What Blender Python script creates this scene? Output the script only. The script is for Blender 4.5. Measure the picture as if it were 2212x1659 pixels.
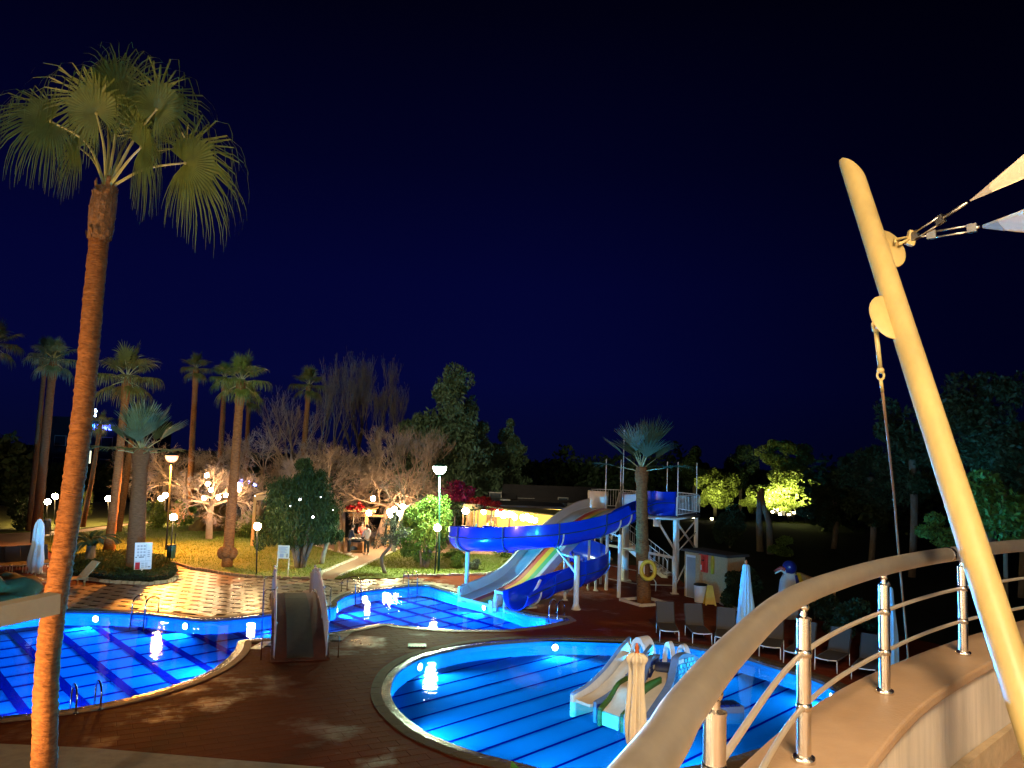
import bpy, math, random
from mathutils import Vector, Matrix, noise
from mathutils.geometry import tessellate_polygon
random.seed(7)
for o in list(bpy.data.objects):
    bpy.data.objects.remove(o)
SC = bpy.context.scene
COL = SC.collection
PI = math.pi
# ------------------------------------------------------------------ camera
EYE = 5.9
FPX, CX, CY = 1660.0, 1106.0, 829.5
RCAM = Matrix.Rotation(PI / 2 + math.radians(5.52), 3, 'X') @ Matrix.Rotation(math.radians(2.0), 3, 'Z')
cam = bpy.data.cameras.new('camera')
cam.sensor_width = 36.0
cam.lens = 36.0 * FPX / 2212.0
cam.clip_start = 0.05
cam.clip_end = 3000
camo = bpy.data.objects.new('camera', cam)
COL.objects.link(camo)
camo.matrix_world = Matrix.Translation((0, 0, EYE)) @ RCAM.to_4x4()
SC.camera = camo
# ------------------------------------------------------------------ world: clear night, a little town glow low down
W = bpy.data.worlds.new('World')
SC.world = W
W.use_nodes = True
nt = W.node_tree
nt.nodes.clear()
wo = nt.nodes.new('ShaderNodeOutputWorld')
bg = nt.nodes.new('ShaderNodeBackground')
tc = nt.nodes.new('ShaderNodeTexCoord')
sx = nt.nodes.new('ShaderNodeSeparateXYZ')
rp = nt.nodes.new('ShaderNodeValToRGB')
nt.links.new(tc.outputs['Generated'], sx.inputs[0])
nt.links.new(sx.outputs['Z'], rp.inputs[0])
e = rp.color_ramp.elements
e[0].position = 0.0; e[0].color = (0.0012, 0.0020, 0.0220, 1)
e[1].position = 0.80; e[1].color = (0.0002, 0.0002, 0.0020, 1)
for ps, cl in ((.10, (0.0011, 0.0019, 0.0330, 1)), (.22, (0.0009, 0.0014, 0.0290, 1)), (.36, (0.0006, 0.0008, 0.0150, 1)), (.52, (0.0004, 0.0004, 0.0055, 1))):
    m = e.new(ps); m.color = cl
# the town glow lies ahead and to the left and fades slowly towards the right
mr = nt.nodes.new('ShaderNodeMapRange'); mr.inputs['From Min'].default_value = -.05; mr.inputs['From Max'].default_value = .62; mr.inputs['To Min'].default_value = 1.0; mr.inputs['To Max'].default_value = .30
mr.interpolation_type = 'SMOOTHSTEP'
mu = nt.nodes.new('ShaderNodeMix'); mu.data_type = 'RGBA'; mu.blend_type = 'MULTIPLY'; mu.inputs['Factor'].default_value = 1.0
nt.links.new(sx.outputs['X'], mr.inputs[0]); nt.links.new(rp.outputs[0], mu.inputs['A']); nt.links.new(mr.outputs[0], mu.inputs['B']); nt.links.new(mu.outputs['Result'], bg.inputs[0])
bg.inputs[1].default_value = 0.78
nt.links.new(bg.outputs[0], wo.inputs[0])
# ------------------------------------------------------------------ exposure and sampling
SC.view_settings.view_transform = 'Standard'
SC.view_settings.look = 'None'
SC.view_settings.exposure = 0.4
SC.view_settings.gamma = 1.0
SC.view_settings.use_curve_mapping = False
SC.render.engine = 'CYCLES'
SC.cycles.use_denoising = True
SC.cycles.sample_clamp_indirect = 4.0
SC.cycles.max_bounces = 6
SC.cycles.diffuse_bounces = 3
SC.cycles.glossy_bounces = 3
SC.cycles.transparent_max_bounces = 12
SC.cycles.caustics_reflective = False
SC.cycles.caustics_refractive = False

# ------------------------------------------------------------------ measuring helpers
def ray(u, v):
    return RCAM @ Vector(((u - CX) / FPX, -(v - CY) / FPX, -1.0))
def G(u, v, z=0.0):
    d = ray(u, v); t = (z - EYE) / d.z
    return Vector((0, 0, EYE)) + d * t
def P(u, v, y):
    d = ray(u, v)
    return Vector((0, 0, EYE)) + d * (y / d.y)
def VP(u, v, p0, s):
    """point seen at u,v on the vertical plane through p0 along the ground direction s"""
    d = ray(u, v); n = Vector((-s.y, s.x, 0))
    t = n.dot(Vector((p0.x, p0.y, 0))) / n.dot(d)
    return Vector((0, 0, EYE)) + d * t
def V2(p):
    return (p[0], p[1])

# ------------------------------------------------------------------ materials
MATS = {}
def mat(name, col, rough=0.6, metal=0.0, var=0.0, vscale=6.0, bump=0.0, bscale=30.0, island=0.0, spec=0.5,
        emit=None, es=0.0, stretch=None, col2=None, mix=0.5, coat=0.0, rvar=0.0, trans=0.0, wet=0.0):
    if name in MATS:
        return MATS[name]
    m = bpy.data.materials.new(name); m.use_nodes = True
    n = m.node_tree; b = n.nodes['Principled BSDF']; L = n.links.new
    b.inputs['Base Color'].default_value = (*col, 1)
    b.inputs['Roughness'].default_value = rough
    b.inputs['Metallic'].default_value = metal
    b.inputs['Specular IOR Level'].default_value = spec
    if coat: b.inputs['Coat Weight'].default_value = coat; b.inputs['Coat Roughness'].default_value = 0.08
    if emit:
        b.inputs['Emission Color'].default_value = (*emit, 1); b.inputs['Emission Strength'].default_value = es
    tcn = n.nodes.new('ShaderNodeTexCoord'); src = tcn.outputs['Object']
    if stretch:
        mp = n.nodes.new('ShaderNodeMapping'); mp.inputs['Scale'].default_value = stretch
        L(src, mp.inputs[0]); src = mp.outputs[0]
    cur = None
    if col2 or var:
        nz = n.nodes.new('ShaderNodeTexNoise'); nz.inputs['Scale'].default_value = vscale; nz.inputs['Detail'].default_value = 6
        nz.inputs['Roughness'].default_value = 0.65
        L(src, nz.inputs['Vector'])
        cr = n.nodes.new('ShaderNodeValToRGB')
        a = cr.color_ramp.elements
        c2 = col2 if col2 else tuple(c * (1 - var) for c in col)
        a[0].position = 0.5 - 0.22; a[0].color = (*c2, 1)
        a[1].position = 0.5 + 0.22; a[1].color = (*(col if col2 else tuple(min(1, c * (1 + var * .6)) for c in col)), 1)
        L(nz.outputs['Fac'], cr.inputs[0]); cur = cr.outputs[0]
        if rvar:
            mr = n.nodes.new('ShaderNodeMapRange'); mr.inputs['To Min'].default_value = max(0.03, rough - rvar); mr.inputs['To Max'].default_value = rough + rvar
            mr.inputs['From Min'].default_value = .3; mr.inputs['From Max'].default_value = .7
            L(nz.outputs['Fac'], mr.inputs[0]); L(mr.outputs[0], b.inputs['Roughness'])
    if island:
        ge = n.nodes.new('ShaderNodeNewGeometry'); hs = n.nodes.new('ShaderNodeHueSaturation')
        mr = n.nodes.new('ShaderNodeMapRange'); mr.inputs['To Min'].default_value = 1 - island; mr.inputs['To Max'].default_value = 1 + island
        L(ge.outputs['Random Per Island'], mr.inputs[0]); L(mr.outputs[0], hs.inputs['Value'])
        if cur: L(cur, hs.inputs['Color'])
        else: hs.inputs['Color'].default_value = (*col, 1)
        cur = hs.outputs[0]
    if cur: L(cur, b.inputs['Base Color'])
    if bump:
        nb = n.nodes.new('ShaderNodeTexNoise'); nb.inputs['Scale'].default_value = bscale; nb.inputs['Detail'].default_value = 4
        L(src, nb.inputs['Vector'])
        bp = n.nodes.new('ShaderNodeBump'); bp.inputs['Strength'].default_value = bump; bp.inputs['Distance'].default_value = 0.02
        L(nb.outputs['Fac'], bp.inputs['Height']); L(bp.outputs[0], b.inputs['Normal'])
    if wet:   # damp patches: smoother and more reflective where a broad noise is high
        nw = n.nodes.new('ShaderNodeTexNoise'); nw.inputs['Scale'].default_value = .33; nw.inputs['Detail'].default_value = 5; nw.inputs['Roughness'].default_value = .6
        gw = n.nodes.new('ShaderNodeNewGeometry'); L(gw.outputs['Position'], nw.inputs['Vector'])
        for sock, lo, hi in (('Roughness', rough, .24), ('Specular IOR Level', spec, wet)):
            mw = n.nodes.new('ShaderNodeMapRange'); mw.inputs['From Min'].default_value = .54; mw.inputs['From Max'].default_value = .66; mw.inputs['To Min'].default_value = lo; mw.inputs['To Max'].default_value = hi
            L(nw.outputs['Fac'], mw.inputs[0]); L(mw.outputs[0], b.inputs[sock])
    if trans:
        tr = n.nodes.new('ShaderNodeBsdfTranslucent'); mx = n.nodes.new('ShaderNodeMixShader'); mx.inputs[0].default_value = trans
        out = n.nodes['Material Output']
        if cur: L(cur, tr.inputs[0])
        else: tr.inputs[0].default_value = (*col, 1)
        L(b.outputs[0], mx.inputs[1]); L(tr.outputs[0], mx.inputs[2]); L(mx.outputs[0], out.inputs['Surface'])
    MATS[name] = m
    return m
def glow(name, col, s):
    return mat(name, (0.8, 0.8, 0.8), 0.4, emit=col, es=s)

# ------------------------------------------------------------------ mesh builder
def wloc(o):
    v = Vector((0, 0, 0))
    while o is not None:
        v = v + o.location; o = o.parent
    return v
class MB:
    def __init__(s): s.v = []; s.f = []
    def add(s, vs, fs):
        k = len(s.v); s.v += [tuple(x) for x in vs]; s.f += [tuple(i + k for i in q) for q in fs]; return s
    def box(s, c, d, rz=0.0, R=None, taper=1.0):
        M3 = R if R is not None else Matrix.Rotation(rz, 3, 'Z')
        c = Vector(c); vs = []
        for z in (-1, 1):
            t = taper if z > 0 else 1.0
            for x, y in ((-1, -1), (1, -1), (1, 1), (-1, 1)):
                vs.append(c + M3 @ Vector((x * d[0] / 2 * t, y * d[1] / 2 * t, z * d[2] / 2)))
        return s.add(vs, [(3, 2, 1, 0), (4, 5, 6, 7), (0, 1, 5, 4), (1, 2, 6, 5), (2, 3, 7, 6), (3, 0, 4, 7)])
    def beam(s, p, q, w, h):
        p = Vector(p); q = Vector(q); d = (q - p); L = d.length; d.normalize()
        up = Vector((0, 0, 1)) if abs(d.z) < .95 else Vector((0, 1, 0))
        sx = d.cross(up).normalized(); sz = sx.cross(d)
        R = Matrix((d, -sx, sz)).transposed()
        return s.box((p + q) / 2, (L, w, h), R=R)
    def tube(s, pts, r, n=8, cap=True):
        pts = [Vector(p) for p in pts]; m = len(pts)
        rs = r if isinstance(r, (list, tuple)) else [r] * m
        k = len(s.v); up = None
        for i, p in enumerate(pts):
            d = (pts[min(i + 1, m - 1)] - pts[max(i - 1, 0)]).normalized()
            if up is None:
                up = Vector((0, 0, 1)) if abs(d.z) < .9 else Vector((1, 0, 0))
            a = (up - d * up.dot(d))
            if a.length < 1e-4: a = d.orthogonal()
            a.normalize(); b = d.cross(a); up = a
            for j in range(n):
                t = 2 * PI * j / n
                s.v.append(tuple(p + (a * math.cos(t) + b * math.sin(t)) * rs[i]))
        for i in range(m - 1):
            for j in range(n):
                s.f.append((k + i * n + j, k + i * n + (j + 1) % n, k + (i + 1) * n + (j + 1) % n, k + (i + 1) * n + j))
        if cap:
            s.f.append(tuple(k + j for j in range(n - 1, -1, -1)))
            s.f.append(tuple(k + (m - 1) * n + j for j in range(n)))
        return s
    def lathe(s, prof, c=(0, 0, 0), n=16, sx=1.0, sy=1.0):
        k = len(s.v); c = Vector(c); m = len(prof)
        for r, z in prof:
            for j in range(n):
                t = 2 * PI * j / n
                s.v.append((c.x + r * sx * math.cos(t), c.y + r * sy * math.sin(t), c.z + z))
        for i in range(m - 1):
            for j in range(n):
                s.f.append((k + i * n + j, k + i * n + (j + 1) % n, k + (i + 1) * n + (j + 1) % n, k + (i + 1) * n + j))
        if prof[0][0] > 1e-4: s.f.append(tuple(k + j for j in range(n - 1, -1, -1)))
        if prof[-1][0] > 1e-4: s.f.append(tuple(k + (m - 1) * n + j for j in range(n)))
        return s
    def ball(s, c, r, n=12, m=8, sc=(1, 1, 1)):
        pr = [(max(1e-5, r * math.sin(PI * i / m)), -r * math.cos(PI * i / m)) for i in range(m + 1)]
        k = len(s.v); s.lathe(pr, (0, 0, 0), n)
        for i in range(k, len(s.v)):
            x, y, z = s.v[i]; s.v[i] = (c[0] + x * sc[0], c[1] + y * sc[1], c[2] + z * sc[2])
        return s
    def prism(s, poly, z0, z1, top=True, bottom=False):
        n = len(poly); k = len(s.v)
        for z in (z0, z1):
            for p in poly: s.v.append((p[0], p[1], z))
        for i in range(n):
            j = (i + 1) % n; s.f.append((k + i, k + j, k + n + j, k + n + i))
        tri = tessellate_polygon([[Vector((p[0], p[1], 0)) for p in poly]])
        if top:
            for t in tri: s.f.append(tuple(k + n + i for i in t))
        if bottom:
            for t in tri: s.f.append(tuple(k + i for i in t))
        return s
    def sheet(s, polys, z):
        vs = [Vector((p[0], p[1], z)) for poly in polys for p in poly]
        tri = tessellate_polygon([[Vector((p[0], p[1], 0)) for p in poly] for poly in polys])
        fs = []
        for t in tri:
            a, b, c = (vs[i] for i in t)
            fs.append(t if (b - a).cross(c - a).z > 0 else (t[0], t[2], t[1]))
        return s.add(vs, fs)
    def mesh(s, name, m, smooth=False, origin=None):
        me = bpy.data.meshes.new(name)
        o = origin if origin is not None else Vector((0, 0, 0))
        me.from_pydata([(x - o.x, y - o.y, z - o.z) for x, y, z in s.v], [], s.f)
        if m is not None: me.materials.append(m)
        if smooth:
            me.polygons.foreach_set('use_smooth', [True] * len(me.polygons))
        me.validate(); me.update()
        return me
    def build(s, name, m, parent=None, smooth=False, kind=None, at=None):
        """one mesh object; verts are world coordinates. 'at' puts the origin of a top-level mesh there."""
        og = wloc(parent) if parent is not None else (Vector(at) if at is not None else Vector((0, 0, 0)))
        o = bpy.data.objects.new(name, s.mesh(name, m, smooth, og))
        COL.objects.link(o)
        if parent is not None: o.parent = parent
        elif at is not None: o.location = og
        if kind: o['kind'] = kind
        return o
def auto_smooth(o, ang=40):
    me = o.data
    me.polygons.foreach_set('use_smooth', [True] * len(me.polygons))
    me.set_sharp_from_angle(angle=math.radians(ang))
    return o
def bevel(o, w, seg=2):
    b = o.modifiers.new('bevel', 'BEVEL'); b.width = w; b.segments = seg; b.limit_method = 'ANGLE'; b.angle_limit = math.radians(35)
    return o
def thing(name, label, cat, loc=(0, 0, 0), group=None, rz=0.0):
    o = bpy.data.objects.new(name, None); COL.objects.link(o); o.location = loc; o.rotation_euler = (0, 0, rz)
    o.empty_display_size = 0.2
    return tag(o, label, cat, group)
def tag(o, label, cat, group=None):
    o['label'] = label; o['category'] = cat
    if group: o['group'] = group
    return o
def inst(name, me, parent, loc, rz=0.0, sc=1.0, rx=0.0, ry=0.0):
    o = bpy.data.objects.new(name, me); COL.objects.link(o); o.parent = parent
    o.location = loc; o.rotation_euler = (rx, ry, rz); o.scale = (sc, sc, sc) if not isinstance(sc, tuple) else sc
    return o
def copy_tree(o, loc, rz=0.0, label=None, parent=None, sc=None):
    c = o.copy(); COL.objects.link(c)
    if parent is None:
        c.location = loc; c.rotation_euler = (0, 0, rz)
        if label: c['label'] = label
        if sc: c.scale = (sc, sc, sc)
    else: c.parent = parent
    for ch in list(o.children): copy_tree(ch, None, parent=c)
    return c
def lamp(kind, loc, col, power, size=0.1, parent=None, aim=None, angle=160, blend=1.0, linear=False, name='lamp_light'):
    l = bpy.data.lights.new(name, kind); l.color = col; l.energy = power
    if kind == 'AREA': l.shape = 'DISK'; l.size = size
    else: l.shadow_soft_size = size
    if kind == 'SPOT': l.spot_size = math.radians(angle); l.spot_blend = blend
    if linear:
        l.use_nodes = True; n = l.node_tree
        em = [x for x in n.nodes if x.type == 'EMISSION'][0]
        lf = n.nodes.new('ShaderNodeLightFalloff'); lf.inputs['Strength'].default_value = 1.0
        n.links.new(lf.outputs['Linear'], em.inputs['Strength'])
    o = bpy.data.objects.new(name, l); COL.objects.link(o)
    og = wloc(parent) if parent is not None else Vector((0, 0, 0))
    if parent is not None: o.parent = parent
    o.location = Vector(loc) - og
    if aim is not None:
        o.rotation_euler = (Vector(aim) - Vector(loc)).to_track_quat('-Z', 'Y').to_euler()
    return o
def crom(pts, n=6, closed=False):
    """Catmull-Rom through points (2D or 3D)"""
    pts = [Vector(p) for p in pts]; m = len(pts); out = []
    rng = range(m) if closed else range(m - 1)
    for i in rng:
        if closed: a, b, c, d = pts[i - 1], pts[i], pts[(i + 1) % m], pts[(i + 2) % m]
        else: a, b, c, d = pts[max(i - 1, 0)], pts[i], pts[i + 1], pts[min(i + 2, m - 1)]
        for k in range(n):
            t = k / n
            out.append(.5 * ((2 * b) + (c - a) * t + (2 * a - 5 * b + 4 * c - d) * t * t + (3 * b - a - 3 * c + d) * t ** 3))
    if not closed: out.append(pts[-1])
    return out
def resample(pts, step, closed=False):
    pts = [Vector(p) for p in pts]
    if closed: pts = pts + [pts[0]]
    L = [0.0]
    for a, b in zip(pts, pts[1:]): L.append(L[-1] + (b - a).length)
    n = max(2, round(L[-1] / step)); out = []; j = 0
    for k in range(n + (0 if closed else 1)):
        t = L[-1] * k / n
        while j < len(L) - 2 and L[j + 1] < t: j += 1
        q = (t - L[j]) / max(1e-9, L[j + 1] - L[j]); out.append(pts[j].lerp(pts[j + 1], q))
    return out
def inside(p, poly):
    x, y = p[0], p[1]; c = False; j = len(poly) - 1
    for i in range(len(poly)):
        xi, yi = poly[i][0], poly[i][1]; xj, yj = poly[j][0], poly[j][1]
        if (yi > y) != (yj > y) and x < (xj - xi) * (y - yi) / (yj - yi) + xi: c = not c
        j = i
    return c
def area(poly):
    return .5 * sum(poly[i - 1][0] * poly[i][1] - poly[i][0] * poly[i - 1][1] for i in range(len(poly)))
def offset(poly, d):
    """offset a CCW ring outward by d"""
    n = len(poly); out = []
    for i in range(n):
        a = Vector((poly[i][0] - poly[i - 1][0], poly[i][1] - poly[i - 1][1])); b = Vector((poly[(i + 1) % n][0] - poly[i][0], poly[(i + 1) % n][1] - poly[i][1]))
        na = Vector((a.y, -a.x)).normalized() if a.length > 0 else Vector((0, 0)); nb = Vector((b.y, -b.x)).normalized() if b.length > 0 else na
        m = (na + nb)
        if m.length < .3: m = na
        m.normalize(); out.append((poly[i][0] + m.x * d, poly[i][1] + m.y * d))
    return out
def clip_line(p, d, poly):
    ts = []
    n = len(poly)
    for i in range(n):
        a, b = poly[i - 1], poly[i]
        ex, ey = b[0] - a[0], b[1] - a[1]
        den = d[0] * ey - d[1] * ex
        if abs(den) < 1e-9: continue
        t = ((a[0] - p[0]) * ey - (a[1] - p[1]) * ex) / den
        s = ((a[0] - p[0]) * d[1] - (a[1] - p[1]) * d[0]) / den
        if 0 <= s < 1: ts.append(t)
    ts.sort()
    return [(ts[i], ts[i + 1]) for i in range(0, len(ts) - 1, 2)]
R_ = random.uniform
# ================================================================== POOL OUTLINES
WZ = -0.10           # water level
FZ = -0.50           # tiled floor as it looks through the water
def gp(pts, z=0.0): return [V2(G(u, v, z)) for u, v in pts]
A_far = [(71.6,1328),(143,1326),(229,1327),(315,1331),(372,1338),(430,1344.6),(487,1343),(544,1337.5),(573,1334.6)]
B_far = [(714,1318.5),(726,1305),(744.5,1292.5),(778,1283),(824,1277),(876,1271),(921.7,1269),(946,1276),(992,1289.5),(1053,1305),(1099,1320),(1151,1335),(1225,1343)]
B_near = [(1180,1356),(1152,1360),(1094.5,1366),(1038,1367),(976.7,1367),(915.6,1363),(854.5,1357),(830,1352),(793,1360),(757,1366),(717,1373.5)]
A_near = [(573,1386.7),(536,1388),(516,1392.5),(511,1407),(504,1418),(487,1435.5),(458,1455.5),(415.5,1475.6),(372.5,1491),(286.5,1515.7),(200.6,1534),(123,1546),(0,1560)]
ring = gp(A_far + B_far + B_near + A_near, WZ) + [(-14, 15.6), (-17.5, 16.6), (-19.6, 20.0), (-18.6, 24.4)]
POOL_A = [V2(p) for p in resample(crom([Vector((x, y, 0)) for x, y in ring], 5, True), 0.45, True)]
if area(POOL_A) < 0: POOL_A.reverse()
C_pts = [(841,1497),(848,1473),(864,1453),(900,1430),(946,1416),(1007,1402.5),(1068,1395),(1151,1389),(1209,1387),(1295,1389),(1358,1391),(1453,1397.6),(1524,1409),(1610,1427.7),(1712,1459),(1790,1487)]
C_low = [(1250,1690),(1099,1656),(1038,1641),(976.7,1619.5),(915.6,1592),(879,1564.5),(854.5,1540),(842,1515.6)]
ring = gp(C_pts, WZ) + [(8.7, 20.2), (7.0, 18.1), (4.8, 16.3), (2.9, 15.3)] + gp(C_low, WZ)
POOL_C = [V2(p) for p in resample(crom([Vector((x, y, 0)) for x, y in ring], 5, True), 0.45, True)]
if area(POOL_C) < 0: POOL_C.reverse()

# ================================================================== GROUND
m_soil = mat('soil', (0.022, 0.020, 0.011), 0.95, var=.5, vscale=1.3, bump=.6, bscale=6, col2=(0.010, 0.014, 0.006), spec=.1)
m_mortar = mat('mortar', (0.10, 0.015, 0.005), 0.8, var=.3, vscale=3, spec=.1)
big = [(-900, -60), (900, -60), (900, 1500), (-900, 1500)]
MB().sheet([big, POOL_A[::-1], POOL_C[::-1]], -0.03).build('ground', m_soil, kind='structure')
DECK = [(-34, 4), (26, 4), (26, 30), (13.0, 30.2), (10.7, 32.4), (8.8, 34.1), (9.2, 45), (-3, 46), (-14, 43), (-34, 45)]
o_deck = MB().sheet([DECK, POOL_A[::-1], POOL_C[::-1]], 0.0).build('pool_deck', m_mortar, kind='structure')

L_front = [(86,1186),(115,1195),(200,1206),(328,1214.4),(376,1219),(414,1230),(450.6,1235.4),(496,1243.6),(551,1248),(596.5,1251),(689.5,1251)]
PATH_L = [(689.5,1251),(695.6,1237.5),(772,1205.5),(765,1206),(730,1194),(681.7,1181)]
PATH_R = [(723,1251),(732,1246.7),(778,1227),(824,1205.5),(859,1188.7)]
LAWN_L = gp(L_front + PATH_L[1:] + [(640,1166),(560,1152),(430,1136),(358,1128),(286,1135),(243,1142),(186,1150),(123,1156),(86,1163)])
LAWN_R = gp(PATH_R + [(950,1181),(1060,1186),(1150,1202),(1120,1215),(1044.5,1241.8),(871,1246),(868.7,1249.6),(777.6,1251.5)])
LAWN_B = gp([(-120,1151),(0,1152),(86,1148),(172,1144),(243,1134),(358,1122.5),(430,1135),(560,1150),(640,1164),(660,1120),(400,1085),(-120,1085)])
m_lawn = mat('lawn_turf', (0.13, 0.15, 0.022), 0.95, vscale=1.2, col2=(0.085, 0.105, 0.016), bump=.8, bscale=60)
for pl in (LAWN_L, LAWN_R, LAWN_B):
    MB().prism(pl, -0.02, 0.05).build('lawn', m_lawn, kind='structure')
m_path = mat('path_concrete', (0.34, 0.21, 0.15), 0.75, vscale=5, col2=(0.26, 0.16, 0.11), bump=.25, bscale=40)
PATH_C = gp(PATH_L + [(700,1166),(780,1158),(900,1160),(905,1180)] + PATH_R[::-1])
o_path = MB().prism(PATH_C, -0.02, 0.012).build('garden_path', m_path, kind='structure')
PATH_F = gp([(-140,1190),(0,1187),(86,1186),(86,1163),(123,1156),(186,1150),(243,1142),(286,1134.6),(358,1127),(358,1123),(243,1134.6),(172,1144.6),(86,1149),(0,1153),(-140,1156)])
MB().prism(PATH_F, -0.02, 0.014).build('park_path', m_path, kind='structure')
BED = [(8.85, 34.1), (9.6, 33.2), (10.7, 32.4), (13, 30.3), (16, 26), (22, 17), (40, 17), (40, 60), (9.2, 60)]
MB().prism(BED, -0.02, 0.03).build('planting_bed', m_soil, kind='structure')
m_band = mat('pale_concrete', (0.26, 0.21, 0.15), 0.8, var=.25, vscale=4, bump=.2)
bp = [G(-80, 1606), G(200, 1619), G(450, 1640), G(700, 1661)]
MB().prism([(p.x, p.y) for p in bp] + [(bp[-1].x + .1, 12.2), (bp[0].x - 1, 12.2)], -0.02, 0.03).build('paving_band', m_band, kind='structure')

# kerb stones along the lawn front and the pale edging stones of the path
m_kerb = mat('kerb_stone', (0.20, 0.12, 0.075), 0.8, var=.3, vscale=6, bump=.3)
m_edge = mat('edging_white', (0.55, 0.50, 0.42), 0.8, var=.25, vscale=7)
def edging(name, part, pts, step, d, m, label, z=0.06):
    pts = resample([Vector((*V2(G(u, v)), 0)) for u, v in pts], step)
    root = thing(name, label, 'edging', (pts[0].x, pts[0].y, 0))
    me = None
    for i, (a, b) in enumerate(zip(pts, pts[1:])):
        if me is None:
            me = MB().box((0, 0, 0), (step * .94, d, d * .9), taper=.86).mesh(part, m)
        c = (a + b) / 2; t = b - a
        inst(part, me, root, c - root.location + Vector((R_(-.01, .01), R_(-.01, .01), d * .33 + R_(-.01, .015))), math.atan2(t.y, t.x) + R_(-.06, .06), R_(.93, 1.06))
edging('lawn_kerb', 'kerb_stone', [(200,1207)] + L_front[3:], .42, .16, m_kerb, 'low brown stone kerb between amber lawn and pale paving')
edging('path_edging', 'edging_stone', PATH_L, .24, .13, m_edge, 'white edging stones on the left side of the garden path')
edging('path_edging', 'edging_stone', PATH_R[1:], .24, .13, m_edge, 'white edging stones on the right side of the garden path')
edging('lawn_edging', 'edging_stone', [(871,1246),(960,1243.8),(1044.5,1241.8),(1090,1236)], .24, .13, m_edge, 'white edging stones behind the pool beside the flume column')
edging('bed_edging', 'edging_stone', [(1535,1294),(1560,1306),(1590,1318),(1640,1335)], .3, .16, m_edge, 'pale stone edging of the dark bed by the hut')

# ================================================================== PAVERS
m_brick = mat('deck_brick', (0.140, 0.026, 0.008), 0.62, island=.04, vscale=.45, col2=(0.080, 0.017, 0.006), bump=.25, bscale=90, spec=.02, wet=.22)
m_pale = mat('pale_paver', (0.23, 0.165, 0.12), 0.30, island=.24, vscale=.6, col2=(0.15, 0.095, 0.065), bump=.15, bscale=60, rvar=.08)
m_red = mat('red_paver', (0.26, 0.11, 0.07), 0.38, island=.25, vscale=1.5, col2=(0.18, 0.08, 0.055), bump=.15, bscale=60, rvar=.08)
m_dark = mat('dark_paver', (0.026, 0.017, 0.013), 0.9, island=.3, spec=.05)
def slab(mb, c, w, l, a, h=.016, z=0.0, tilt=0.0):
    ca, sa = math.cos(a), math.sin(a); vs = []
    for k, (zz, i) in enumerate(((z, 0), (z + h, .006))):
        for x, y in ((-w / 2 + i, -l / 2 + i), (w / 2 - i, -l / 2 + i), (w / 2 - i, l / 2 - i), (-w / 2 + i, l / 2 - i)):
            vs.append((c[0] + x * ca - y * sa, c[1] + x * sa + y * ca, zz + (tilt * y if k else 0)))
    mb.add(vs, [(4, 5, 6, 7), (0, 1, 5, 4), (1, 2, 6, 5), (2, 3, 7, 6), (3, 0, 4, 7)])
POOL_A_OUT = offset(POOL_A, .40); POOL_C_OUT = offset(POOL_C, .50)
ISL = gp([(135,1232),(150,1216),(200,1204),(300,1203),(352,1216),(379,1236),(383,1248),(365,1258),(320,1263),(240,1259),(165,1250)])
PROM = gp([(60,1330),(60,1275),(200,1263),(330,1266),(390,1252),(383,1234),(345,1216),(376,1219),(414,1230),(496,1244),(597,1252),(777,1252),(871,1250),(905,1251),(985,1268),(1010,1292),(900,1300),(700,1400),(400,1400),(60,1345)])
BR_SKIP = []
def free(p):
    return not (inside(p, POOL_A_OUT) or inside(p, POOL_C_OUT) or inside(p, LAWN_L) or inside(p, LAWN_R) or inside(p, PATH_C) or inside(p, ISL) or inside(p, BED))
brick = []
ang = math.radians(28)
for i in range(-150, 150):
    for j in range(-150, 150):
        x0 = (i + .5 * (j % 2)) * .60; y0 = j * .30
        x = x0 * math.cos(ang) - y0 * math.sin(ang); y = 24 + x0 * math.sin(ang) + y0 * math.cos(ang)
        if not (-22 < x < 17 and 13.4 < y < 38): continue
        if abs(x) > y * .72 + 1: continue
        if not inside((x, y), DECK) or inside((x, y), PROM) or not free((x, y)): continue
        if y < 15 and x < -3.2 and inside((x, y), [(p.x, p.y) for p in bp] + [(bp[-1].x, 12.2), (bp[0].x - 1, 12.2)]): continue
        brick.append((x, y))
brick.sort(key=lambda p: p[1])
near = [p for p in brick if abs(p[0] + 1) < 7.5][:300]
ns = set(near)
o_ms = {}
mbs = MB()
slab(mbs, (0, 0), .594, .294, 0, h=.004)
me_b = mbs.mesh('paver', m_brick)
m_b2 = mat('deck_brick_dark', (0.130, 0.024, 0.0075), 0.62, vscale=.5, col2=(0.075, 0.016, 0.0055), bump=.25, bscale=90, spec=.02, wet=.22)
me_b2 = me_b.copy(); me_b2.materials[0] = m_b2
for p in near: inst('paver', me_b if random.random() < .6 else me_b2, o_deck, (p[0], p[1], .002 + R_(-.001, .001)), ang)
mb = MB()
for p in brick:
    if p not in ns: slab(mb, p, .594, .294, ang, h=.004, z=.002)
mb.build('paver', m_brick, o_deck, kind='stuff')
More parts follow.
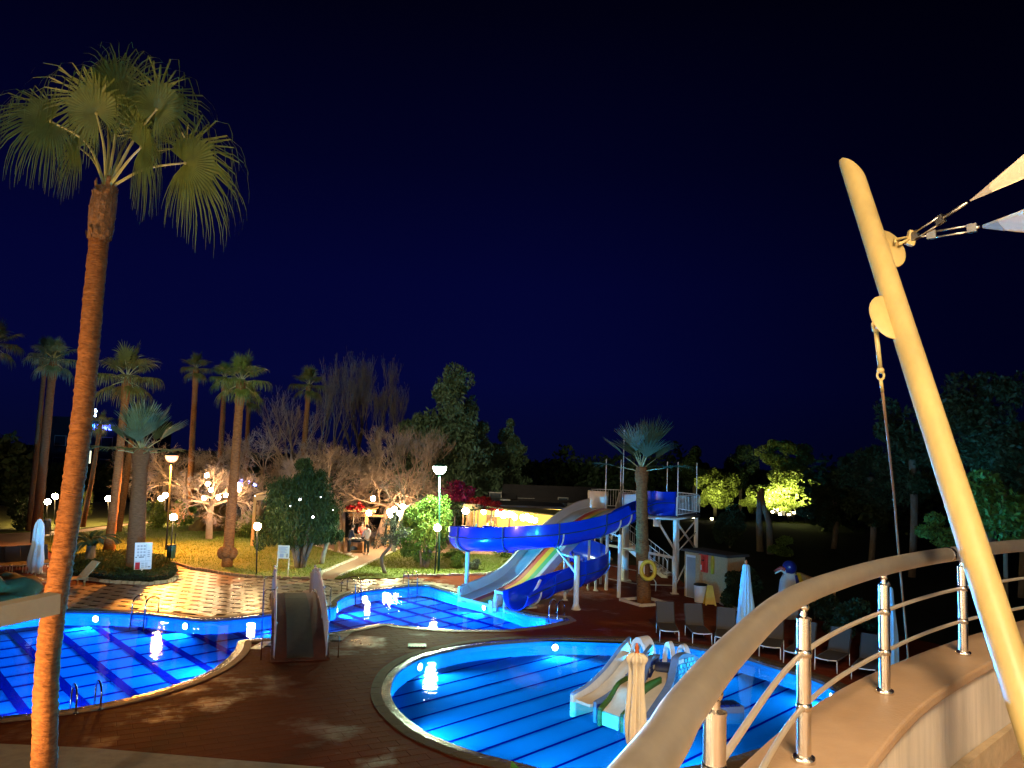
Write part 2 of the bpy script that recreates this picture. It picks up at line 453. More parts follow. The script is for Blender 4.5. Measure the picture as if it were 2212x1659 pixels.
# promenade: long pale pavers in staggered columns with a narrow dark one between
pal = []
pa = math.radians(-4)
for i in range(-60, 60):
    for j in range(-20, 22):
        base = j * 1.24 + (i * .47) % 1.24
        for k, (dy, l) in enumerate(((.27, .53), (.81, .53), (1.16, .15))):
            x0 = i * .335; y0 = base + dy
            x = -6 + x0 * math.cos(pa) - y0 * math.sin(pa); y = 33 + x0 * math.sin(pa) + y0 * math.cos(pa)
            if inside((x, y), PROM) and free((x, y)) : pal.append((y, x, l, k))
pal.sort()
mp = {}
for key, l, mm in (('p', .53, m_pale), ('r', .53, m_red), ('d', .15, m_dark)):
    q = MB(); slab(q, (0, 0), .325, l - .012, 0); mp[key] = q.mesh('promenade_paver', mm)
o_prom = bpy.data.objects.new('promenade', None); COL.objects.link(o_prom); o_prom['kind'] = 'structure'
rest = {'p': MB(), 'r': MB(), 'd': MB()}
cnt = 0
for y, x, l, k in pal:
    key = 'd' if k == 2 else ('r' if (x < -12.3 + R_(-1, 1) or random.random() < .06) else 'p')
    z = .004 if k < 2 else .001
    if cnt < 300 and -17 < x < -1.5:
        cnt += 1
        inst('promenade_paver', mp[key], o_prom, (x, y, z), pa, 1.0, rx=R_(-.004, .004), ry=R_(-.003, .003))
    else:
        slab(rest[key], (x, y), .325, l - .012, pa, z=z)
for key, mm in (('p', m_pale), ('r', m_red), ('d', m_dark)):
    if rest[key].v: rest[key].build('promenade_paver', mm, o_prom, kind='stuff')

# ================================================================== POOLS
m_tileA = mat('pool_tile_blue', (0.03, 0.22, 0.80), 0.9, vscale=40, var=.10, spec=0)
m_tileC = mat('pool_tile_cyan', (0.035, 0.36, 0.78), 0.9, vscale=40, var=.12, spec=0)
m_line = mat('pool_line', (0.006, 0.010, 0.24), 0.9, spec=0)
m_wet = mat('wet_stone', (0.10, 0.085, 0.07), 0.18, var=.45, vscale=7, bump=.3, bscale=30, rvar=.1)
m_copeC = mat('coping_stone_brown', (0.072, 0.042, 0.022), 0.75, spec=.2, var=.3, vscale=5, bump=.2)
m_cope = mat('coping_stone', (0.17, 0.115, 0.070), 0.6, var=.25, vscale=5, bump=.2)
def water_mat():
    m = bpy.data.materials.new('water'); m.use_nodes = True; n = m.node_tree; n.nodes.clear(); L = n.links.new
    out = n.nodes.new('ShaderNodeOutputMaterial'); tr = n.nodes.new('ShaderNodeBsdfTransparent'); gl = n.nodes.new('ShaderNodeBsdfGlossy')
    mx = n.nodes.new('ShaderNodeMixShader'); fr = n.nodes.new('ShaderNodeFresnel'); fr.inputs[0].default_value = 1.33
    tr.inputs[0].default_value = (.86, .95, 1, 1); gl.inputs['Roughness'].default_value = .02
    tcn = n.nodes.new('ShaderNodeTexCoord'); nz = n.nodes.new('ShaderNodeTexNoise'); nz.inputs['Scale'].default_value = 3.2; nz.inputs['Detail'].default_value = 3
    bp_ = n.nodes.new('ShaderNodeBump'); bp_.inputs['Strength'].default_value = .16; bp_.inputs['Distance'].default_value = .03
    L(tcn.outputs['Object'], nz.inputs['Vector']); L(nz.outputs['Fac'], bp_.inputs['Height'])
    L(bp_.outputs[0], gl.inputs['Normal']); L(bp_.outputs[0], fr.inputs['Normal'])
    L(fr.outputs[0], mx.inputs[0]); L(tr.outputs[0], mx.inputs[1]); L(gl.outputs[0], mx.inputs[2]); L(mx.outputs[0], out.inputs['Surface'])
    return m
m_water = water_mat()
def pool(poly, tile, lines, skip=None, cat=None):
    base = thing('pool_basin', 'tiled pool basin', 'pool')
    del base['category']; del base['label']; base['kind'] = 'structure'
    MB().sheet([poly], FZ).build('floor', tile, base)
    n = len(poly); w = MB()
    for i in range(n):
        a, b = poly[i], poly[(i + 1) % n]
        w.add([(*a, FZ), (*b, FZ), (*b, -.02), (*a, -.02)], [(3, 2, 1, 0)])
    w.build('wall', tile, base)
    for (p, d, wd, z) in lines:
        d = Vector(d).normalized(); q = Vector((-d.y, d.x))
        for t0, t1 in clip_line(p, d, poly):
            a = Vector(p) + d * (t0 - .0); b = Vector(p) + d * (t1 + .0)
            MB().add([(*(a - q * wd / 2), z), (*(b - q * wd / 2), z), (*(b + q * wd / 2), z), (*(a + q * wd / 2), z)], [(0, 1, 2, 3)]).build('tile_line', m_line, base)
    # two rings of stones: wet gutter stones and a pale outer coping
    for name, d0, d1, m, z in (('gutter_stone', -.03, .19, m_wet, .012), ('coping_stone', .195, .46 if tile is m_tileC else .40, m_copeC if tile is m_tileC else m_cope, .03)):
        A = offset(poly, d0); B = offset(poly, d1)
        for i in range(0, n):
            j = (i + 1) % n
            if skip and skip(A[i], A[j]): continue
            g = .012
            a0 = Vector(A[i]).lerp(Vector(A[j]), g); a1 = Vector(A[i]).lerp(Vector(A[j]), 1 - g); b0 = Vector(B[i]).lerp(Vector(B[j]), g); b1 = Vector(B[i]).lerp(Vector(B[j]), 1 - g)
            zz = z + R_(-.003, .003)
            MB().add([(*a0, -.06), (*a1, -.06), (*b1, -.03), (*b0, -.03), (*a0, zz), (*a1, zz), (*b1, zz), (*b0, zz)],
                     [(7, 6, 5, 4), (0, 1, 5, 4), (1, 2, 6, 5), (2, 3, 7, 6), (3, 0, 4, 7)]).build(name, m, base)
    wt = MB().sheet([poly], WZ).build('water', m_water, kind='structure')
    return base
wd_ = (.668, -.744); nd_ = (.65, .76)
linesA = []
for k in range(-2, 26):
    c = 4.26 + 1.2 * k; linesA.append(((c * .744, c * .668), wd_, .26, FZ + .008))
for k in range(-4, 26):
    c = -19.9 - 1.09 * k + (0 if k < 30 else 0); linesA.append(((c * .76, -c * .65), nd_, .15, FZ + .004))
for k in range(1, 24):
    c = -19.9 + 1.09 * k; linesA.append(((c * .76, -c * .65), nd_, .15, FZ + .004))
b0, b1 = Vector((-6.4, 22.0)), Vector((-4.6, 22.2))
pool(POOL_A, m_tileA, linesA)
ca, cb = G(842, 1508, FZ), G(1152, 1430, FZ)
dC = Vector((cb.x - ca.x, cb.y - ca.y)).normalized(); qC = Vector((-dC.y, dC.x))
c2 = G(909.5, 1584, FZ)
o1 = qC.dot(Vector((ca.x, ca.y))); o2 = qC.dot(Vector((c2.x, c2.y)))
sp = abs(o1 - o2) / 3.0
linesC = [((qC.x * (o1 + sp * k), qC.y * (o1 + sp * k)), (dC.x, dC.y), .085, FZ + .006) for k in range(-12, 14)]
pool(POOL_C, m_tileC, linesC)

# underwater lamps set in the pool walls
LA = (0.02, 0.42, 1.0); LC = (0.03, 0.50, 1.0)
m_lens = glow('pool_lens', (.55, .9, 1.0), 30.0)
m_ss = mat('stainless', (0.62, 0.60, 0.57), 0.16, metal=1.0, var=.1, vscale=20)
def pool_lamp(poly, p, label, col, pw, dip=-.50):
    # nearest wall edge, set on it and turned inwards
    best = None; n = len(poly)
    for i in range(n):
        a = Vector(poly[i]); b = Vector(poly[(i + 1) % n]); ab = b - a
        t = max(.05, min(.95, (Vector(p) - a).dot(ab) / ab.length_squared)); q = a + ab * t
        dd = (Vector(p) - q).length
        if best is None or dd < best[0]: best = (dd, q, Vector((-ab.y, ab.x)).normalized())
    _, q, inn = best
    z = WZ - .16
    c = Vector((q.x + inn.x * .03, q.y + inn.y * .03, z))
    t = thing('pool_lamp', label, 'pool lamp', c, 'underwater lamps in the pool walls')
    R = Vector((inn.x, inn.y, 0)).to_track_quat('Z', 'Y').to_matrix()
    rim = MB().lathe([(1e-5, -.02), (.13, -.02), (.13, .01), (.105, .02), (.105, .0), (1e-5, -.001)], n=16); lens = MB().lathe([(1e-5, .0), (.104, .005), (.10, .022), (.06, .036), (1e-5, .04)], n=16)
    for q_, nm, mm in ((rim, 'rim', m_ss), (lens, 'lens', m_lens)):
        q_.v = [tuple(c + R @ Vector(v)) for v in q_.v]; q_.build(nm, mm, t, smooth=True)
    s = c + Vector((inn.x, inn.y, 0)) * .12
    lamp('SPOT', s, col, pw, .08, t, s + Vector((inn.x, inn.y, dip)), 134, .8, True)
for (u, v, l) in ((203,1337,'round underwater lamp in the far wall behind the leaning palm trunk'),(402,1350,'round underwater lamp right of the far pool ladder')):
    pool_lamp(POOL_A, V2(G(u, v - 8, WZ)), l, LA, 1300)
for (p, l) in (((-7.8, 22.6), 'underwater lamp in the near wall by the curved pool corner'), ((-9.9, 17.5), 'underwater lamp in the near wall by the lower ladder'), ((-8.0, 28.2), 'underwater lamp under the arched bridge, left side')):
    pool_lamp(POOL_A, p, l, LA, 1900, -.85 if p[1] < 24 or p[0] < -15 else -.5)
for (u, v, l) in ((829,1276,'round underwater lamp in the back wall between two ladders'),(728,1309,'round underwater lamp at the rounded corner right of the bridge'),(1052,1303,'round underwater lamp beneath the slide ends'),(1205,1350,'underwater lamp by the ladder at the pointed pool end'),(900,1366,'underwater lamp in the near wall facing the slides')):
    pool_lamp(POOL_A, V2(G(u, v, WZ)), l, LA, 1450 if v < 1340 else 1000, -.5 if v < 1340 else -.9)
for (u, v, l) in ((1195,1384,'round underwater lamp in the far wall of the striped pool'),(914,1430,'round underwater lamp in the upper left wall of the striped pool'),(874,1566,'round underwater lamp in the lower left wall of the striped pool')):
    pool_lamp(POOL_C, V2(G(u, v, WZ)), l, LC, 520)
for (p, l) in (((8.9, 21.6), 'underwater lamp at the right end of the striped pool'), ((6.9, 25.2), 'underwater lamp behind the stone patterned slides'), ((4.8, 16.3), 'underwater lamp below the terrace in the striped pool'), ((0.8, 15.4), 'underwater lamp in the near wall of the striped pool')):
    pool_lamp(POOL_C, p, l, LC, (560 if p[1] > 18 else 420) if p[0] < 8 else 330, -.6)

# ladders
def ladder(a, b, label, h=.62, back=.55, steps=True):
    """a, b: the two rails at the pool edge; rails bend from the deck over the edge into the water"""
    a = Vector((*a, 0)); b = Vector((*b, 0)); mid = (a + b) / 2; ab = (b - a).normalized()
    q = Vector((-ab.y, ab.x, 0))
    poly = POOL_A
    if not inside((mid + q * .5)[:2], poly): q = -q
    t = thing('pool_ladder', label, 'pool ladder', (mid.x, mid.y, 0), 'stainless pool ladders')
    for r in (a, b):
        pts = [r - q * back + Vector((0, 0, .02))]
        for k in range(9):
            th = PI * k / 8
            pts.append(r + q * (-back / 2 + .05 - (back / 2 - .05 + .1) * math.cos(th) ) + Vector((0, 0, h - .22 + .22 * math.sin(th))))
        pts.append(r + q * .15 + Vector((0, 0, -.5)))
        MB().tube(pts, .024, 8).build('rail', m_ss, t, smooth=True)
        MB().lathe([(.05, .02), (.05, .035), (.026, .045)], pts[0] + Vector((0, 0, -.0)), 10).build('flange', m_ss, t, smooth=True)
    for k in range(2):
        z = -.16 - .2 * k
        MB().box(mid + q * .15 + Vector((0, 0, z)), ((b - a).length, .07, .02), math.atan2(ab.y, ab.x)).build('step', m_ss, t)
ladder(V2(G(289,1333,WZ)), V2(G(317,1336,WZ)), 'pool ladder on the far edge in front of the glowing pavers')
ladder(V2(G(153,1541,WZ)), V2(G(205,1533,WZ)), 'pool ladder on the near edge beside the orange palm trunk', h=.58)
ladder(V2(G(762,1287,WZ)), V2(G(774,1283,WZ)), 'pool ladder close to the right bridge railing')
ladder(V2(G(880,1271,WZ)), V2(G(899,1270,WZ)), 'pool ladder in the far corner left of the slides')
ladder(V2(G(1188,1339,WZ)), V2(G(1206,1341.5,WZ)), 'pool ladder at the pointed end below the blue flume outlet')
# drain cover
c = G(901, 1396)
m_green = mat('drain_green', (0.02, 0.06, 0.04), .5)
t = thing('drain_cover', 'dark green rectangular drain grate set in the brown deck', 'drain cover', (c.x, c.y, 0))
MB().box((c.x, c.y, .022), (.56, .42, .02), .12).build('frame', m_green, t)
for k in range(6):
    MB().box((c.x - .22 + k * .088, c.y + (-.22 + k * .088) * .12, .038), (.04, .36, .016), .12).build('bar', m_green, t)
# ================================================================== TERRACE IN FRONT
m_stone = mat('terrace_stone', (0.46, 0.31, 0.19), 0.55, vscale=3.0, col2=(0.31, 0.20, 0.115), bump=.15, bscale=60, rvar=.1)
m_stone_edge = mat('terrace_stone_edge', (0.48, 0.36, 0.22), 0.6, var=.25, vscale=9, bump=.3)
m_stucco = mat('stucco_white', (0.72, 0.64, 0.54), 0.85, vscale=5.5, col2=(0.42, 0.38, 0.32), bump=.35, bscale=120, stretch=(1, 1, .12))
m_tfloor = mat('terrace_floor_tile', (0.32, 0.21, 0.13), 0.5, var=.3, vscale=4, bump=.2)
ZC = EYE - 1.06; ZT = EYE - 1.66; ZR = EYE - .46
m_mid = mat('satin_steel', (0.74, 0.66, 0.55), 0.42, metal=.7)
m_rail = mat('brushed_steel', (0.56, 0.51, 0.44), 0.45, metal=.88, var=.12, vscale=14, rvar=.06)
m_chrome = mat('polished_steel', (0.78, 0.73, 0.66), 0.23, metal=1.0)
rail_px = [(1395,1658),(1481,1527.6),(1586,1401),(1698,1301),(1806,1255),(1928.5,1220),(2049,1198),(2212,1178)]
rp_ = [G(u, v, ZR) for u, v in rail_px]
d0 = (rp_[0] - rp_[1]).normalized()
d1 = (rp_[-1] - rp_[-2]).normalized()
rail_c = crom([rp_[0] + d0 * .9 + Vector((-.05, 0, 0))] + rp_ + [rp_[-1] + d1 * 1.2 + Vector((.15, -.2, 0))], 8)
out_px = [(1590,1659),(1690,1557.6),(1750,1515.5),(1886.5,1443.4),(1926.5,1433.4),(2079,1373),(2139,1357)]
in_px = [(1872.5,1659),(1918.5,1593.7),(2007,1501.5),(2087,1457.4),(2163,1417.3)]
co = [G(u, v, ZC) for u, v in out_px]; ci = [G(u, v, ZC) for u, v in in_px]
def ext(pts, a, b):
    s = (pts[0] - pts[1]).normalized(); e_ = (pts[-1] - pts[-2]).normalized()
    return [pts[0] + s * a] + pts + [pts[-1] + e_ * b]
co = resample(crom(ext(co, 1.0, 2.0), 5), .22); ci = resample(crom(ext(ci, .9, 2.2), 5), .22)
n = min(len(co), len(ci)); L0 = len(co); co = [co[round(i * (len(co) - 1) / 29)] for i in range(30)]; ci = [ci[round(i * (len(ci) - 1) / 29)] for i in range(30)]
c0 = (co[12] + ci[12]) / 2
def relax(pts, n=14):
    for _ in range(n): pts = [pts[0]] + [(a + b * 2 + c) / 4 for a, b, c in zip(pts, pts[1:], pts[2:])] + [pts[-1]]
    return pts
co, ci = relax(co), relax(ci)
wall = thing('parapet_wall', 'curved white terrace wall topped with a wide tan stone ledge', 'wall', (c0.x, c0.y, 0))
mb = MB(); vs = []; fs = []
TH = .055
for i in range(30):
    a, b = co[i], ci[i]
    vs += [(a.x, a.y, ZC), (b.x, b.y, ZC), (b.x, b.y, ZC - TH), (a.x, a.y, ZC - TH)]
    if i:
        k = 4 * i
        fs += [(k - 4, k - 3, k + 1, k), (k - 3, k - 2, k + 2, k + 1), (k - 2, k - 1, k + 3, k + 2), (k - 1, k - 4, k, k + 3)]
led = mb.add(vs, fs).build('ledge', m_stone, wall)
bevel(led, .012, 2)
mb = MB(); vs = []; fs = []
for i in range(30):
    a, b = co[i], ci[i]; w = (b - a).normalized()
    a = a + w * .05; b = b - w * .045
    vs += [(a.x, a.y, ZC - TH + .002), (b.x, b.y, ZC - TH + .002), (b.x, b.y, ZT - .3), (a.x, a.y, 0)]
    if i:
        k = 4 * i
        fs += [(k - 3, k - 2, k + 2, k + 1), (k - 1, k - 4, k, k + 3), (k - 4, k - 3, k + 1, k)]
auto_smooth(mb.add(vs, fs).build('wall', m_stucco, wall), 30)
# skirting stone at the floor inside
mb = MB(); vs = []; fs = []
for i in range(30):
    a, b = co[i], ci[i]; w = (b - a).normalized(); b = b - w * .04
    c = b + w * .05
    vs += [(b.x, b.y, ZT + .16), (c.x, c.y, ZT + .16), (c.x, c.y, ZT - .02)]
    if i: k = 3 * i; fs += [(k - 3, k - 2, k + 1, k), (k - 2, k - 1, k + 2, k + 1)]
mb.add(vs, fs).build('skirting', m_stone_edge, wall)
fl = [V2(p) for p in co[2:]] + [(9, -4), (-3, -4), (-2.2, -.2), (.1, .3)]
MB().prism([V2(p) for p in ci] + [(ci[-1].x + 2, -3.5), (-3, -3.5), (-2.5, -.5)], ZT - .25, ZT).build('terrace_floor', m_tfloor, kind='structure')

rail = thing('terrace_railing', 'curved brushed steel balcony railing with round posts', 'railing', (c0.x, c0.y, ZC))
hr_ = MB().tube(rail_c, .040, 20).build('handrail', m_rail, rail, smooth=True)
for q_ in (G(2040, 1199, ZR), G(1120, 1900, ZR)):
    k = min(range(1, len(rail_c) - 1), key=lambda i: (rail_c[i] - q_).length); d_ = (rail_c[k + 1] - rail_c[k - 1]).normalized()
    MB().tube([rail_c[k] - d_ * .02, rail_c[k] + d_ * .02], .0415, 20).build('weld_sleeve', m_chrome, hr_, smooth=True)
def rail_at(u, v, z):
    return G(u, v, z)
posts = [(1543,1545),(1735,1648),(1903,1496),(2064,1409),(2250,1352)]
pb = []
for i, (u, v) in enumerate(posts):
    if i == 0:
        # stand post 0 right under the rail where the picture shows it
        q = G(1545, 1452, ZR); b = Vector((q.x, q.y, ZC))
    else: b = G(u, v, ZC)
    # keep each post under the handrail's centre line
    near_ = min(rail_c, key=lambda r: (Vector((r.x, r.y)) - Vector((b.x, b.y))).length)
    b = Vector((.35 * b.x + .65 * near_.x, .35 * b.y + .65 * near_.y, ZC))
    pb.append(b)
    top = ZR - .095
    po = MB().tube([b + Vector((0, 0, .0)), (b.x, b.y, top)], .0255, 20).build('post', m_chrome, rail, smooth=False)
    auto_smooth(po, 50)
    q = MB().lathe([(.040, .0), (.041, .004), (.041, .016), (.038, .020), (.0262, .021)], b, 20).build('flange', m_chrome, po); auto_smooth(q)
    q = MB().lathe([(.0275, 0), (.0275, .006), (.012, .012), (.012, .035)], (b.x, b.y, top), 16)
    q.ball((b.x, b.y, top + .045), .019, 14, 8); q.tube([(b.x, b.y, top + .05), (near_.x, near_.y, ZR - .036)], .011, 10)
    q = q.build('neck', m_chrome, po); auto_smooth(q)
def off_rail(z, lo=0):
    return [Vector((p.x, p.y, z)) for p in rail_c[lo:]]
for z in (EYE - .675, EYE - .865):
    pts = [Vector((p.x, p.y, z)) for p in crom([pb[0] + (pb[0] - pb[1]) * .6] + pb, 10)]
    MB().tube(pts, .0095, 12).build('mid_rail', m_mid, rail, smooth=True)
    for b in pb: MB().lathe([(.0275, -.014), (.0295, 0), (.0275, .014)], (b.x, b.y, z), 16).build('collar', m_chrome, rail, smooth=True)

# sail mast
m_cream = mat('mast_cream', (0.44, 0.33, 0.125), 0.45, var=.24, vscale=5, stretch=(1, 1, .2), bump=.06)
m_sail = mat('sail_fabric', (0.80, 0.66, 0.48), 0.85, var=.10, vscale=7, bump=.15, bscale=200)
m_galv = mat('galvanised', (0.42, 0.40, 0.36), 0.35, metal=1.0, var=.2, vscale=30)
m_corner = mat('sail_corner', (0.42, 0.38, 0.33), 0.6, var=.2)
mt, mbm = P(1842, 372, 5.0), P(2215, 1530, 3.25)
ax = (mt - mbm).normalized()
foot = mbm - ax * ((mbm.z - ZT) / ax.z)
mast = thing('sail_mast', 'leaning cream round mast holding the shade sails', 'mast', foot)
b_ = MB(); rad = .066
side = ax.cross(Vector((0, 1, 0))).normalized(); fwd = side.cross(ax)
N = 32; vs = []
for k in range(N):
    t = 2 * PI * k / N; o_ = side * math.cos(t) * rad + fwd * math.sin(t) * rad
    vs.append(foot + o_)
for k in range(N):
    t = 2 * PI * k / N; o_ = side * math.cos(t) * rad + fwd * math.sin(t) * rad
    vs.append(mt + o_ + ax * (.12 * math.cos(t)))
b_.add(vs, [(k, (k + 1) % N, N + (k + 1) % N, N + k) for k in range(N)] + [tuple(range(2 * N - 1, N - 1, -1))][::-1])
b_.f[-1] = tuple(range(N, 2 * N))
pole = b_.build('pole', m_cream, mast); auto_smooth(pole, 40)
def on_mast(v):
    best = None
    for k in range(400):
        p = foot.lerp(mt, k / 399); d = RCAM.transposed() @ (p - Vector((0, 0, EYE)))
        vv = CY - FPX * d.y / -d.z
        if best is None or abs(vv - v) < best[0]: best = (abs(vv - v), p)
    return best[1]
def disc(c, n_, r, th):
    q = MB().lathe([(1e-5, -th), (r - .008, -th), (r, -th + .006), (r, th - .006), (r - .008, th), (1e-5, th)], n=28)
    ey = ax; ex = ey.cross(n_).normalized(); q.v = [tuple(c + ex * v[0] * .92 + ey * v[1] * 1.45 + n_ * v[2]) for v in q.v]; return q
view = Vector((0, 1, 0))
pr = on_mast(535) + side * rad * (1 if side.x > 0 else -1)
pl = on_mast(688) + side * rad * (-1 if side.x > 0 else 1)
flat = (ax.cross(side)).normalized()
auto_smooth(disc(pr, flat, .112, .009).build('lug_plate', m_cream, mast))
auto_smooth(disc(pl, flat, .112, .009).build('lug_plate', m_cream, mast))
foot_pl = MB().lathe([(.16, 0), (.16, .02), (.07, .03)], foot, 24).build('base_plate', m_cream, mast)
# shackle and cables to the sails
yk = pr.y
hole = P(1938, 522, yk - .02); yoke = P(1968, 515, yk)
hw = thing('sail_rigging', 'shackle and two turnbuckles tying the sail corners to the mast', 'rigging', hole)
MB().tube([hole + Vector((-.02, -.02, -.01)), hole + Vector((.0, .03, .02)), yoke + Vector((0, 0, .012)), yoke, hole + Vector((0, -.02, -.02))], .009, 8).build('shackle', m_cream, hw, smooth=True)
MB().box(yoke, (.05, .03, .09), R=Matrix.Rotation(.3, 3, 'Y')).build('clevis', m_cream, hw)
s1, s2 = P(2090, 437, yk - .3), P(2117, 490, yk - .25)
def turnbuckle(a, b, f0, f1, tag_):
    d = b - a; u_ = d.normalized(); w_ = u_.cross(Vector((0, 1, 0))).normalized()
    MB().tube([a, a + d * f0], .008, 8).build('cable', m_galv, hw, smooth=True)
    MB().tube([a + d * f1, b], .010, 8).build('cable', m_galv, hw, smooth=True)
    p, q = a + d * (f0 - .03), a + d * (f1 + .03)
    for s_ in (-1, 1): MB().tube([p + w_ * .018 * s_, q + w_ * .018 * s_], .007, 8).build('turnbuckle_bar', m_galv, hw, smooth=True)
    for x in (p, q): MB().box(x, (.05, .03, .05), R=u_.to_track_quat('X', 'Z').to_matrix()).build('turnbuckle_end', m_galv, hw)
turnbuckle(yoke, s2, .34, .86, 'a'); turnbuckle(yoke, s1, .10, .5, 'b')
def sail(corner, e1, e2, label, spread):
    """a taut sail: triangular cloth with a small thickness running out from its corner; grey reinforced corner"""
    sl = thing('shade_sail', label, 'shade sail', corner, 'shade sails on the mast')
    nrm = (e1 - corner).cross(e2 - corner).normalized() * .004
    rows = 8; vs = []; fs = []
    for sgn in (1, -1):
        for i in range(rows + 1):
            t = .22 + .78 * i / rows
            a = corner.lerp(e1, t); b = corner.lerp(e2, t)
            for k in range(7):
                q = k / 6; sag = math.sin(PI * q) * .05 * t
                vs.append(a.lerp(b, q) + nrm * sgn - (a - b).normalized().cross((e1 - corner).normalized()) * sag * .3)
    M_ = (rows + 1) * 7
    for i in range(rows):
        for k in range(6):
            x = i * 7 + k
            fs += [(x, x + 1, x + 8, x + 7), (M_ + x, M_ + x + 7, M_ + x + 8, M_ + x + 1)]
    for i in range(rows):
        for k in (0, 6): x = i * 7 + k; fs.append((x, x + 7, M_ + x + 7, M_ + x))
    MB().add(vs, fs).build('cloth', m_sail, sl, smooth=True)
    pts = []
    for t, q in ((0.03, 0), (.235, 0), (.235, 1), (.03, 1)):
        pts.append(corner.lerp(e1, t).lerp(corner.lerp(e2, t), q))
    MB().add([p + nrm * 1.6 for p in pts] + [p - nrm * 1.6 for p in pts], [(0, 1, 2, 3), (7, 6, 5, 4), (0, 4, 5, 1), (1, 5, 6, 2), (2, 6, 7, 3), (3, 7, 4, 0)]).build('corner_patch', m_corner, sl)
sail(s1, P(2330, 232, yk - 1.0), P(2345, 330, yk - .9), 'upper cream shade sail at the right picture edge', 1)
sail(s2, P(2330, 408, yk - 1.6), P(2350, 517, yk - .3), 'lower cream shade sail under the upper one', 1)
# stay cable on the left lug
st = thing('mast_stay', 'steel stay with turnbuckle hanging from the left lug of the mast', 'cable', pl)
yl = pl.y
h0, h1, h2, h3 = P(1890, 690, yl), P(1892, 712, yl), P(1902, 800, yl + .05), P(1906, 845, yl + .08)
MB().tube([P(1891, 690, yl - .015), P(1885, 700, yl - .02), P(1887, 712, yl), P(1893, 712, yl + .01)], .009, 8).build('shackle', m_cream, st, smooth=True)
MB().tube([h1, h2], [.013, .013], 10).build('turnbuckle', m_cream, st, smooth=True)
MB().ball(h1, .02).ball(h2, .02).build('clevis', m_cream, st, smooth=True)
ring_ = [h2 + Vector((.02 * math.cos(k * PI / 6), 0, -.03 + .024 * math.sin(k * PI / 6))) for k in range(13)]
MB().tube(ring_, .007, 6, cap=False).tube([h2 + Vector((0, 0, -.055)), h3], .010, 8).build('eye', m_cream, st, smooth=True)
m_cable = mat('cable_brown', (0.20, 0.12, 0.07), .6)
MB().tube([h3, P(1918, 950, yl + .6), P(1930, 1060, yl + 1.2), P(1940, 1180, yl + 1.9), P(1962, 1420, yl + 3.2), P(1975, 1560, yl + 3.9)], .008, 8).build('cable', m_cable, st, smooth=True)

# broad leaves of a plant that stands below the terrace
m_leafy = mat('broad_leaf', (0.06, 0.17, 0.02), 0.35, var=.3, vscale=9, trans=.25)
m_bark = mat('bark_grey', (0.16, 0.12, 0.085), 0.9, var=.4, vscale=9, bump=.8, bscale=25, stretch=(1, 1, .3))
pc = P(1240, 1700, 4.6)
pln = thing('broadleaf_plant', 'tall plant below the terrace with a few broad green leaf tips', 'plant', (pc.x, pc.y, 0))
MB().tube([(pc.x, pc.y, 0), (pc.x + .05, pc.y, 1.6), (pc.x, pc.y, pc.z - .25)], [.05, .04, .025], 8).build('stem', m_bark, pln, smooth=True)
def leaf(p, d, L, w, fold=.25):
    d = d.normalized(); s_ = d.cross(Vector((0, 0, 1)))
    s_ = s_.normalized() if s_.length > .05 else Vector((1, 0, 0)); u_ = s_.cross(d)
    vs = []; fs = []
    for i in range(8):
        t = i / 7; ww = w * math.sin(PI * min(.98, t ** .8 * .97 + .02)) * .5; c = p + d * L * t - Vector((0, 0, 1)) * (t ** 2) * L * .12
        vs += [c - s_ * ww + u_ * ww * fold, c, c + s_ * ww + u_ * ww * fold]
        if i: k = 3 * i; fs += [(k - 3, k - 2, k + 1, k), (k - 2, k - 1, k + 2, k + 1)]
    return MB().add(vs, fs)
for u, v, du, dv, L, w in ((1128,1710,-22,-78,.30,.10),(1290,1705,-72,-60,.34,.13),(1275,1705,58,-68,.34,.12),(1240,1740,30,-30,.3,.12),(1180,1740,-50,-20,.3,.12)):
    a = P(u, v, 4.6); b = P(u + du, v + dv, 4.5)
    leaf(a, b - a, (b - a).length, w).build('leaf', m_leafy, pln, smooth=True)
    MB().tube([(pc.x, pc.y, pc.z - .25), a], [.012, .008], 6).build('leaf_stalk', m_leafy, pln)

# pergola beam end low at the left
m_beige = mat('beam_beige', (0.36, 0.30, 0.20), .8, var=.12, vscale=3, bump=.1)
a, b = P(118, 1302, 9.4), P(-330, 1398, 7.6)
pg = thing('pergola', 'olive beige flat beam end crossing in front of the palm trunk', 'pergola', (b.x, b.y, 0))
MB().beam(a, b, .22, .232).build('beam', m_beige, pg)
MB().box((b.x + .3, b.y + .1, b.z / 2 - .06), (.2, .2, b.z - .12)).build('post', m_beige, pg)
# ================================================================== ARCHED BRIDGE
m_bbrick = mat('bridge_brick', (0.13, 0.042, 0.022), 0.6, var=.35, vscale=4, bump=.4, bscale=30)
m_mat = mat('rubber_mat', (0.080, 0.064, 0.046), 0.85, var=.25, vscale=5, bump=.4, bscale=80)
m_white = mat('white_paint', (0.72, 0.72, 0.72), 0.42, var=.08, vscale=4)
m_fence = mat('fence_paint', (0.48, 0.36, 0.29), 0.4, var=.08, vscale=6)
fl_ = G(578, 1436); fr_ = G(716, 1421)
fl_ = Vector((fl_.x, (fl_.y + fr_.y) / 2 - .15, 0)); fr_ = Vector((fr_.x, (fl_.y + fr_.y) / 2 - .0, 0))
bd = Vector((-.30, .954, 0)).normalized(); bq = Vector((bd.y, -bd.x, 0))
bc = (fl_ + fr_) / 2; BW = (fr_ - fl_).dot(bq); BL = 9.4; BH = .86
br = thing('arched_bridge', 'arched footbridge with dark mat and grey bar railings over the pool channel', 'bridge', bc)
def bz(t): return max(0.0, BH * 4 * t * (1 - t)) ** 1.0 * (1.0)
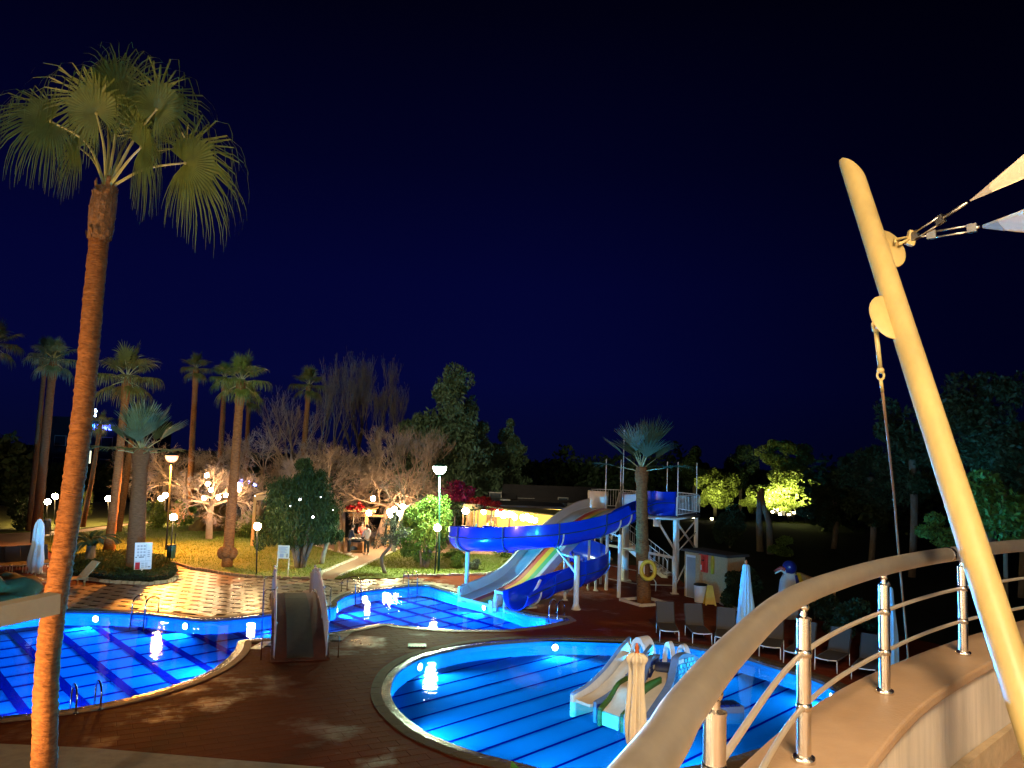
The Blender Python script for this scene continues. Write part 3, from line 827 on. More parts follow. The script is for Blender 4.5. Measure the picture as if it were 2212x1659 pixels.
def strip(w0, w1, dz, th, t0=0.0, t1=1.0, n=28, flat=False):
    mb = MB(); vs = []; fs = []
    for i in range(n + 1):
        t = t0 + (t1 - t0) * i / n; c = bc + bd * BL * t; z = bz(t) + dz
        zb = z - th if not flat else min(z - .05, max(-.02, z - th))
        vs += [c + bq * w0 + Vector((0, 0, z)), c + bq * w1 + Vector((0, 0, z)), c + bq * w1 + Vector((0, 0, zb)), c + bq * w0 + Vector((0, 0, zb))]
        if i: k = 4 * i; fs += [(k - 4, k - 3, k + 1, k), (k - 3, k - 2, k + 2, k + 1), (k - 2, k - 1, k + 3, k + 2), (k - 1, k - 4, k, k + 3)]
    fs += [(0, 3, 2, 1), (4 * n, 4 * n + 1, 4 * n + 2, 4 * n + 3)]
    return mb.add(vs, fs)
strip(-BW / 2, BW / 2, 0.02, .42, flat=True).build('deck', m_bbrick, br)
mw = BW * .50
strip(-BW * .235, BW * .235, .034, .012, .012, .49).build('mat', m_mat, br); strip(-BW * .235, BW * .235, .034, .012, .492, .985).build('mat', m_mat, br)
# brick courses standing proud along both edges of the deck
kb = None
for i in range(46):
    for sgn in (-1, 1):
        t = (i + .5) / 46; c = bc + bd * BL * t + bq * sgn * BW * .485; z = bz(t) + .03
        if kb is None: kb = MB().box((0, 0, 0), (.20, .10, .05), taper=.94).mesh('brick', m_bbrick)
        sl = (bz(min(1, t + .01)) - bz(max(0, t - .01))) / (BL * .02)
        inst('brick', kb, br, c - br.location + Vector((0, 0, z)), math.atan2(bd.y, bd.x), R_(.95, 1.02), ry=-math.atan(sl))
FH = .92
for sgn in (-1, 1):
    base = bc + bq * sgn * BW * .46
    pts = []
    for i in range(25): t = .015 + .97 * i / 24; pts.append(base + bd * BL * t + Vector((0, 0, bz(t) + FH)))
    rl = MB().tube(pts, .022, 8).build('top_rail', m_fence, br, smooth=True)
    MB().tube([p - Vector((0, 0, FH - .14)) for p in pts], .014, 6).build('bottom_rail', m_fence, br, smooth=True)
    MB().tube([p - Vector((0, 0, .13)) for p in pts], .010, 6).build('upper_rail', m_fence, br, smooth=True)
    for i in range(5):
        t = .015 + .97 * i / 4; c = base + bd * BL * t; z = bz(t)
        q = MB().tube([c + Vector((0, 0, z)), c + Vector((0, 0, z + FH + .03))], .026, 8).ball(c + Vector((0, 0, z + FH + .07)), .045, 10, 6)
        q.build('post', m_fence, br, smooth=True)
    for i in range(76):
        t = .015 + .97 * (i + .5) / 76; c = base + bd * BL * t; z = bz(t)
        MB().tube([c + Vector((0, 0, z + .13)), c + Vector((0, 0, z + FH - .01))], .009, 5, cap=False).build('baluster', m_fence, br)
    # outrigger grab rails
    for t in (.03, .36, .72) if sgn < 0 else (.02, .40):
        c = base + bd * BL * t; z = bz(t) + .62; o = bq * sgn * .34
        zb = 0 if t < .2 or t > .8 else WZ - .2
        MB().tube([c + Vector((0, 0, z)), c + o * .8 + Vector((0, 0, z)), c + o + Vector((0, 0, z - .06)), c + o + Vector((0, 0, zb))], .017, 8).build('grab_rail', m_ss, br, smooth=True)

# ================================================================== SLIDE TOWER
m_blue = mat('flume_blue', (0.003, 0.045, 0.72), 0.22, var=.12, vscale=1.2, coat=.25, bump=.03, bscale=5)
m_bluein = mat('flume_blue_inside', (0.008, 0.13, 0.55), 0.2, coat=.4, var=.1, vscale=1.5)
m_seam = mat('flume_seam', (0.015, 0.045, 0.16), .5)
m_ivory = mat('slide_ivory', (0.52, 0.45, 0.37), 0.35, var=.12, vscale=2.2, coat=.2)
m_red_s = mat('stripe_red', (0.55, 0.035, 0.02), .35); m_yel_s = mat('stripe_yellow', (0.70, 0.36, 0.02), .35); m_grn_s = mat('stripe_green', (0.05, 0.30, 0.08), .35)
m_col = mat('column_white', (0.60, 0.55, 0.49), 0.45, var=.12, vscale=3)
m_plat = mat('platform_grey', (0.10, 0.11, 0.12), .6, var=.2)
tw = thing('slide_tower', 'white steel slide tower with stairs, deck railings and tall thin poles', 'tower', (7.5, 37.5, 0))
PZ = 3.48
def col(name, a, b, r, n=14, m=None, par=None):
    return MB().tube([a, b], r, n).build(name, m or m_col, par or tw, smooth=False)
def plumb(u, v, z, r, name='column', flange=True):
    g = G(u, v); o = auto_smooth(col(name, g, (g.x, g.y, z), r))
    if flange: MB().box((g.x, g.y, .02), (r * 3.2, r * 3.2, .03)).build('foot_plate', m_col, o)
    return g
c1 = plumb(1457, 1283, PZ - .12, .105)
c2 = P(1504, 1112, 38.6); c2.z = 0; auto_smooth(col('column', c2, (c2.x, c2.y, PZ - .12), .10))
c3 = Vector((5.6, 36.9, 0)); 
c4 = plumb(1349, 1254, PZ - .12, .19)
c5 = Vector((8.9, 40.6, 0)); auto_smooth(col('column', c5, (c5.x, c5.y, PZ - .12), .10))
c6 = Vector((4.4, 40.7, 0)); auto_smooth(col('column', c6, (c6.x, c6.y, PZ - .12), .10))
# decks
right = [(6.35, 36.1), (7.75, 35.65), (c2.x + .12, 38.45), (8.9, 40.7), (7.2, 39.3)]
left = [(4.1, 39.0), (5.55, 37.6), (6.6, 38.2), (7.2, 39.35), (6.0, 41.2), (4.3, 40.9)]
MB().prism(right, PZ - .12, PZ, bottom=True).build('deck', m_plat, tw); MB().prism(left, PZ - .121, PZ + .004, bottom=True).build('deck', m_plat, tw)
for poly in (right, left):
    for i in range(len(poly)):
        a, b = poly[i - 1], poly[i]
        MB().tube([(*a, PZ - .10), (*b, PZ - .10)], .055, 8).build('edge_beam', m_col, tw, smooth=True)
def guard(a, b, z, h=.95, n=12, par=None):
    a = Vector((*a, z)) if len(a) == 2 else Vector(a); b = Vector((*b, z)) if len(b) == 2 else Vector(b); u_ = Vector((0, 0, 1)); p = par or tw
    g = MB().tube([a + u_ * .06, a + u_ * (h - .08), a.lerp(b, .05) + u_ * h, a.lerp(b, .95) + u_ * h, b + u_ * (h - .08), b + u_ * .06], .022, 8).tube([a + u_ * .1, b + u_ * .1], .018, 6).build('guard_frame', m_white, p, smooth=True)
    for i in range(1, n):
        c = a.lerp(b, i / n); MB().tube([c + u_ * .1, c + u_ * h], .010, 5, cap=False).build('guard_bar', m_white, g)
guard(right[1], right[2], PZ, n=16); guard(right[2], right[3], PZ, n=14)
guard((5.55, 37.6), (6.35, 37.9), PZ, n=7); guard((4.3, 40.9), (6.0, 41.2), PZ, n=12); guard((6.0, 41.2), (7.2, 39.4), PZ, n=12)
# ivory panels where the rainbow slide starts
for a, b, h in (((4.05, 39.15), (4.9, 38.35), .95), ((4.35, 40.7), (4.05, 39.15), .95), ((5.62, 37.7), (6.3, 37.5), .9)):
    q = MB().beam((*a, PZ + h / 2), (*b, PZ + h / 2), .07, h).build('panel', m_ivory, tw); bevel(q, .02)
# tall thin poles
for u, v0, v1, d in ((1310,991,1110,38.2),(1342,993,1062,39.5),(1348.5,928,1062,39.3),(1442,997,1060,37.9),(1465,998,1117,36.0),(1505.5,1000,1113,38.5)):
    t_ = P(u, v0, d); MB().tube([(t_.x, t_.y, PZ - .1), t_], .026, 8).build('pole', m_white, tw, smooth=True)
# braces
def brace(a, b, r=.05): return MB().tube([a, b], r, 8).build('brace', m_col, tw, smooth=True)
brace((c1.x, c1.y, 1.95), P(1413, 1112, 36.6), .055)
brace((c1.x + .05, c1.y, PZ - .25), (c2.x, c2.y, 1.75), .05); brace((c1.x + .1, c1.y, 1.9), (c2.x, c2.y, PZ - .9), .03)
brace((c2.x, c2.y, PZ - .3), (c5.x, c5.y, 1.8), .035); brace((c1.x, c1.y, .3), (c1.x + 1.3, c1.y + 2.2, 1.7), .035)
brace(P(1314, 1178, 37.5), (c1.x, c1.y, 1.62), .06)
q = P(1419, 1125, 36.6); MB().box(q + Vector((0, 0, -.05)), (.30, .25, .42)).build('bracket', m_col, tw)
# rope barriers
m_rope = mat('rope', (0.45, 0.42, 0.36), .9)
for z0, z1 in ((1.05, .95), (.42, .38)):
    a = P(1309, 1208 if z0 > 1 else 1228, 37.0); MB().tube([(a.x, a.y, z0), ((a.x + c1.x) / 2, (a.y + c1.y) / 2, (z0 + z1) / 2 - .12), (c1.x, c1.y, z1)], .022, 6).build('rope', m_rope, tw, smooth=True)
# stairs up from the back with a turn
def flight(a, b, w, n):
    a = Vector(a); b = Vector(b); d = (b - a); h = Vector((d.x, d.y, 0)).normalized(); s_ = Vector((h.y, -h.x, 0))
    for k in range(n):
        c = a + d * ((k + .5) / n); MB().box(c, (w, d.xy.length / n * .95, .05), math.atan2(s_.y, s_.x)).build('stair_tread', m_col, tw)
    for s2_ in (-1, 1):
        MB().beam(a + s_ * s2_ * w / 2 - Vector((0, 0, .08)), b + s_ * s2_ * w / 2 - Vector((0, 0, .08)), .05, .2).build('stringer', m_col, tw)
        guard(a + s_ * s2_ * (w / 2 + .04), b + s_ * s2_ * (w / 2 + .04), 0, .95, n + 2)
flight((8.6, 41.0, .0), (6.3, 42.2, 1.7), .9, 9)
MB().box((5.6, 42.4, 1.70), (1.3, 1.2, .06), -.4).build('landing', m_plat, tw)
flight((5.2, 42.1, 1.75), (5.3, 40.2, PZ), .9, 8)
guard((4.9, 42.9), (6.0, 43.0), 1.7, n=8)

# ------------------------------------------------------------------ blue flume
flume = thing('blue_flume', 'big blue water slide flume winding down from the tower into the pool', 'water slide', (7, 35.6, 0))
ctl = [P(1440, 1110, 36.6), P(1395, 1116, 36.0), P(1340, 1139, 35.2), P(1290, 1161, 34.3), P(1202, 1181, 33.3), P(1120, 1188, 33.3), P(1050, 1191, 33.9), P(1010, 1189, 35.0)]
ctl[0].z = PZ + .03; ctl[1].z = PZ - .02
zl = ctl[-1].z
lx = ctl[-1].x
ctl += [Vector((lx - .35, 36.3, zl - .12)), Vector((lx + .5, 37.7, zl - .25)), Vector((.3, 38.7, 1.22)), Vector((2.2, 38.6, 1.08)), Vector((3.7, 37.4, .92)), Vector((4.15, 35.9, .76)), Vector((3.65, 34.4, .60)), Vector((2.6, 33.3, .45)), Vector((1.75, 32.4, .30)), P(1140, 1312, 31.3), P(1112, 1316, 30.5)]
ctl[-2].z = .12; ctl[-1].z = .02
path = resample(crom(ctl, 14), .16)
NP = len(path)
def cross(i, r, wl, wr, off):
    """ring of points of the open trough at station i; wl, wr raise the left/right wall"""
    d = (path[min(i + 1, NP - 1)] - path[max(i - 1, 0)]); d.z = 0; d.normalize(); s_ = Vector((-d.y, d.x, 0)); c = path[i] + Vector((0, 0, r))
    pts = [c + s_ * (r + off) + Vector((0, 0, wl))]
    for k in range(13):
        t = PI * k / 12; pts.append(c + s_ * (r + off) * math.cos(t) - Vector((0, 0, (r + off) * math.sin(t))))
    pts.append(c - s_ * (r + off) + Vector((0, 0, wr)))
    return pts
FR = .58
def wallh(i):
    t = i / (NP - 1)
    # left wall (inner side) low, right wall (outer on the long bend) raised
    a = .10; b = .10
    if t < .16: a = b = .22
    elif t < .80: b = .10; a = .10
    return a, b
# turn direction sets which side carries the raised guard
raise_ = []
for i in range(NP):
    a = path[max(i - 6, 0)]; b = path[i]; c = path[min(i + 6, NP - 1)]
    cr = (b - a).xy.to_3d().cross((c - b).xy.to_3d()).z
    raise_.append(cr)
def walls(i):
    t = i / (NP - 1); e0 = min(1, t / .03)
    if t < .10: return .5 * e0 * 0 + .12, .12
    lo = .06
    hi = .46 if t < .52 else (.58 if t < .86 else .58 * max(0, (1 - t) / .14) + .06)
    # before the left bend the camera side is on the left of travel
    return (hi if t < .47 else (hi if True else lo)), (lo + (.0 if t < .47 else .05))
nsec = 13
cuts = [round(NP * k / nsec) for k in range(nsec + 1)]; cuts[-1] = NP - 1
for k in range(nsec):
    a, b = cuts[k], cuts[k + 1]
    outer = MB(); vs = []; fs = []
    for i in range(a, b + 1):
        wl, wr = walls(i)
        o_ = cross(i, FR, wl, wr, .0); n_ = cross(i, FR, wl, wr, -.035)
        ring_ = o_ + n_[::-1]; vs += ring_
        m_ = len(ring_)
        if i > a:
            q = (i - a) * m_
            for j in range(m_): fs.append((q - m_ + j, q - m_ + (j + 1) % m_, q + (j + 1) % m_, q + j))
    m_ = 30
    fs.append(tuple(range(m_ - 1, -1, -1))); fs.append(tuple(len(vs) - m_ + j for j in range(m_)))
    sec = outer.add(vs, fs).build('flume_section', m_blue, flume); auto_smooth(sec, 38)
    if k:
        fl2 = MB(); vs = []; fs = []
        for i in (a, min(a + 0, NP - 1)):
            pass
        wl, wr = walls(a); d = (path[min(a + 1, NP - 1)] - path[a - 1]).normalized()
        r0 = [p - d * .03 for p in cross(a, FR, wl, wr, .05)]; r1 = [p + d * .03 for p in cross(a, FR, wl, wr, .05)]
        i0 = [p - d * .03 for p in cross(a, FR, wl, wr, .002)]; i1 = [p + d * .03 for p in cross(a, FR, wl, wr, .002)]
        vs = r0 + r1 + i0 + i1; m_ = 15
        for j in range(m_ - 1):
            fs += [(j, j + 1, m_ + j + 1, m_ + j), (2 * m_ + j, j, j + 1, 2 * m_ + j + 1)[::-1], (m_ + j, m_ + j + 1, 3 * m_ + j + 1, 3 * m_ + j)]
        fl2.add(vs, fs).build('flange', m_seam if k < 7 else m_blue, sec)
    # horizontal joint between trough and raised guard
    js = []
    for i in range(a, b + 1):
        c = cross(i, FR, 0, 0, .012); js.append(c[1] + Vector((0, 0, .0)))
    MB().tube(js, .026, 6).build('joint', m_seam, sec, smooth=True)
# start tub on the deck
st_c = Vector((ctl[0].x - .28, ctl[0].y + .25, PZ))
tub = MB(); pts_o = []; 
for k in range(15):
    t = math.radians(-205 + 215 * k / 14); pts_o.append((math.cos(t), math.sin(t)))
vs = []; fs = []
for k, (x, y) in enumerate(pts_o):
    for r, z in ((.78, 0), (.80, 1.12), (.74, 1.12), (.72, .02)):
        vs.append(st_c + Vector((x * r, y * r, z)))
    if k:
        q = 4 * k
        for j in range(4): fs.append((q - 4 + j, q + j, q + (j + 1) % 4, q - 4 + (j + 1) % 4))
fs += [(0, 1, 2, 3), tuple(4 * 14 + j for j in (3, 2, 1, 0))]
auto_smooth(tub.add(vs, fs).build('start_tub', m_blue, flume), 40)
# white cradles and supports
sup = [(4, None)]
def cradle(i, base=None, rad=.075):
    wl, wr = walls(i); c = cross(i, FR, 0, 0, .04)[1:14]
    MB().tube(c, .035, 6).build('cradle', m_col, flume, smooth=True)
    lowp = min(c, key=lambda p: p.z)
    if base is not None:
        auto_smooth(MB().tube([base, (base.x, base.y, lowp.z - .02)], rad, 14).build('support_column', m_col, flume)); MB().box(base + Vector((0, 0, .02)), (rad * 3.6, rad * 3.6, .03)).build('foot_plate', m_col, flume)
    return lowp
def nearest(px): return min(range(NP), key=lambda i: (path[i] - px).length)
i = nearest(ctl[7]); lo = cradle(i); cradle(i, Vector((lo.x, lo.y, 0)), .095)
MB().tube([cross(i, FR, 0, 0, .04)[1] + Vector((-.2, 0, 0)), cross(i, FR, 0, 0, .04)[1]], .03, 6).build('cradle_end', m_col, flume)
i = nearest(ctl[4]); lo = cradle(i)
mc = G(1244, 1317); mt_ = 2.12
auto_smooth(MB().tube([mc, (mc.x, mc.y, mt_)], .11, 16).build('support_column', m_col, flume)); q = MB().lathe([(.19, .0), (.19, .03), (.17, .05), (.115, .22)], mc, 8).build('foot_plate', m_col, flume)
MB().tube([(mc.x, mc.y, 1.38), lo + Vector((.0, -.02, -.1))], .055, 8).build('arm', m_col, flume, smooth=True)
MB().tube([(mc.x, mc.y, mt_ - .12), (mc.x - .6, mc.y + .7, mt_ - .03)], .045, 8).build('arm', m_col, flume, smooth=True)
for p_ in (ctl[13], ctl[15], ctl[10], ctl[12]):
    i = nearest(p_); lo = cradle(i); cradle(i, Vector((lo.x, lo.y, 0)), .06)
i = nearest(ctl[17]); lo = cradle(i); MB().box((lo.x + .1, lo.y - .1, .04), (.5, .2, .06), .5).build('foot_plate', m_col, flume)
for px_, zz, r in (((1336.6, 1291), None, .085), ((1309.5, 1275), None, .08), ((1297, 1262), None, .06)):
    g = G(*px_); 
    k = min(range(NP // 2), key=lambda i: (path[i].xy - g.xy).length)
    auto_smooth(MB().tube([g, (g.x, g.y, path[k].z - .05)], r, 12).build('support_column', m_col, flume))
    if (path[k].xy - g.xy).length > .1: MB().tube([(g.x, g.y, path[k].z - .15), path[k] - Vector((0, 0, .03))], .04, 8).build('arm', m_col, flume)
    cradle(k)
sg = path[nearest(ctl[16])]; 
MB().tube([sg + Vector((-.35, -.72, .75)), sg + Vector((-.6, -.78, .25))], .06, 8).build('arm', m_white, flume, smooth=True)

# ------------------------------------------------------------------ rainbow slide
rs = thing('rainbow_slide', 'wide ivory slide with red yellow and green stripes into the pool', 'water slide', (0, 34, 0))
Lp0 = G(993, 1294, WZ); sdir = Vector((.737, .676, 0)); qd = Vector((.676, -.737, 0))
prof = []
for u, v in ((993,1262),(1010,1256),(1050.6,1240),(1088,1219),(1122,1185),(1155,1151),(1188,1121),(1222.5,1096),(1250,1083),(1274,1077)):
    p = VP(u, v, Lp0, sdir); prof.append(((p - Lp0).xy.dot(sdir.xy), p.z))
tmax = prof[-1][0]; zmax = prof[-1][1]
zt = PZ + .55
# same curve, scaled so that the top meets the deck wall
prof = [(t, .42 + (z - prof[0][1]) / (zmax - prof[0][1]) * (zt - .42)) for t, z in prof]
fine = crom([Vector((t, z, 0)) for t, z in prof], 5)
WD = 1.9; WH = .42
def rsheet(w0, w1, dz, th, name, m, t0=None):
    mb = MB(); vs = []; fs = []
    for i, p in enumerate(fine):
        b = Lp0 + sdir * p.x; z = p.y - WH + dz
        for w in (w0, w1):
            for zz in (z, z - th): vs.append((b.x + qd.x * w, b.y + qd.y * w, zz))
        if i: k = 4 * i; fs += [(k - 4, k - 2, k + 2, k), (k - 3, k + 1, k + 3, k - 1), (k - 4, k, k + 1, k - 3), (k - 2, k - 1, k + 3, k + 2)]
    fs += [(0, 1, 3, 2), (4 * len(fine) - 4, 4 * len(fine) - 2, 4 * len(fine) - 1, 4 * len(fine) - 3)]
    return auto_smooth(mb.add(vs, fs).build(name, m, rs), 40)
rsheet(0, WD, 0, .12, 'bed', m_ivory)
rsheet(-.10, .0, WH, WH + .12, 'side_wall', m_ivory)
rsheet(WD, WD + .20, WH * .34, WH + .05, 'side_wall', m_ivory)
for k, m_ in enumerate((m_red_s, m_yel_s, m_grn_s)):
    w0 = .86 + .31 * k; rsheet(w0, w0 + .31, .008, .004, 'stripe', m_)
rsheet(.82, .86, .05, .05, 'lane_rib', m_ivory)
# outlet blocks at the water
for w in (-.05, WD + .30):
    c = Lp0 + qd * w + sdir * .12
    q = MB().prism([(0, 0), (.55, 0), (.55, .55), (.42, .72), (.25, .76), (.08, .66), (0, .45)], -.09, .09, bottom=True)
    q.v = [(c.x + sdir.x * (x - .1) + qd.x * z, c.y + sdir.y * (x - .1) + qd.y * z, y * .95 - .25) for x, y, z in q.v]
    q = q.build('end_block', m_ivory, rs); bevel(q, .03)
c = Lp0 + qd * (WD + .60) + sdir * .3
for dx in (-.32, .22):
    q = MB().box(c + qd * dx + Vector((0, 0, .28)), (.14, .5, .85), math.atan2(sdir.y, sdir.x) - PI / 2).build('end_block', m_ivory, rs); bevel(q, .05)
q = MB().box(c + qd * -.05 + Vector((0, 0, .62)), (.6, .48, .14), math.atan2(sdir.y, sdir.x) - PI / 2).build('end_block', m_ivory, rs); bevel(q, .05)
for t, w in ((3.0, WD), (4.6, WD), (6.0, WD), (4.6, 0), (6.4, 0)):
    b = Lp0 + sdir * t + qd * w; z = min(fine, key=lambda p: abs(p.x - t)).y - WH - .1
    MB().tube([(b.x, b.y, 0), (b.x, b.y, z)], .06, 10).build('leg', m_col, rs)

# ================================================================== CHILDREN'S SLIDES IN THE STRIPED POOL
m_kid = mat('kids_slide_cream', (0.60, 0.50, 0.37), 0.45, var=.12, vscale=5, bump=.1)
m_kidw = mat('kids_slide_white', (0.62, 0.62, 0.62), 0.45, var=.08)
m_mort = mat('stone_joint_blue', (0.12, 0.17, 0.28), .6, var=.2)
m_sb = mat('stone_blue', (0.004, 0.014, 0.13), .4, var=.5, vscale=3); m_sw = mat('stone_white', (0.55, 0.52, 0.46), .5, var=.2); m_sr = mat('stone_brown', (0.16, 0.06, 0.05), .5)
m_grn = mat('kids_green', (0.035, 0.075, 0.008), .45, var=.2); m_navy = mat('kids_navy', (0.012, 0.016, 0.05), .4)
ks = thing('kids_slides', 'cream and blue stone patterned toddler slides standing in the pool', 'toddler slide', (3.6, 20.2, WZ))
def kp(x, y, d):  # crop pixel to point at depth d
    return P(1209.7 + x * .18229, 1353.7 + y * .18229, d)
def chute(cl, wid, m, name, thick=.07):
    mb = MB(); vs = []; fs = []
    for i, p in enumerate(cl):
        d = (cl[min(i + 1, len(cl) - 1)] - cl[max(i - 1, 0)]); d.z = 0; d.normalize(); s_ = Vector((-d.y, d.x, 0)); w = wid[i] if isinstance(wid, list) else wid
        for sgn in (-1, 1):
            for zz in (0, -thick): vs.append(p + s_ * sgn * w / 2 + Vector((0, 0, zz)))
        if i: k = 4 * i; fs += [(k - 4, k - 2, k + 2, k), (k - 3, k + 1, k + 3, k - 1), (k - 4, k, k + 1, k - 3), (k - 2, k - 1, k + 3, k + 2)]
    fs += [(0, 1, 3, 2), (4 * len(cl) - 4, 4 * len(cl) - 2, 4 * len(cl) - 1, 4 * len(cl) - 3)]
    return auto_smooth(mb.add(vs, fs).build(name, m, ks), 40)
def fin(cl, hs, th, m, name, stones=0, zb=-.45, sides=(-1, 1), rim=None):
    """an upright wall along cl (ground plan) with top heights hs; proud stones on its faces"""
    cl = [Vector((p.x, p.y, 0)) for p in cl]; mb = MB(); vs = []; fs = []; n_ = len(cl)
    nr = []
    for i, p in enumerate(cl):
        d = (cl[min(i + 1, n_ - 1)] - cl[max(i - 1, 0)]).normalized(); s_ = Vector((-d.y, d.x, 0)); nr.append(s_)
        vs += [p + s_ * th / 2 + Vector((0, 0, hs[i])), p - s_ * th / 2 + Vector((0, 0, hs[i])), p - s_ * th / 2 + Vector((0, 0, zb)), p + s_ * th / 2 + Vector((0, 0, zb))]
        if i: k = 4 * i; fs += [(k - 4, k - 3, k + 1, k), (k - 3, k - 2, k + 2, k + 1), (k - 1, k - 4, k, k + 3)]
    fs += [(0, 3, 2, 1), (4 * n_ - 4, 4 * n_ - 3, 4 * n_ - 2, 4 * n_ - 1)]
    o = auto_smooth(mb.add(vs, fs).build(name, m, ks), 35)
    if rim:
        MB().tube([p + Vector((0, 0, hs[i])) for i, p in enumerate(cl)], th * .56, 8).build('rim', rim, o, smooth=True)
    if stones:
        L = [0]
        for a, b in zip(cl, cl[1:]): L.append(L[-1] + (b - a).length)
        h_ = .125; w_ = .15
        rows = int((max(hs) - WZ) / h_) + 1
        for r in range(rows):
            k = int(L[-1] / w_)
            for c_ in range(k):
                t = (c_ + .5 + .4 * (r % 2)) * w_
                if t > L[-1] - .05: continue
                j = max(0, max(x for x in range(len(L)) if L[x] <= t)); j = min(j, n_ - 2); f = (t - L[j]) / max(1e-6, L[j + 1] - L[j])
                z = WZ - .02 + (r + .5) * h_; top = hs[j] * (1 - f) + hs[j + 1] * f
                if z + h_ * .5 > top - .01: continue
                p = cl[j].lerp(cl[j + 1], f); s_ = nr[j].lerp(nr[j + 1], f).normalized()
                mm = m_sb if random.random() < .86 else random.choice((m_sw, m_sw, m_sr))
                for sg in sides:
                    q = MB().box(p + s_ * sg * th / 2 + Vector((0, 0, z)), (w_ * R_(.74, .86), .03, h_ * R_(.72, .84)), math.atan2(-s_.x, s_.y), taper=.9)
                    q.build('stone', mm, o)
    return o
# left chute with its arched hood
def smoothz(pts, n=7): return crom(pts, n)
lA = [Vector((2.02, 19.62, -.02)), Vector((2.45, 20.0, .05)), Vector((2.95, 20.45, .30)), Vector((3.35, 20.9, .58)), Vector((3.62, 21.3, .72)), Vector((3.75, 21.6, .74))]
ca_ = smoothz(lA); chute(ca_, .48, m_kid, 'chute')
fin([p + Vector((-.26, .22, 0)) for p in ca_], [p.z + .10 + .22 * min(1, k / 22) for k, p in enumerate(ca_)], .09, m_kid, 'chute_wall', rim=m_mort)
fin([p + Vector((.28, -.16, 0)) for p in ca_], [p.z + .06 + .20 * min(1, k / 20) for k, p in enumerate(ca_)], .10, m_mort, 'stone_wall', stones=1)
def hood(c, w, h, d, rz, m, m2):
    mb = MB(); n_ = 12; vs = []; fs = []; M3 = Matrix.Rotation(rz, 3, 'Z')
    for y in (-d / 2, d / 2):
        for r in (1.0, .80):
            for k in range(n_ + 1):
                t = PI * k / n_; vs.append(c + M3 @ Vector((math.cos(t) * w / 2 * r, y, math.sin(t) ** .8 * h * r)))
    q = n_ + 1
    for k in range(n_):
        fs += [(k, k + 1, q + k + 1, q + k)[::-1], (2 * q + k, 2 * q + k + 1, 3 * q + k + 1, 3 * q + k), (k, k + 1, 2 * q + k + 1, 2 * q + k), (q + k, q + k + 1, 3 * q + k + 1, 3 * q + k)[::-1]]
    fs += [(0, q, 3 * q, 2 * q), (n_, 2 * q + n_, 3 * q + n_, q + n_)]
    return auto_smooth(mb.add(vs, fs).build('hood', m, ks), 40)
hood(Vector((3.85, 21.75, .42)), .62, .72, .42, -.85, m_kidw, None)
# middle low slide with green cheeks
mA = smoothz([Vector((2.62, 19.05, -.12)), Vector((2.9, 19.3, .10)), Vector((3.12, 19.55, .34)), Vector((3.35, 19.85, .40)), Vector((3.75, 20.2, .46))])
chute(mA, .52, m_kid, 'chute', .3)
for o_ in (Vector((-.24, .20, 0)), Vector((.25, -.21, 0))):
    fin([p + o_ for p in mA], [p.z + .05 for p in mA], .09, m_grn, 'green_cheek', rim=m_grn)
# right chute between two tall stone walls
rA = smoothz([P(1374, 1552, 18.5), P(1392, 1530, 18.9), P(1412, 1503, 19.4), P(1428, 1474, 20.0), P(1436, 1456, 20.5), P(1440, 1450, 20.8)])
chute(rA, .60, m_kid, 'chute')
def rimwall(px, th, name):
    q = crom([P(u, v, d) for u, v, d in px], 7); return fin(q, [max(WZ + .06, p.z) for p in q], th, m_mort, name, stones=1)
rimwall([(1352,1546,18.7),(1376,1508,19.3),(1389,1470,19.9),(1397,1440,20.4),(1406,1418,20.8),(1421,1413,21.2)], .12, 'stone_wall')
rimwall([(1397,1552,18.4),(1424,1512,19.1),(1446,1476,19.7),(1454,1442,20.2),(1461,1418,20.5),(1482,1410,20.8),(1509,1423,21.2),(1530,1450,21.4)], .18, 'stone_wall')
q = MB().tube([P(1419, 1446, 20.9), P(1452, 1448, 20.75)], .20, 14).build('roller', m_navy, ks); auto_smooth(q)
bk = [(3.55, 21.5), (4.3, 21.1), (5.0, 21.0), (5.2, 21.9), (4.2, 22.3)]
MB().prism(bk, -.5, .36).build('platform', m_mort, ks)
for (u, v, d, w, h) in ((1445, 1440, 21.2, .34, .66), (1476, 1432, 21.7, .40, .50)):
    c = P(u, v, d); hood(Vector((c.x, c.y, c.z)), w, h, .16, -.9, m_kidw, None); MB().box((c.x, c.y, c.z / 2 - .22), (w * .9, .14, max(.2, c.z + .44)), -.9).build('hood_base', m_kidw, ks)
# stepped block at the right
e1 = P(1573, 1489, 19.6)
q = MB()
for k in range(4):
    q.box((e1.x - .18 + .14 * k, e1.y + .04 * k, .10), (.11, .30, .16))
st_ = MB().box((e1.x, e1.y, -.15), (.64, .42, .40), .25).build('step_block', m_mort, ks)
for k in range(4):
    for r in range(2):
        MB().box((e1.x - .22 + .14 * k, e1.y - .23 + .036 * k, -.02 - .15 * r + .06), (.11, .05, .12), .25).build('stone', m_sb if r == 0 else m_sw, st_)
for k in range(4): MB().box((e1.x - .22 + .14 * k, e1.y + .036 * k, .06), (.11, .36, .04), .25).build('stone', m_sb, st_)
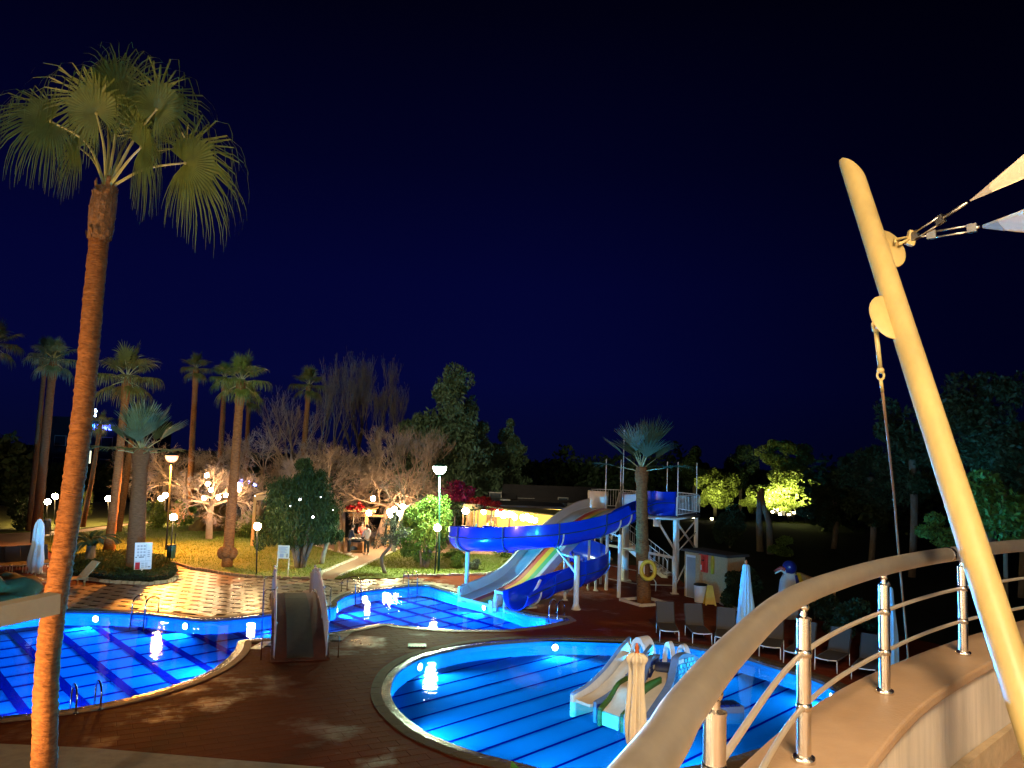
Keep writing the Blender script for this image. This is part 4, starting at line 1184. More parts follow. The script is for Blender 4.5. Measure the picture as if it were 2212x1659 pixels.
# ================================================================== PALMS
m_trunk = mat('palm_trunk', (0.25, 0.105, 0.036), 0.95, vscale=7, col2=(0.085, 0.032, 0.012), spec=.1, bump=1.0, bscale=14, stretch=(1, 1, 3.0))
m_trunkp = mat('palm_trunk_grey', (0.15, 0.07, 0.030), 0.95, vscale=6, col2=(0.07, 0.032, 0.014), spec=.1, bump=1.0, bscale=14, stretch=(1, 1, 3.0))
m_boot = mat('palm_fibre', (0.24, 0.115, 0.045), 0.95, vscale=14, col2=(0.07, 0.038, 0.018), bump=1.0, bscale=22)
m_fan = mat('palm_leaf', (0.085, 0.125, 0.025), 0.5, var=.35, vscale=4, trans=.3)
m_fanb = mat('palm_leaf_blue', (0.085, 0.15, 0.085), 0.5, var=.35, vscale=4, trans=.3)
m_fano = mat('palm_leaf_olive', (0.11, 0.115, 0.03), 0.5, var=.35, vscale=4, trans=.3)
m_pet = mat('palm_stalk', (0.26, 0.27, 0.11), 0.45, var=.25, vscale=6)
def blades(mb, hub, axis, side, R, nseg=44, spread=150, droop=1.0, rnd=None, cup=.18, split=.52, wmul=1.0):
    rnd = rnd or random; axis = axis.normalized(); side = (side - axis * side.dot(axis)).normalized(); nrm = axis.cross(side)
    steps = (0, .2, .4, split, .68, .82, .92, 1.0)
    da = math.radians(2 * spread) / nseg
    for k in range(nseg):
        ph = math.radians(-spread) + da * (k + .5)
        d = axis * math.cos(ph) + side * math.sin(ph) + nrm * cup * math.cos(ph * .5)
        d.normalize(); L = R * (.78 + .22 * math.cos(ph)) * rnd.uniform(.9, 1.12); p = hub.copy(); q = None; vs = []; dr = droop * rnd.uniform(.75, 1.3)
        w_dir = (axis * -math.sin(ph) + side * math.cos(ph))
        for i, r in enumerate(steps):
            if i:
                f = max(0.0, (r - .35) / .65); f = min(1.0, dr * f ** 1.25)
                dd = d.lerp(Vector((rnd.uniform(-.08, .08), rnd.uniform(-.08, .08), -1)), f); dd.normalize(); p = p + dd * L * (r - steps[i - 1]) * (1 + .95 * f * droop)
            w = (r * L * da * .52 if r <= split else split * L * da * .52 * (1 - (r - split) / (1.002 - split)) ** .8) * wmul + .002
            fold = nrm * w * .5 * (1 if k % 2 else -1)
            vs += [p - w_dir * w + fold * 0, p + w_dir * w + fold]
        n0 = len(vs) // 2
        mb.add(vs, [(2 * i, 2 * i + 1, 2 * i + 3, 2 * i + 2) for i in range(n0 - 1)])
def stalk(mb, pts, r0=.022, r1=.010): mb.tube(pts, [r0 + (r1 - r0) * i / (len(pts) - 1) for i in range(len(pts))], 5)
def two_mat(mb_st, mb_bl, name, m1, m2, parent=None, org=None):
    mb = MB(); mb.add(mb_st.v, mb_st.f); nf = len(mb.f); mb.add(mb_bl.v, mb_bl.f)
    me = mb.mesh(name, m1, False, org); me.materials.append(m2)
    me.polygons.foreach_set('material_index', [0 if i < nf else 1 for i in range(len(me.polygons))])
    return me
def ringed(pts, r, n=14, rings=90, amp=.035, flare=None, seed=0):
    rnd = random.Random(seed); cl = resample(crom(pts, 8), sum((b - a).length for a, b in zip(pts, pts[1:])) / rings)
    m_ = len(cl); rs_ = []
    for i in range(m_):
        t = i / (m_ - 1); x = r(t) if callable(r) else r
        rs_.append(x * (1 + amp * ((i % 2) * 2 - 1) * .5 + rnd.uniform(-amp, amp)))
    mb = MB().tube(cl, rs_, n)
    mb.v = [(x + rnd.uniform(-1, 1) * amp * .12, y + rnd.uniform(-1, 1) * amp * .12, z + rnd.uniform(-1, 1) * amp * .25) for x, y, z in mb.v]
    return mb
# ---- tall near palm at the left
D0 = 12.5
tr_px = [(92,1738),(96,1640),(99,1500),(106,1400),(119,1300),(136,1200),(151,1100),(165,1000),(178,900),(188,800),(197,700),(206,600),(214,520),(222,452),(230,405)]
tp = [P(u, v, D0) for u, v in tr_px]; tp[0].z = 0
hp = thing('fan_palm', 'tallest leaning fan palm with orange lit trunk beside the grid pool', 'palm tree', (tp[0].x, tp[0].y, 0))
MBk = ringed(tp[:14], lambda t: .185 - .035 * t + .05 * max(0, .04 - t) / .04, 20, 170, .045, seed=3)
MBk.build('trunk', m_trunk, hp, smooth=True)
bt = MB(); rnd = random.Random(5)
bt.tube(crom(tp[12:], 5), [.155 + .05 * math.sin(PI * min(1, i / 10)) for i in range(11)], 14)
for k in range(150):
    t = rnd.random(); i = 12 + t * 1.9; a = tp[int(i)].lerp(tp[min(14, int(i) + 1)], i % 1); th = rnd.uniform(0, 2 * PI); r = .18 - .03 * t
    o_ = Vector((math.cos(th), math.sin(th), 0)); w_ = Vector((-o_.y, o_.x, 0)); h = rnd.uniform(.10, .20)
    b0_ = a + o_ * r; b1_ = a + o_ * (r + rnd.uniform(.01, .045)) + Vector((0, 0, h))
    bt.add([b0_ - w_ * .05, b0_ + w_ * .05, b1_ + w_ * .025, b1_ - w_ * .025, b0_ - o_ * .03], [(0, 1, 2, 3), (0, 3, 4), (1, 4, 2)])
bt.build('leaf_bases', m_boot, hp)
ct = tp[14]
hero = [  # hub px, depth, axis (u,v px), radius m, droop, spread, via px
    ((256,212), 12.3, (0, -1), .92, .62, 165, (247,310)), ((208,245), 12.1, (-.45, -.9), .95, .95, 160, (225,320)), ((338,236), 12.2, (.5, -.85), .95, 1.0, 160, (290,300)),
    ((110,262), 12.0, (-1, .15), .88, 1.0, 135, (190,312)), ((400,352), 12.2, (1, -.02), 1.12, 1.0, 140, (310,366)), ((305,318), 11.7, (.7, -.2), .90, 1.1, 140, (275,350)),
    ((170,318), 13.0, (-.6, -.4), .80, 1.0, 140, (205,350)), ((300,255), 13.1, (.3, -.9), .85, .7, 150, (265,320)), ((225,170), 13.0, (-.2, -1), .75, .7, 150, (235,300))]
for k, (hb, d, ax_, R, dr, sp_, via) in enumerate(hero):
    hub = P(*hb, d); v_ = P(*via, (d + D0) / 2); s_mb = MB(); b_mb = MB()
    pts = crom([ct - Vector((0, 0, .05)), v_, hub], 5); stalk(s_mb, pts, .03, .013)
    axis = P(hb[0] + ax_[0] * 100, hb[1] + ax_[1] * 100, d + (d - D0) * .6) - hub
    side = axis.cross(Vector((0, 1, .25))); rr = random.Random(k)
    blades(b_mb, hub, axis, side, R * 1.06, 84, sp_, dr, rr, .15 if k % 2 else -.12, .44)
    s_mb.ball(hub, .03, 6, 4)
    o = bpy.data.objects.new('frond', two_mat(s_mb, b_mb, 'frond', m_pet, m_fan, org=hp.location)); COL.objects.link(o); o.parent = hp
# ---- other fan palms share frond meshes
def frond_mesh(el, Lp, R, droop, mleaf, seed, nseg=34, spread=145, bend=.5):
    rr = random.Random(seed); el0 = math.radians(el); pts = [Vector((0, 0, 0))]
    for i in range(5):
        a = el0 - bend * (i / 4) * (1 if el < 70 else .4); pts.append(pts[-1] + Vector((math.cos(a), 0, math.sin(a))) * Lp / 5)
    axis = pts[-1] - pts[-2]; s_mb = MB(); b_mb = MB(); stalk(s_mb, pts, .03, .012)
    blades(b_mb, pts[-1], axis, Vector((0, 1, 0)), R, nseg, spread, droop, rr, .2)
    return two_mat(s_mb, b_mb, 'frond', m_pet, mleaf)
FR_ = {}
def fset(key):
    if key in FR_: return FR_[key]
    ml = {'g': m_fan, 'b': m_fanb, 'o': m_fano}[key[0]]
    if key[1] == 's':   # stiff upright crown
        s_ = [frond_mesh(82, .8, 1.3, .06, ml, 1, 20, 44, .12), frond_mesh(64, .85, 1.3, .10, ml, 2, 20, 46, .15), frond_mesh(44, .9, 1.25, .18, ml, 3, 22, 48, .2), frond_mesh(20, .95, 1.1, .40, ml, 4, 22, 55, .3)]
    else:
        s_ = [frond_mesh(80, .85, .85, .35, ml, 5), frond_mesh(52, .95, .9, .6, ml, 6), frond_mesh(22, 1.0, .9, .95, ml, 7), frond_mesh(-12, .9, .85, 1.1, ml, 8)]
    FR_[key] = s_; return s_
def palm(label, base, top, r, key, scale=1.0, mtr=None, lean=0.3, nf=(3, 5, 5, 3), flare=0.0, seed=0, bulge=0, pxr=None, name='fan_palm'):
    """base: ground point; top: crown point in space"""
    t = thing(name, label, 'palm tree', (base.x, base.y, 0), 'fan palms in the park'); mtr = mtr or m_trunkp
    b = Vector((base.x, base.y, 0)); mid = b.lerp(top, .5) + Vector(((top.x - b.x) * .12, 0, 0)); rnd = random.Random(seed)
    def rad(q): return r * (1.12 - .32 * q + flare * max(0, (.10 - q) / .10) + (.25 * math.exp(-((q - .93) / .05) ** 2)))
    ringed([b, b.lerp(mid, .5), mid, mid.lerp(top, .6), top], rad, 12, 60, .04, seed=seed).build('trunk', mtr, t, smooth=True)
    if bulge:
        q = MB()
        for k in range(3):
            a = -PI / 2 + (k - 1) * 1.35; q.ball((b.x + math.cos(a) * r * 1.1, b.y + math.sin(a) * r * 1.1, .72 + .08 * (k == 1)), r * 1.05, 12, 8, (1, 1, 1.25))
        q.build('bulge', mtr, t, smooth=True)
    for el, n_ in enumerate(nf):
        for k in range(n_):
            az = 2 * PI * (k + .5 * (el % 2)) / n_ + rnd.uniform(-.3, .3)
            o = inst('frond', fset(key)[el], t, top - t.location - Vector((0, 0, .04 * el * r * 8)), az, scale * rnd.uniform(.88, 1.1))
    return t
def tp_(u, v, base): return P(u, v, base.y)
g = G(490, 1226); palm('fan palm with a bulging grey trunk foot on the amber lawn', g, tp_(521, 822, g), .24, 'gd', .88, m_trunk, bulge=1, seed=1)
g = G(234, 1203); palm('fan palm with grey lower trunk behind the dark cycad', g, tp_(275, 815, g), .22, 'od', 1.1, m_trunk, flare=.6, seed=2, nf=(3, 5, 6, 4))
g = G(291, 1240); palm('short thick palm with stiff blue green fans in the hedge bed', g, tp_(306, 968, g), .37, 'bs', 1.08, m_trunkp, seed=3, nf=(3, 5, 5, 4))
g = G(76, 1172); palm('fan palm with slender purple grey trunk behind the white closed parasol', g, tp_(116, 775, g), .25, 'bd', .88, m_trunkp, seed=4)
g = G(62, 1148); palm('thin palm trunk close behind the purple grey one', Vector((g.x, g.y, 0)), tp_(99, 765, g), .17, 'bd', .7, m_trunkp, seed=5)
g = G(408, 1128); palm('small yellowish palm, left of a pair of distant palms', g, tp_(424, 795, g), .24, 'od', .8, m_trunk, seed=6)
g = G(470, 1128); palm('distant palm half hidden behind the bulging foot palm', g, tp_(486, 815, g), .23, 'gd', .85, m_trunk, seed=7)
g = G(528, 1113); palm('farthest small palm with thin trunk right of the bulging foot palm', g, tp_(538, 860, g), .22, 'od', .9, m_trunk, seed=8)
g = G(640, 1130); palm('lone palm with reddish trunk behind the dark thuja', g, tp_(668, 832, g), .25, 'od', 1.0, m_trunk, seed=9)
g = G(1391, 1302); pt_ = palm('palm with stiff blue green fans in front of the slide tower', g, tp_(1386, 1008, g), .28, 'bs', 1.05, m_trunk, seed=10, nf=(2, 4, 4, 3))
g = G(178, 1140); palm('dark thin palm between the near trunk and the neon sign', g, tp_(217, 915, g), .16, 'od', .6, m_trunk, seed=11, nf=(2, 3, 3, 2))
g = G(-40, 1140); palm('palm crown cut off by the left picture edge', g, tp_(-12, 745, g), .24, 'od', 1.1, m_trunk, seed=12)
g = G(255, 1150); palm('reddish palm trunk behind the short thick palm', g, tp_(290, 900, g), .2, 'od', .7, m_trunk, seed=13, nf=(2, 3, 3, 2))
# things hung on the tower palm
gq = G(1391, 1302)
m_buoy = mat('buoy_yellow', (0.62, 0.42, 0.03), .5, var=.2); m_box = mat('box_white', (0.62, 0.55, 0.5), .5)
c = P(1400, 1232, gq.y - .42); t = thing('lifebuoy', 'yellow ring lifebuoy hanging on the palm by the tower', 'lifebuoy', c)
k_ = [c + Vector((.29 * math.cos(a * PI / 12), .03 * math.sin(a * PI / 12), .36 * math.sin(a * PI / 12))) for a in range(25)]
MB().tube(k_, .085, 10, cap=False).build('ring', m_buoy, t, smooth=True)
MB().tube([c + Vector((0, .0, .36)), c + Vector((.05, .12, .75))], .015, 6).build('rope', m_rope, t)
MB().tube([c + Vector((.2, 0, -.3)), c + Vector((.34, .0, -.5)), c + Vector((.33, 0, -.85))], .02, 6).build('rope', m_rope, t, smooth=True)
c = P(1386, 1226, gq.y - .36); bevel(MB().box(c, (.26, .12, .54)).build('sign_box', m_box, None, at=c), .02)
tag(bpy.context.scene.objects['sign_box'], 'small white box fixed to the palm left of the lifebuoy', 'box')
t = thing('planter_kerb', 'pale square kerb around the foot of the tower palm', 'kerb', (gq.x, gq.y, 0))
for k in range(4):
    a = k * PI / 2 + .5; cc = Vector((gq.x + math.cos(a) * .72, gq.y + math.sin(a) * .72, .05)); MB().box(cc, (.12, 1.42, .12), a).build('kerb_stone', m_edge, t)

# ================================================================== TREES, SHRUBS
m_twig = mat('bare_twig', (0.27, 0.18, 0.125), 0.9, var=.3, vscale=4); m_twig_d = mat('bare_twig_dark', (0.10, 0.072, 0.055), 0.9, var=.3, vscale=4)
m_pale = mat('pale_branch', (0.22, 0.20, 0.155), 0.85, var=.3, vscale=5)
def branchy(mb, p, d, L, r, depth, rnd, up=.0, spread=.6, nb=(3, 4), droop=0.0, minr=.006):
    n_ = 3; pts = [p]; q = p; dd = d.normalized()
    for i in range(n_):
        dd = (dd + Vector((rnd.uniform(-.22, .22), rnd.uniform(-.22, .22), rnd.uniform(-.15, .15) + up * .25 - droop * .2))).normalized(); q = q + dd * L / n_; pts.append(q)
    r1 = max(minr, r * .6); mb.tube(pts, [r, r * .85, r * .72, r1], 5 if depth > 2 else 3, cap=False)
    if depth == 0: return
    for k in range(rnd.randint(*nb)):
        t = rnd.uniform(.45, 1); a = pts[min(3, int(t * 3))].lerp(pts[min(3, int(t * 3) + 1)], (t * 3) % 1)
        e_ = (dd + Vector((rnd.uniform(-1, 1), rnd.uniform(-1, 1), rnd.uniform(-.6, .9) + up)) * spread).normalized()
        branchy(mb, a, e_, L * rnd.uniform(.58, .82), r1 * rnd.uniform(.65, .9), depth - 1, rnd, up, spread, nb, droop, minr)
def bare_tree(label, base, h, r, depth, seed, m, up=.3, spread=.6, nb=(3, 4), nmain=4, droop=0.0, lean=(0, 0), frac=.38, minr=.010, name='bare_tree'):
    rnd = random.Random(seed); t = thing(name, label, 'tree', (base.x, base.y, 0), 'bare winter trees')
    b = Vector((base.x, base.y, -.05)); hd = h * frac; top = b + Vector((lean[0] * hd, lean[1] * hd, hd)); k_ = b.lerp(top, .5) + Vector((rnd.uniform(-.1, .1), 0, 0))
    MB().tube(crom([b, k_, top], 4), [r * (1.25 - .06 * i) for i in range(9)], 10).build('trunk', m, t, smooth=True)
    mb = MB()
    for k in range(nmain):
        a = 2 * PI * k / nmain + rnd.uniform(-.4, .4); branchy(mb, top - Vector((0, 0, r)), Vector((math.cos(a) * spread * 1.2, math.sin(a) * spread * 1.2, .55 + up)), h * (1 - frac) * .45, r * .55, depth, rnd, up, spread, nb, droop, minr)
    mb.build('branches', m, t)
    return t
def gd(u, v): return G(u, v)
bare_tree('bare tree hung with globe bulbs, pale lit trunk before the rocks', gd(452, 1166), 5.8, .20, 5, 21, m_twig, .05, .85, (3, 4), 6, .35, frac=.42)
bare_tree('tangled brown bare tree behind the orange street lamp', P(395, 1130, 60) * 1.0, 7.6, .22, 5, 22, m_twig, .0, .85, (3, 4), 6, .3)
bare_tree('brown bare tree between the bulb tree and the thuja', P(560, 1130, 62), 8.6, .22, 5, 23, m_twig, .05, .8, (3, 4), 6, .2)
bare_tree('spreading bare tree above the wooden kiosk', P(735, 1150, 52), 7.2, .26, 5, 24, m_twig, .05, .85, (3, 4), 6, .15, frac=.36)
bare_tree('bare tree with bright pale branch ends left of the white street lamp', P(815, 1150, 50), 6.6, .22, 5, 25, m_twig, -.02, .95, (3, 4), 6, .22, lean=(.25, 0), frac=.42)
bare_tree('tall upright bare tree with thin grey stems, left one', P(705, 1130, 66), 12.2, .22, 5, 26, m_twig_d, .75, .36, (2, 4), 4, 0, frac=.28)
bare_tree('tall upright bare tree with thin grey stems, highest one', P(765, 1130, 70), 13.6, .24, 5, 27, m_twig_d, .8, .34, (2, 4), 5, 0, frac=.28)
bare_tree('tall upright bare tree with thin grey stems, right one', P(832, 1130, 70), 11.8, .22, 5, 28, m_twig_d, .75, .36, (2, 4), 4, 0, frac=.28)
bare_tree('bare tree with brown twigs behind the green lit shrub', P(880, 1140, 56), 8.2, .2, 5, 29, m_twig, .25, .6, (3, 4), 5, 0)
bare_tree('low tangled bare tree filling the gap left of the thuja', P(590, 1130, 55), 6.4, .2, 5, 33, m_twig, .0, .9, (3, 4), 6, .3, frac=.4)
bare_tree('low tangled bare tree far left behind the far pair of globes', P(350, 1130, 66), 7.4, .2, 5, 34, m_twig, .0, .9, (3, 4), 6, .3, frac=.4)
bare_tree('bare tree with pale bright branch tips touching the shrub', P(850, 1150, 47), 5.6, .13, 3, 35, m_pale, .25, .8, (2, 3), 4, .05, lean=(.2, 0), frac=.5)
bare_tree('brown bare tree between the kiosk and the lone palm', P(680, 1140, 58), 7.6, .2, 5, 36, m_twig, .05, .85, (3, 4), 6, .2, frac=.4)
bare_tree('reddish bare tree leaning left of the lone palm', P(600, 1130, 75), 11.0, .2, 4, 30, m_twig, .3, .6, (3, 4), 5, 0, lean=(.2, 0))

def leafmat(name, c, isl=.45, c2=None): return mat(name, c, 0.6, island=isl, trans=.25, spec=.3)
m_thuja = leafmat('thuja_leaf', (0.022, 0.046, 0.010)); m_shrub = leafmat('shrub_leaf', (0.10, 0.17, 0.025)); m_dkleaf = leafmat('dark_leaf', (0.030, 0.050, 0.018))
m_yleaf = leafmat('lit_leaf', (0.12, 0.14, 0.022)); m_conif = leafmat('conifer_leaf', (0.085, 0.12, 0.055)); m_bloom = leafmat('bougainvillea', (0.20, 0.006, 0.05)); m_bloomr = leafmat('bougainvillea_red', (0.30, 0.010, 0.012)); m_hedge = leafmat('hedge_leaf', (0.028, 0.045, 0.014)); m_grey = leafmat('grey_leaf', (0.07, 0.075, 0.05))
def leaves(mb, c, rad, n, size, rnd, asp=2.0, vert=0.0, shell=.55, down=0.0):
    for _ in range(n):
        while True:
            v = Vector((rnd.uniform(-1, 1), rnd.uniform(-1, 1), rnd.uniform(-1, 1))); l = v.length
            if .05 < l < 1 and l > rnd.random() * shell: break
        p = Vector((c[0] + v.x * rad[0], c[1] + v.y * rad[1], c[2] + v.z * rad[2]))
        d = Vector((rnd.gauss(0, 1), rnd.gauss(0, 1), rnd.gauss(0, 1) * (1 - vert) + (2.2 * vert if not down else -2.2 * down))).normalized()
        w = d.cross(Vector((rnd.gauss(0, 1), rnd.gauss(0, 1), rnd.gauss(0, 1))))
        if w.length < .01: continue
        w.normalize(); s = size * rnd.uniform(.6, 1.35)
        mb.add([p - d * s * .5, p + w * s * .5 / asp, p + d * s * .5, p - w * s * .5 / asp], [(0, 1, 2, 3)])
def leafy(name, label, cat, base, clumps, n, size, m, trunk=None, asp=2.0, vert=0.0, seed=1, mt=None, group=None, down=0.0, sub=9, subr=.42, shell=.75):
    """clumps: (centre, radii) ellipsoids; each is filled by smaller uneven tufts so gaps stay between them"""
    rnd = random.Random(seed); t = thing(name, label, cat, (base.x, base.y, 0), group)
    if trunk:
        mb = MB()
        for pts, r in trunk: mb.tube(crom(pts, 3) if len(pts) > 2 else pts, r, 8)
        mb.build('trunk', mt or m_bark, t, smooth=True)
    mb = MB(); vol = sum(r[0] * r[1] * r[2] for c, r in clumps)
    for c, r in clumps:
        k = max(3, int(sub * len(clumps) * (r[0] * r[1] * r[2]) / vol))
        nn = int(n * (r[0] * r[1] * r[2]) / vol / k)
        for _ in range(k):
            while True:
                v = Vector((rnd.uniform(-1, 1), rnd.uniform(-1, 1), rnd.uniform(-1, 1)))
                if .35 < v.length < 1: break
            v *= .8; f = rnd.uniform(.6, 1.25) * subr
            leaves(mb, (c[0] + v.x * r[0], c[1] + v.y * r[1], c[2] + v.z * r[2]), (r[0] * f, r[1] * f, r[2] * f), nn, size, rnd, asp, vert, shell, down)
    mb.build('crown', m, t)
    return t
# big dark thuja on the lawn
g = G(648, 1228); d_ = g.y
def at(u, v, d=None): return P(u, v, d or d_)
stems = []
for k in range(7):
    a = 2 * PI * k / 7; stems.append(([Vector((g.x + .18 * math.cos(a), g.y + .18 * math.sin(a), 0)), Vector((g.x + .35 * math.cos(a), g.y + .35 * math.sin(a), .8)), Vector((g.x + .9 * math.cos(a), g.y + .9 * math.sin(a), 2.2))], .10))
leafy('thuja_tree', 'large dark oval thuja on the lawn with several stems', 'tree', g, [(at(655, 1122), (2.1, 2.0, 1.5)), (at(652, 1085), (1.9, 1.8, 1.7)), (at(655, 1040), (1.2, 1.2, 1.2)), (at(588, 1150, d_ - .3), (.9, .9, 1.0)), (at(718, 1140), (.8, .9, 1.1)), (at(600, 1115), (.9, .9, 1.2)), (at(640, 1165), (1.2, 1.2, .6))], 60000, .17, m_thuja, stems, 4.0, .8, 41, sub=26, subr=.34)
g = G(690, 1222); MB().tube(crom([Vector((g.x, g.y + .4, 0)), Vector((g.x + .25, g.y + .4, 1.2)), Vector((g.x + .7, g.y + .4, 2.3))], 4), [.14, .13, .13, .12, .12, .11, .11, .10, .10], 10).build('trunk_x', m_pale, bpy.data.objects['thuja_tree'], smooth=True).name = 'side_trunk'
# lit shrub tree below the white lamp
g = G(916, 1228); d_ = g.y
leafy('shrub_tree', 'bright green shrub lit by the white street lamp', 'shrub', g, [(at(940, 1108), (1.05, 1.0, 1.0)), (at(905, 1120), (.95, .9, 1.0)), (at(885, 1160), (.85, .8, 1.0)), (at(940, 1150), (1.0, .9, .9)), (at(905, 1195), (.8, .7, .6))], 17000, .15, m_shrub, [([Vector((g.x + x, g.y, 0)), Vector((g.x + x * 2, g.y, .8)), Vector((g.x + x * 4, g.y, 1.7))], .07) for x in (-.12, 0, .1, .16)], 2.2, .35, 42, sub=14)
# crooked little tree
g = G(833, 1241)
cr_ = [Vector((g.x, g.y, 0)), P(824, 1205, g.y), P(843, 1180, g.y), P(846, 1150, g.y)]
leafy('crooked_tree', 'small crooked grey leaved tree beside the path', 'tree', g, [(P(848, 1140, g.y), (.75, .7, .9)), (P(825, 1165, g.y), (.5, .5, .55)), (P(868, 1165, g.y), (.55, .5, .6))], 1700, .12, m_grey, [(cr_, [.10, .10, .09, .085, .085, .08, .075, .07, .06, .05])], 2.6, .2, 43, sub=8)
# tall dim conifers behind
for u, v, d, h, w, lab, sd in ((962,1120,62,13.6,3.7,'tallest dim conifer behind the white street lamp',51),(1012,1120,66,10.6,3.0,'dim conifer with ragged side on the right of the tallest one',52),(905,1120,66,10.0,3.0,'dim conifer on the left of the tallest one',53),(1088,1120,75,9.4,3.0,'dark conifer above the long house roof',54)):
    b = P(u, v, d); b.z = 0; cl = []
    for k in range(11):
        q = k / 10; cl.append((Vector((b.x + R_(-.4, .4), b.y + R_(-.4, .4), h * (.12 + .78 * q))), (w * (1 - q ** 1.8 * .66) * R_(.9, 1.1), w * (1 - q ** 1.8 * .66), h * .13)))
    leafy('conifer_tree', lab, 'tree', b, cl, 26000, .50, m_conif, [([b, b + Vector((0, 0, h * .9))], .2)], 3.2, .6, sd, group='tall dim conifers', sub=8, subr=.5, down=.5)
# yellow lit trees by the floodlights on the right
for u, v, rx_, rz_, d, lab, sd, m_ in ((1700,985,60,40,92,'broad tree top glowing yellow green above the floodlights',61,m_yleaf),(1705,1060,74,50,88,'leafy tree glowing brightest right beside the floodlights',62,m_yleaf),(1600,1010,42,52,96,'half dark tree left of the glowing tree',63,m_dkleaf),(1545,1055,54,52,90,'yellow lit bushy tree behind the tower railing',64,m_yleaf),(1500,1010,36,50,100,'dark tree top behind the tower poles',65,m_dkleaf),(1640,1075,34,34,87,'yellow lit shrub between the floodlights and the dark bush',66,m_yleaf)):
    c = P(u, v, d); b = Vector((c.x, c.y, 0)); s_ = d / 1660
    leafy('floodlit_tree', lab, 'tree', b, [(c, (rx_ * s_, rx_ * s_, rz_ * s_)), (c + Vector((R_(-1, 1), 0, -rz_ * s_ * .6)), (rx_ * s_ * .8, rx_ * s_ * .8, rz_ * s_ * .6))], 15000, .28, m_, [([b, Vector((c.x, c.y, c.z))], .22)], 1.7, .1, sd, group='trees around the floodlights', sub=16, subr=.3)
b = P(1577, 1125, 56); b.z = 0
leafy('dark_bush', 'black dense bush silhouetted before the yellow lit trees', 'bush', b, [(Vector((b.x, b.y, 1.6)), (1.15, 1.0, 1.7))], 6000, .22, m_dkleaf, [([b, b + Vector((0, 0, 1.5))], .08)], 2.4, .5, 67, sub=14)
# dark trees at the right
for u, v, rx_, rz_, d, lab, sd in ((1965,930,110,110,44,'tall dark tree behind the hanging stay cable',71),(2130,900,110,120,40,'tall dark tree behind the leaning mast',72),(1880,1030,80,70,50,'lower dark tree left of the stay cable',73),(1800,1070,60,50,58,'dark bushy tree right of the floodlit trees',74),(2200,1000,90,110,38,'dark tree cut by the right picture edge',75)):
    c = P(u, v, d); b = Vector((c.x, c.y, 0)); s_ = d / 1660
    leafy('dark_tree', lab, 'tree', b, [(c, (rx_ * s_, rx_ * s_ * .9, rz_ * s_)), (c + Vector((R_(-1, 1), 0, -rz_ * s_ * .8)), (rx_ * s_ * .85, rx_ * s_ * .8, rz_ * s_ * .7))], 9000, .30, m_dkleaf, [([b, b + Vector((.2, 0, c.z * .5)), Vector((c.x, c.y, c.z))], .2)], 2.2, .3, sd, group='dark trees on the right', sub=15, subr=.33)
b = P(2140, 1120, 30); b.z = 0
leafy('green_lit_bush', 'bush with a green glow behind the mast and railing', 'bush', b, [(P(2130, 1100, 30), (1.9, 1.5, 1.3)), (P(2030, 1130, 31), (1.2, 1, .8))], 7000, .24, m_shrub, [([b, P(2130, 1100, 30)], .12), ([b + Vector((.5, 0, 0)), P(2170, 1060, 30)], .08)], 2.6, .4, 76, mt=m_pale)
# bare dead trunks
for u0, v0, u1, v1, r0, r1, lab, sd in ((1642,1192,1640,1062,.26,.15,'straight dead trunk, left of a pair before the dark park',1),(1664,1198,1646,1055,.24,.14,'crooked pale dead trunk, right of a pair before the dark park',2)):
    g = G(u0, v0); a = P(u1, v1, g.y); k = g.lerp(a, .5) + Vector((.16 if sd == 2 else -.05, 0, 0))
    q = MB().tube(crom([g, k, k.lerp(a, .45) + Vector((-.12, 0, 0)) * (sd - 1), a], 5), [r0 + (r1 - r0) * i / 15 for i in range(16)], 10).build('dead_trunk', m_bark, None, smooth=True, at=g)
    tag(q, lab, 'tree trunk')
# small shrubs on the lawns and in the bed
def bush(label, u, v, rx_, rz_, m_, n, size, sd, name='shrub', d=None, vert=.3):
    g = G(u, v) if d is None else P(u, v, d); g.z = 0
    leafy(name, label, 'shrub', g, [(Vector((g.x, g.y, rz_ * .85)), (rx_, rx_, rz_))], n, size, m_, [([g, g + Vector((0, 0, rz_))], .03)], 2.2, vert, sd, sub=9)
bush('round shrub on the right lawn nearest the flume column', 985, 1228, .62, .42, m_shrub, 1500, .13, 81); bush('small shrub right of the flume column', 1020, 1232, .45, .35, m_grey, 900, .12, 82)
bush('low green plants on the lawn below the blue flume', 975, 1205, .8, .25, m_shrub, 1000, .14, 83); bush('tufted plants on the lawn left of the rainbow slide', 1090, 1204, .9, .3, m_shrub, 1100, .14, 84)
bush('small yucca by the low wall behind the rainbow slide', 1121, 1254, .25, .25, m_shrub, 400, .16, 85)
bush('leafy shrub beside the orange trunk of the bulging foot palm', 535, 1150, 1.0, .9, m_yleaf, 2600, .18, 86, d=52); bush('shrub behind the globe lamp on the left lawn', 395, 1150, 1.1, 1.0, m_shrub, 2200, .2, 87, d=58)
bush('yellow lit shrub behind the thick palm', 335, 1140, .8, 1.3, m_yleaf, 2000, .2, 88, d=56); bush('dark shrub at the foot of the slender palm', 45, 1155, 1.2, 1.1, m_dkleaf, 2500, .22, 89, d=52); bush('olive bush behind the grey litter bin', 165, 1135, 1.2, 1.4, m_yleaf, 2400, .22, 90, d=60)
bush('dark shrub under the floodlit trees', 1690, 1150, 1.0, .8, m_shrub, 1500, .2, 91, d=52); bush('dark flowering shrub behind the loungers', 1830, 1330, 1.3, .8, m_dkleaf, 2600, .16, 92, d=28); bush('dark shrub beside the hut wall', 1596, 1260, 1.0, 1.0, m_dkleaf, 3600, .16, 93, d=32.6); bush('dark shrub beside the penguin', 1760, 1290, 1.0, .8, m_dkleaf, 2000, .16, 94, d=31)
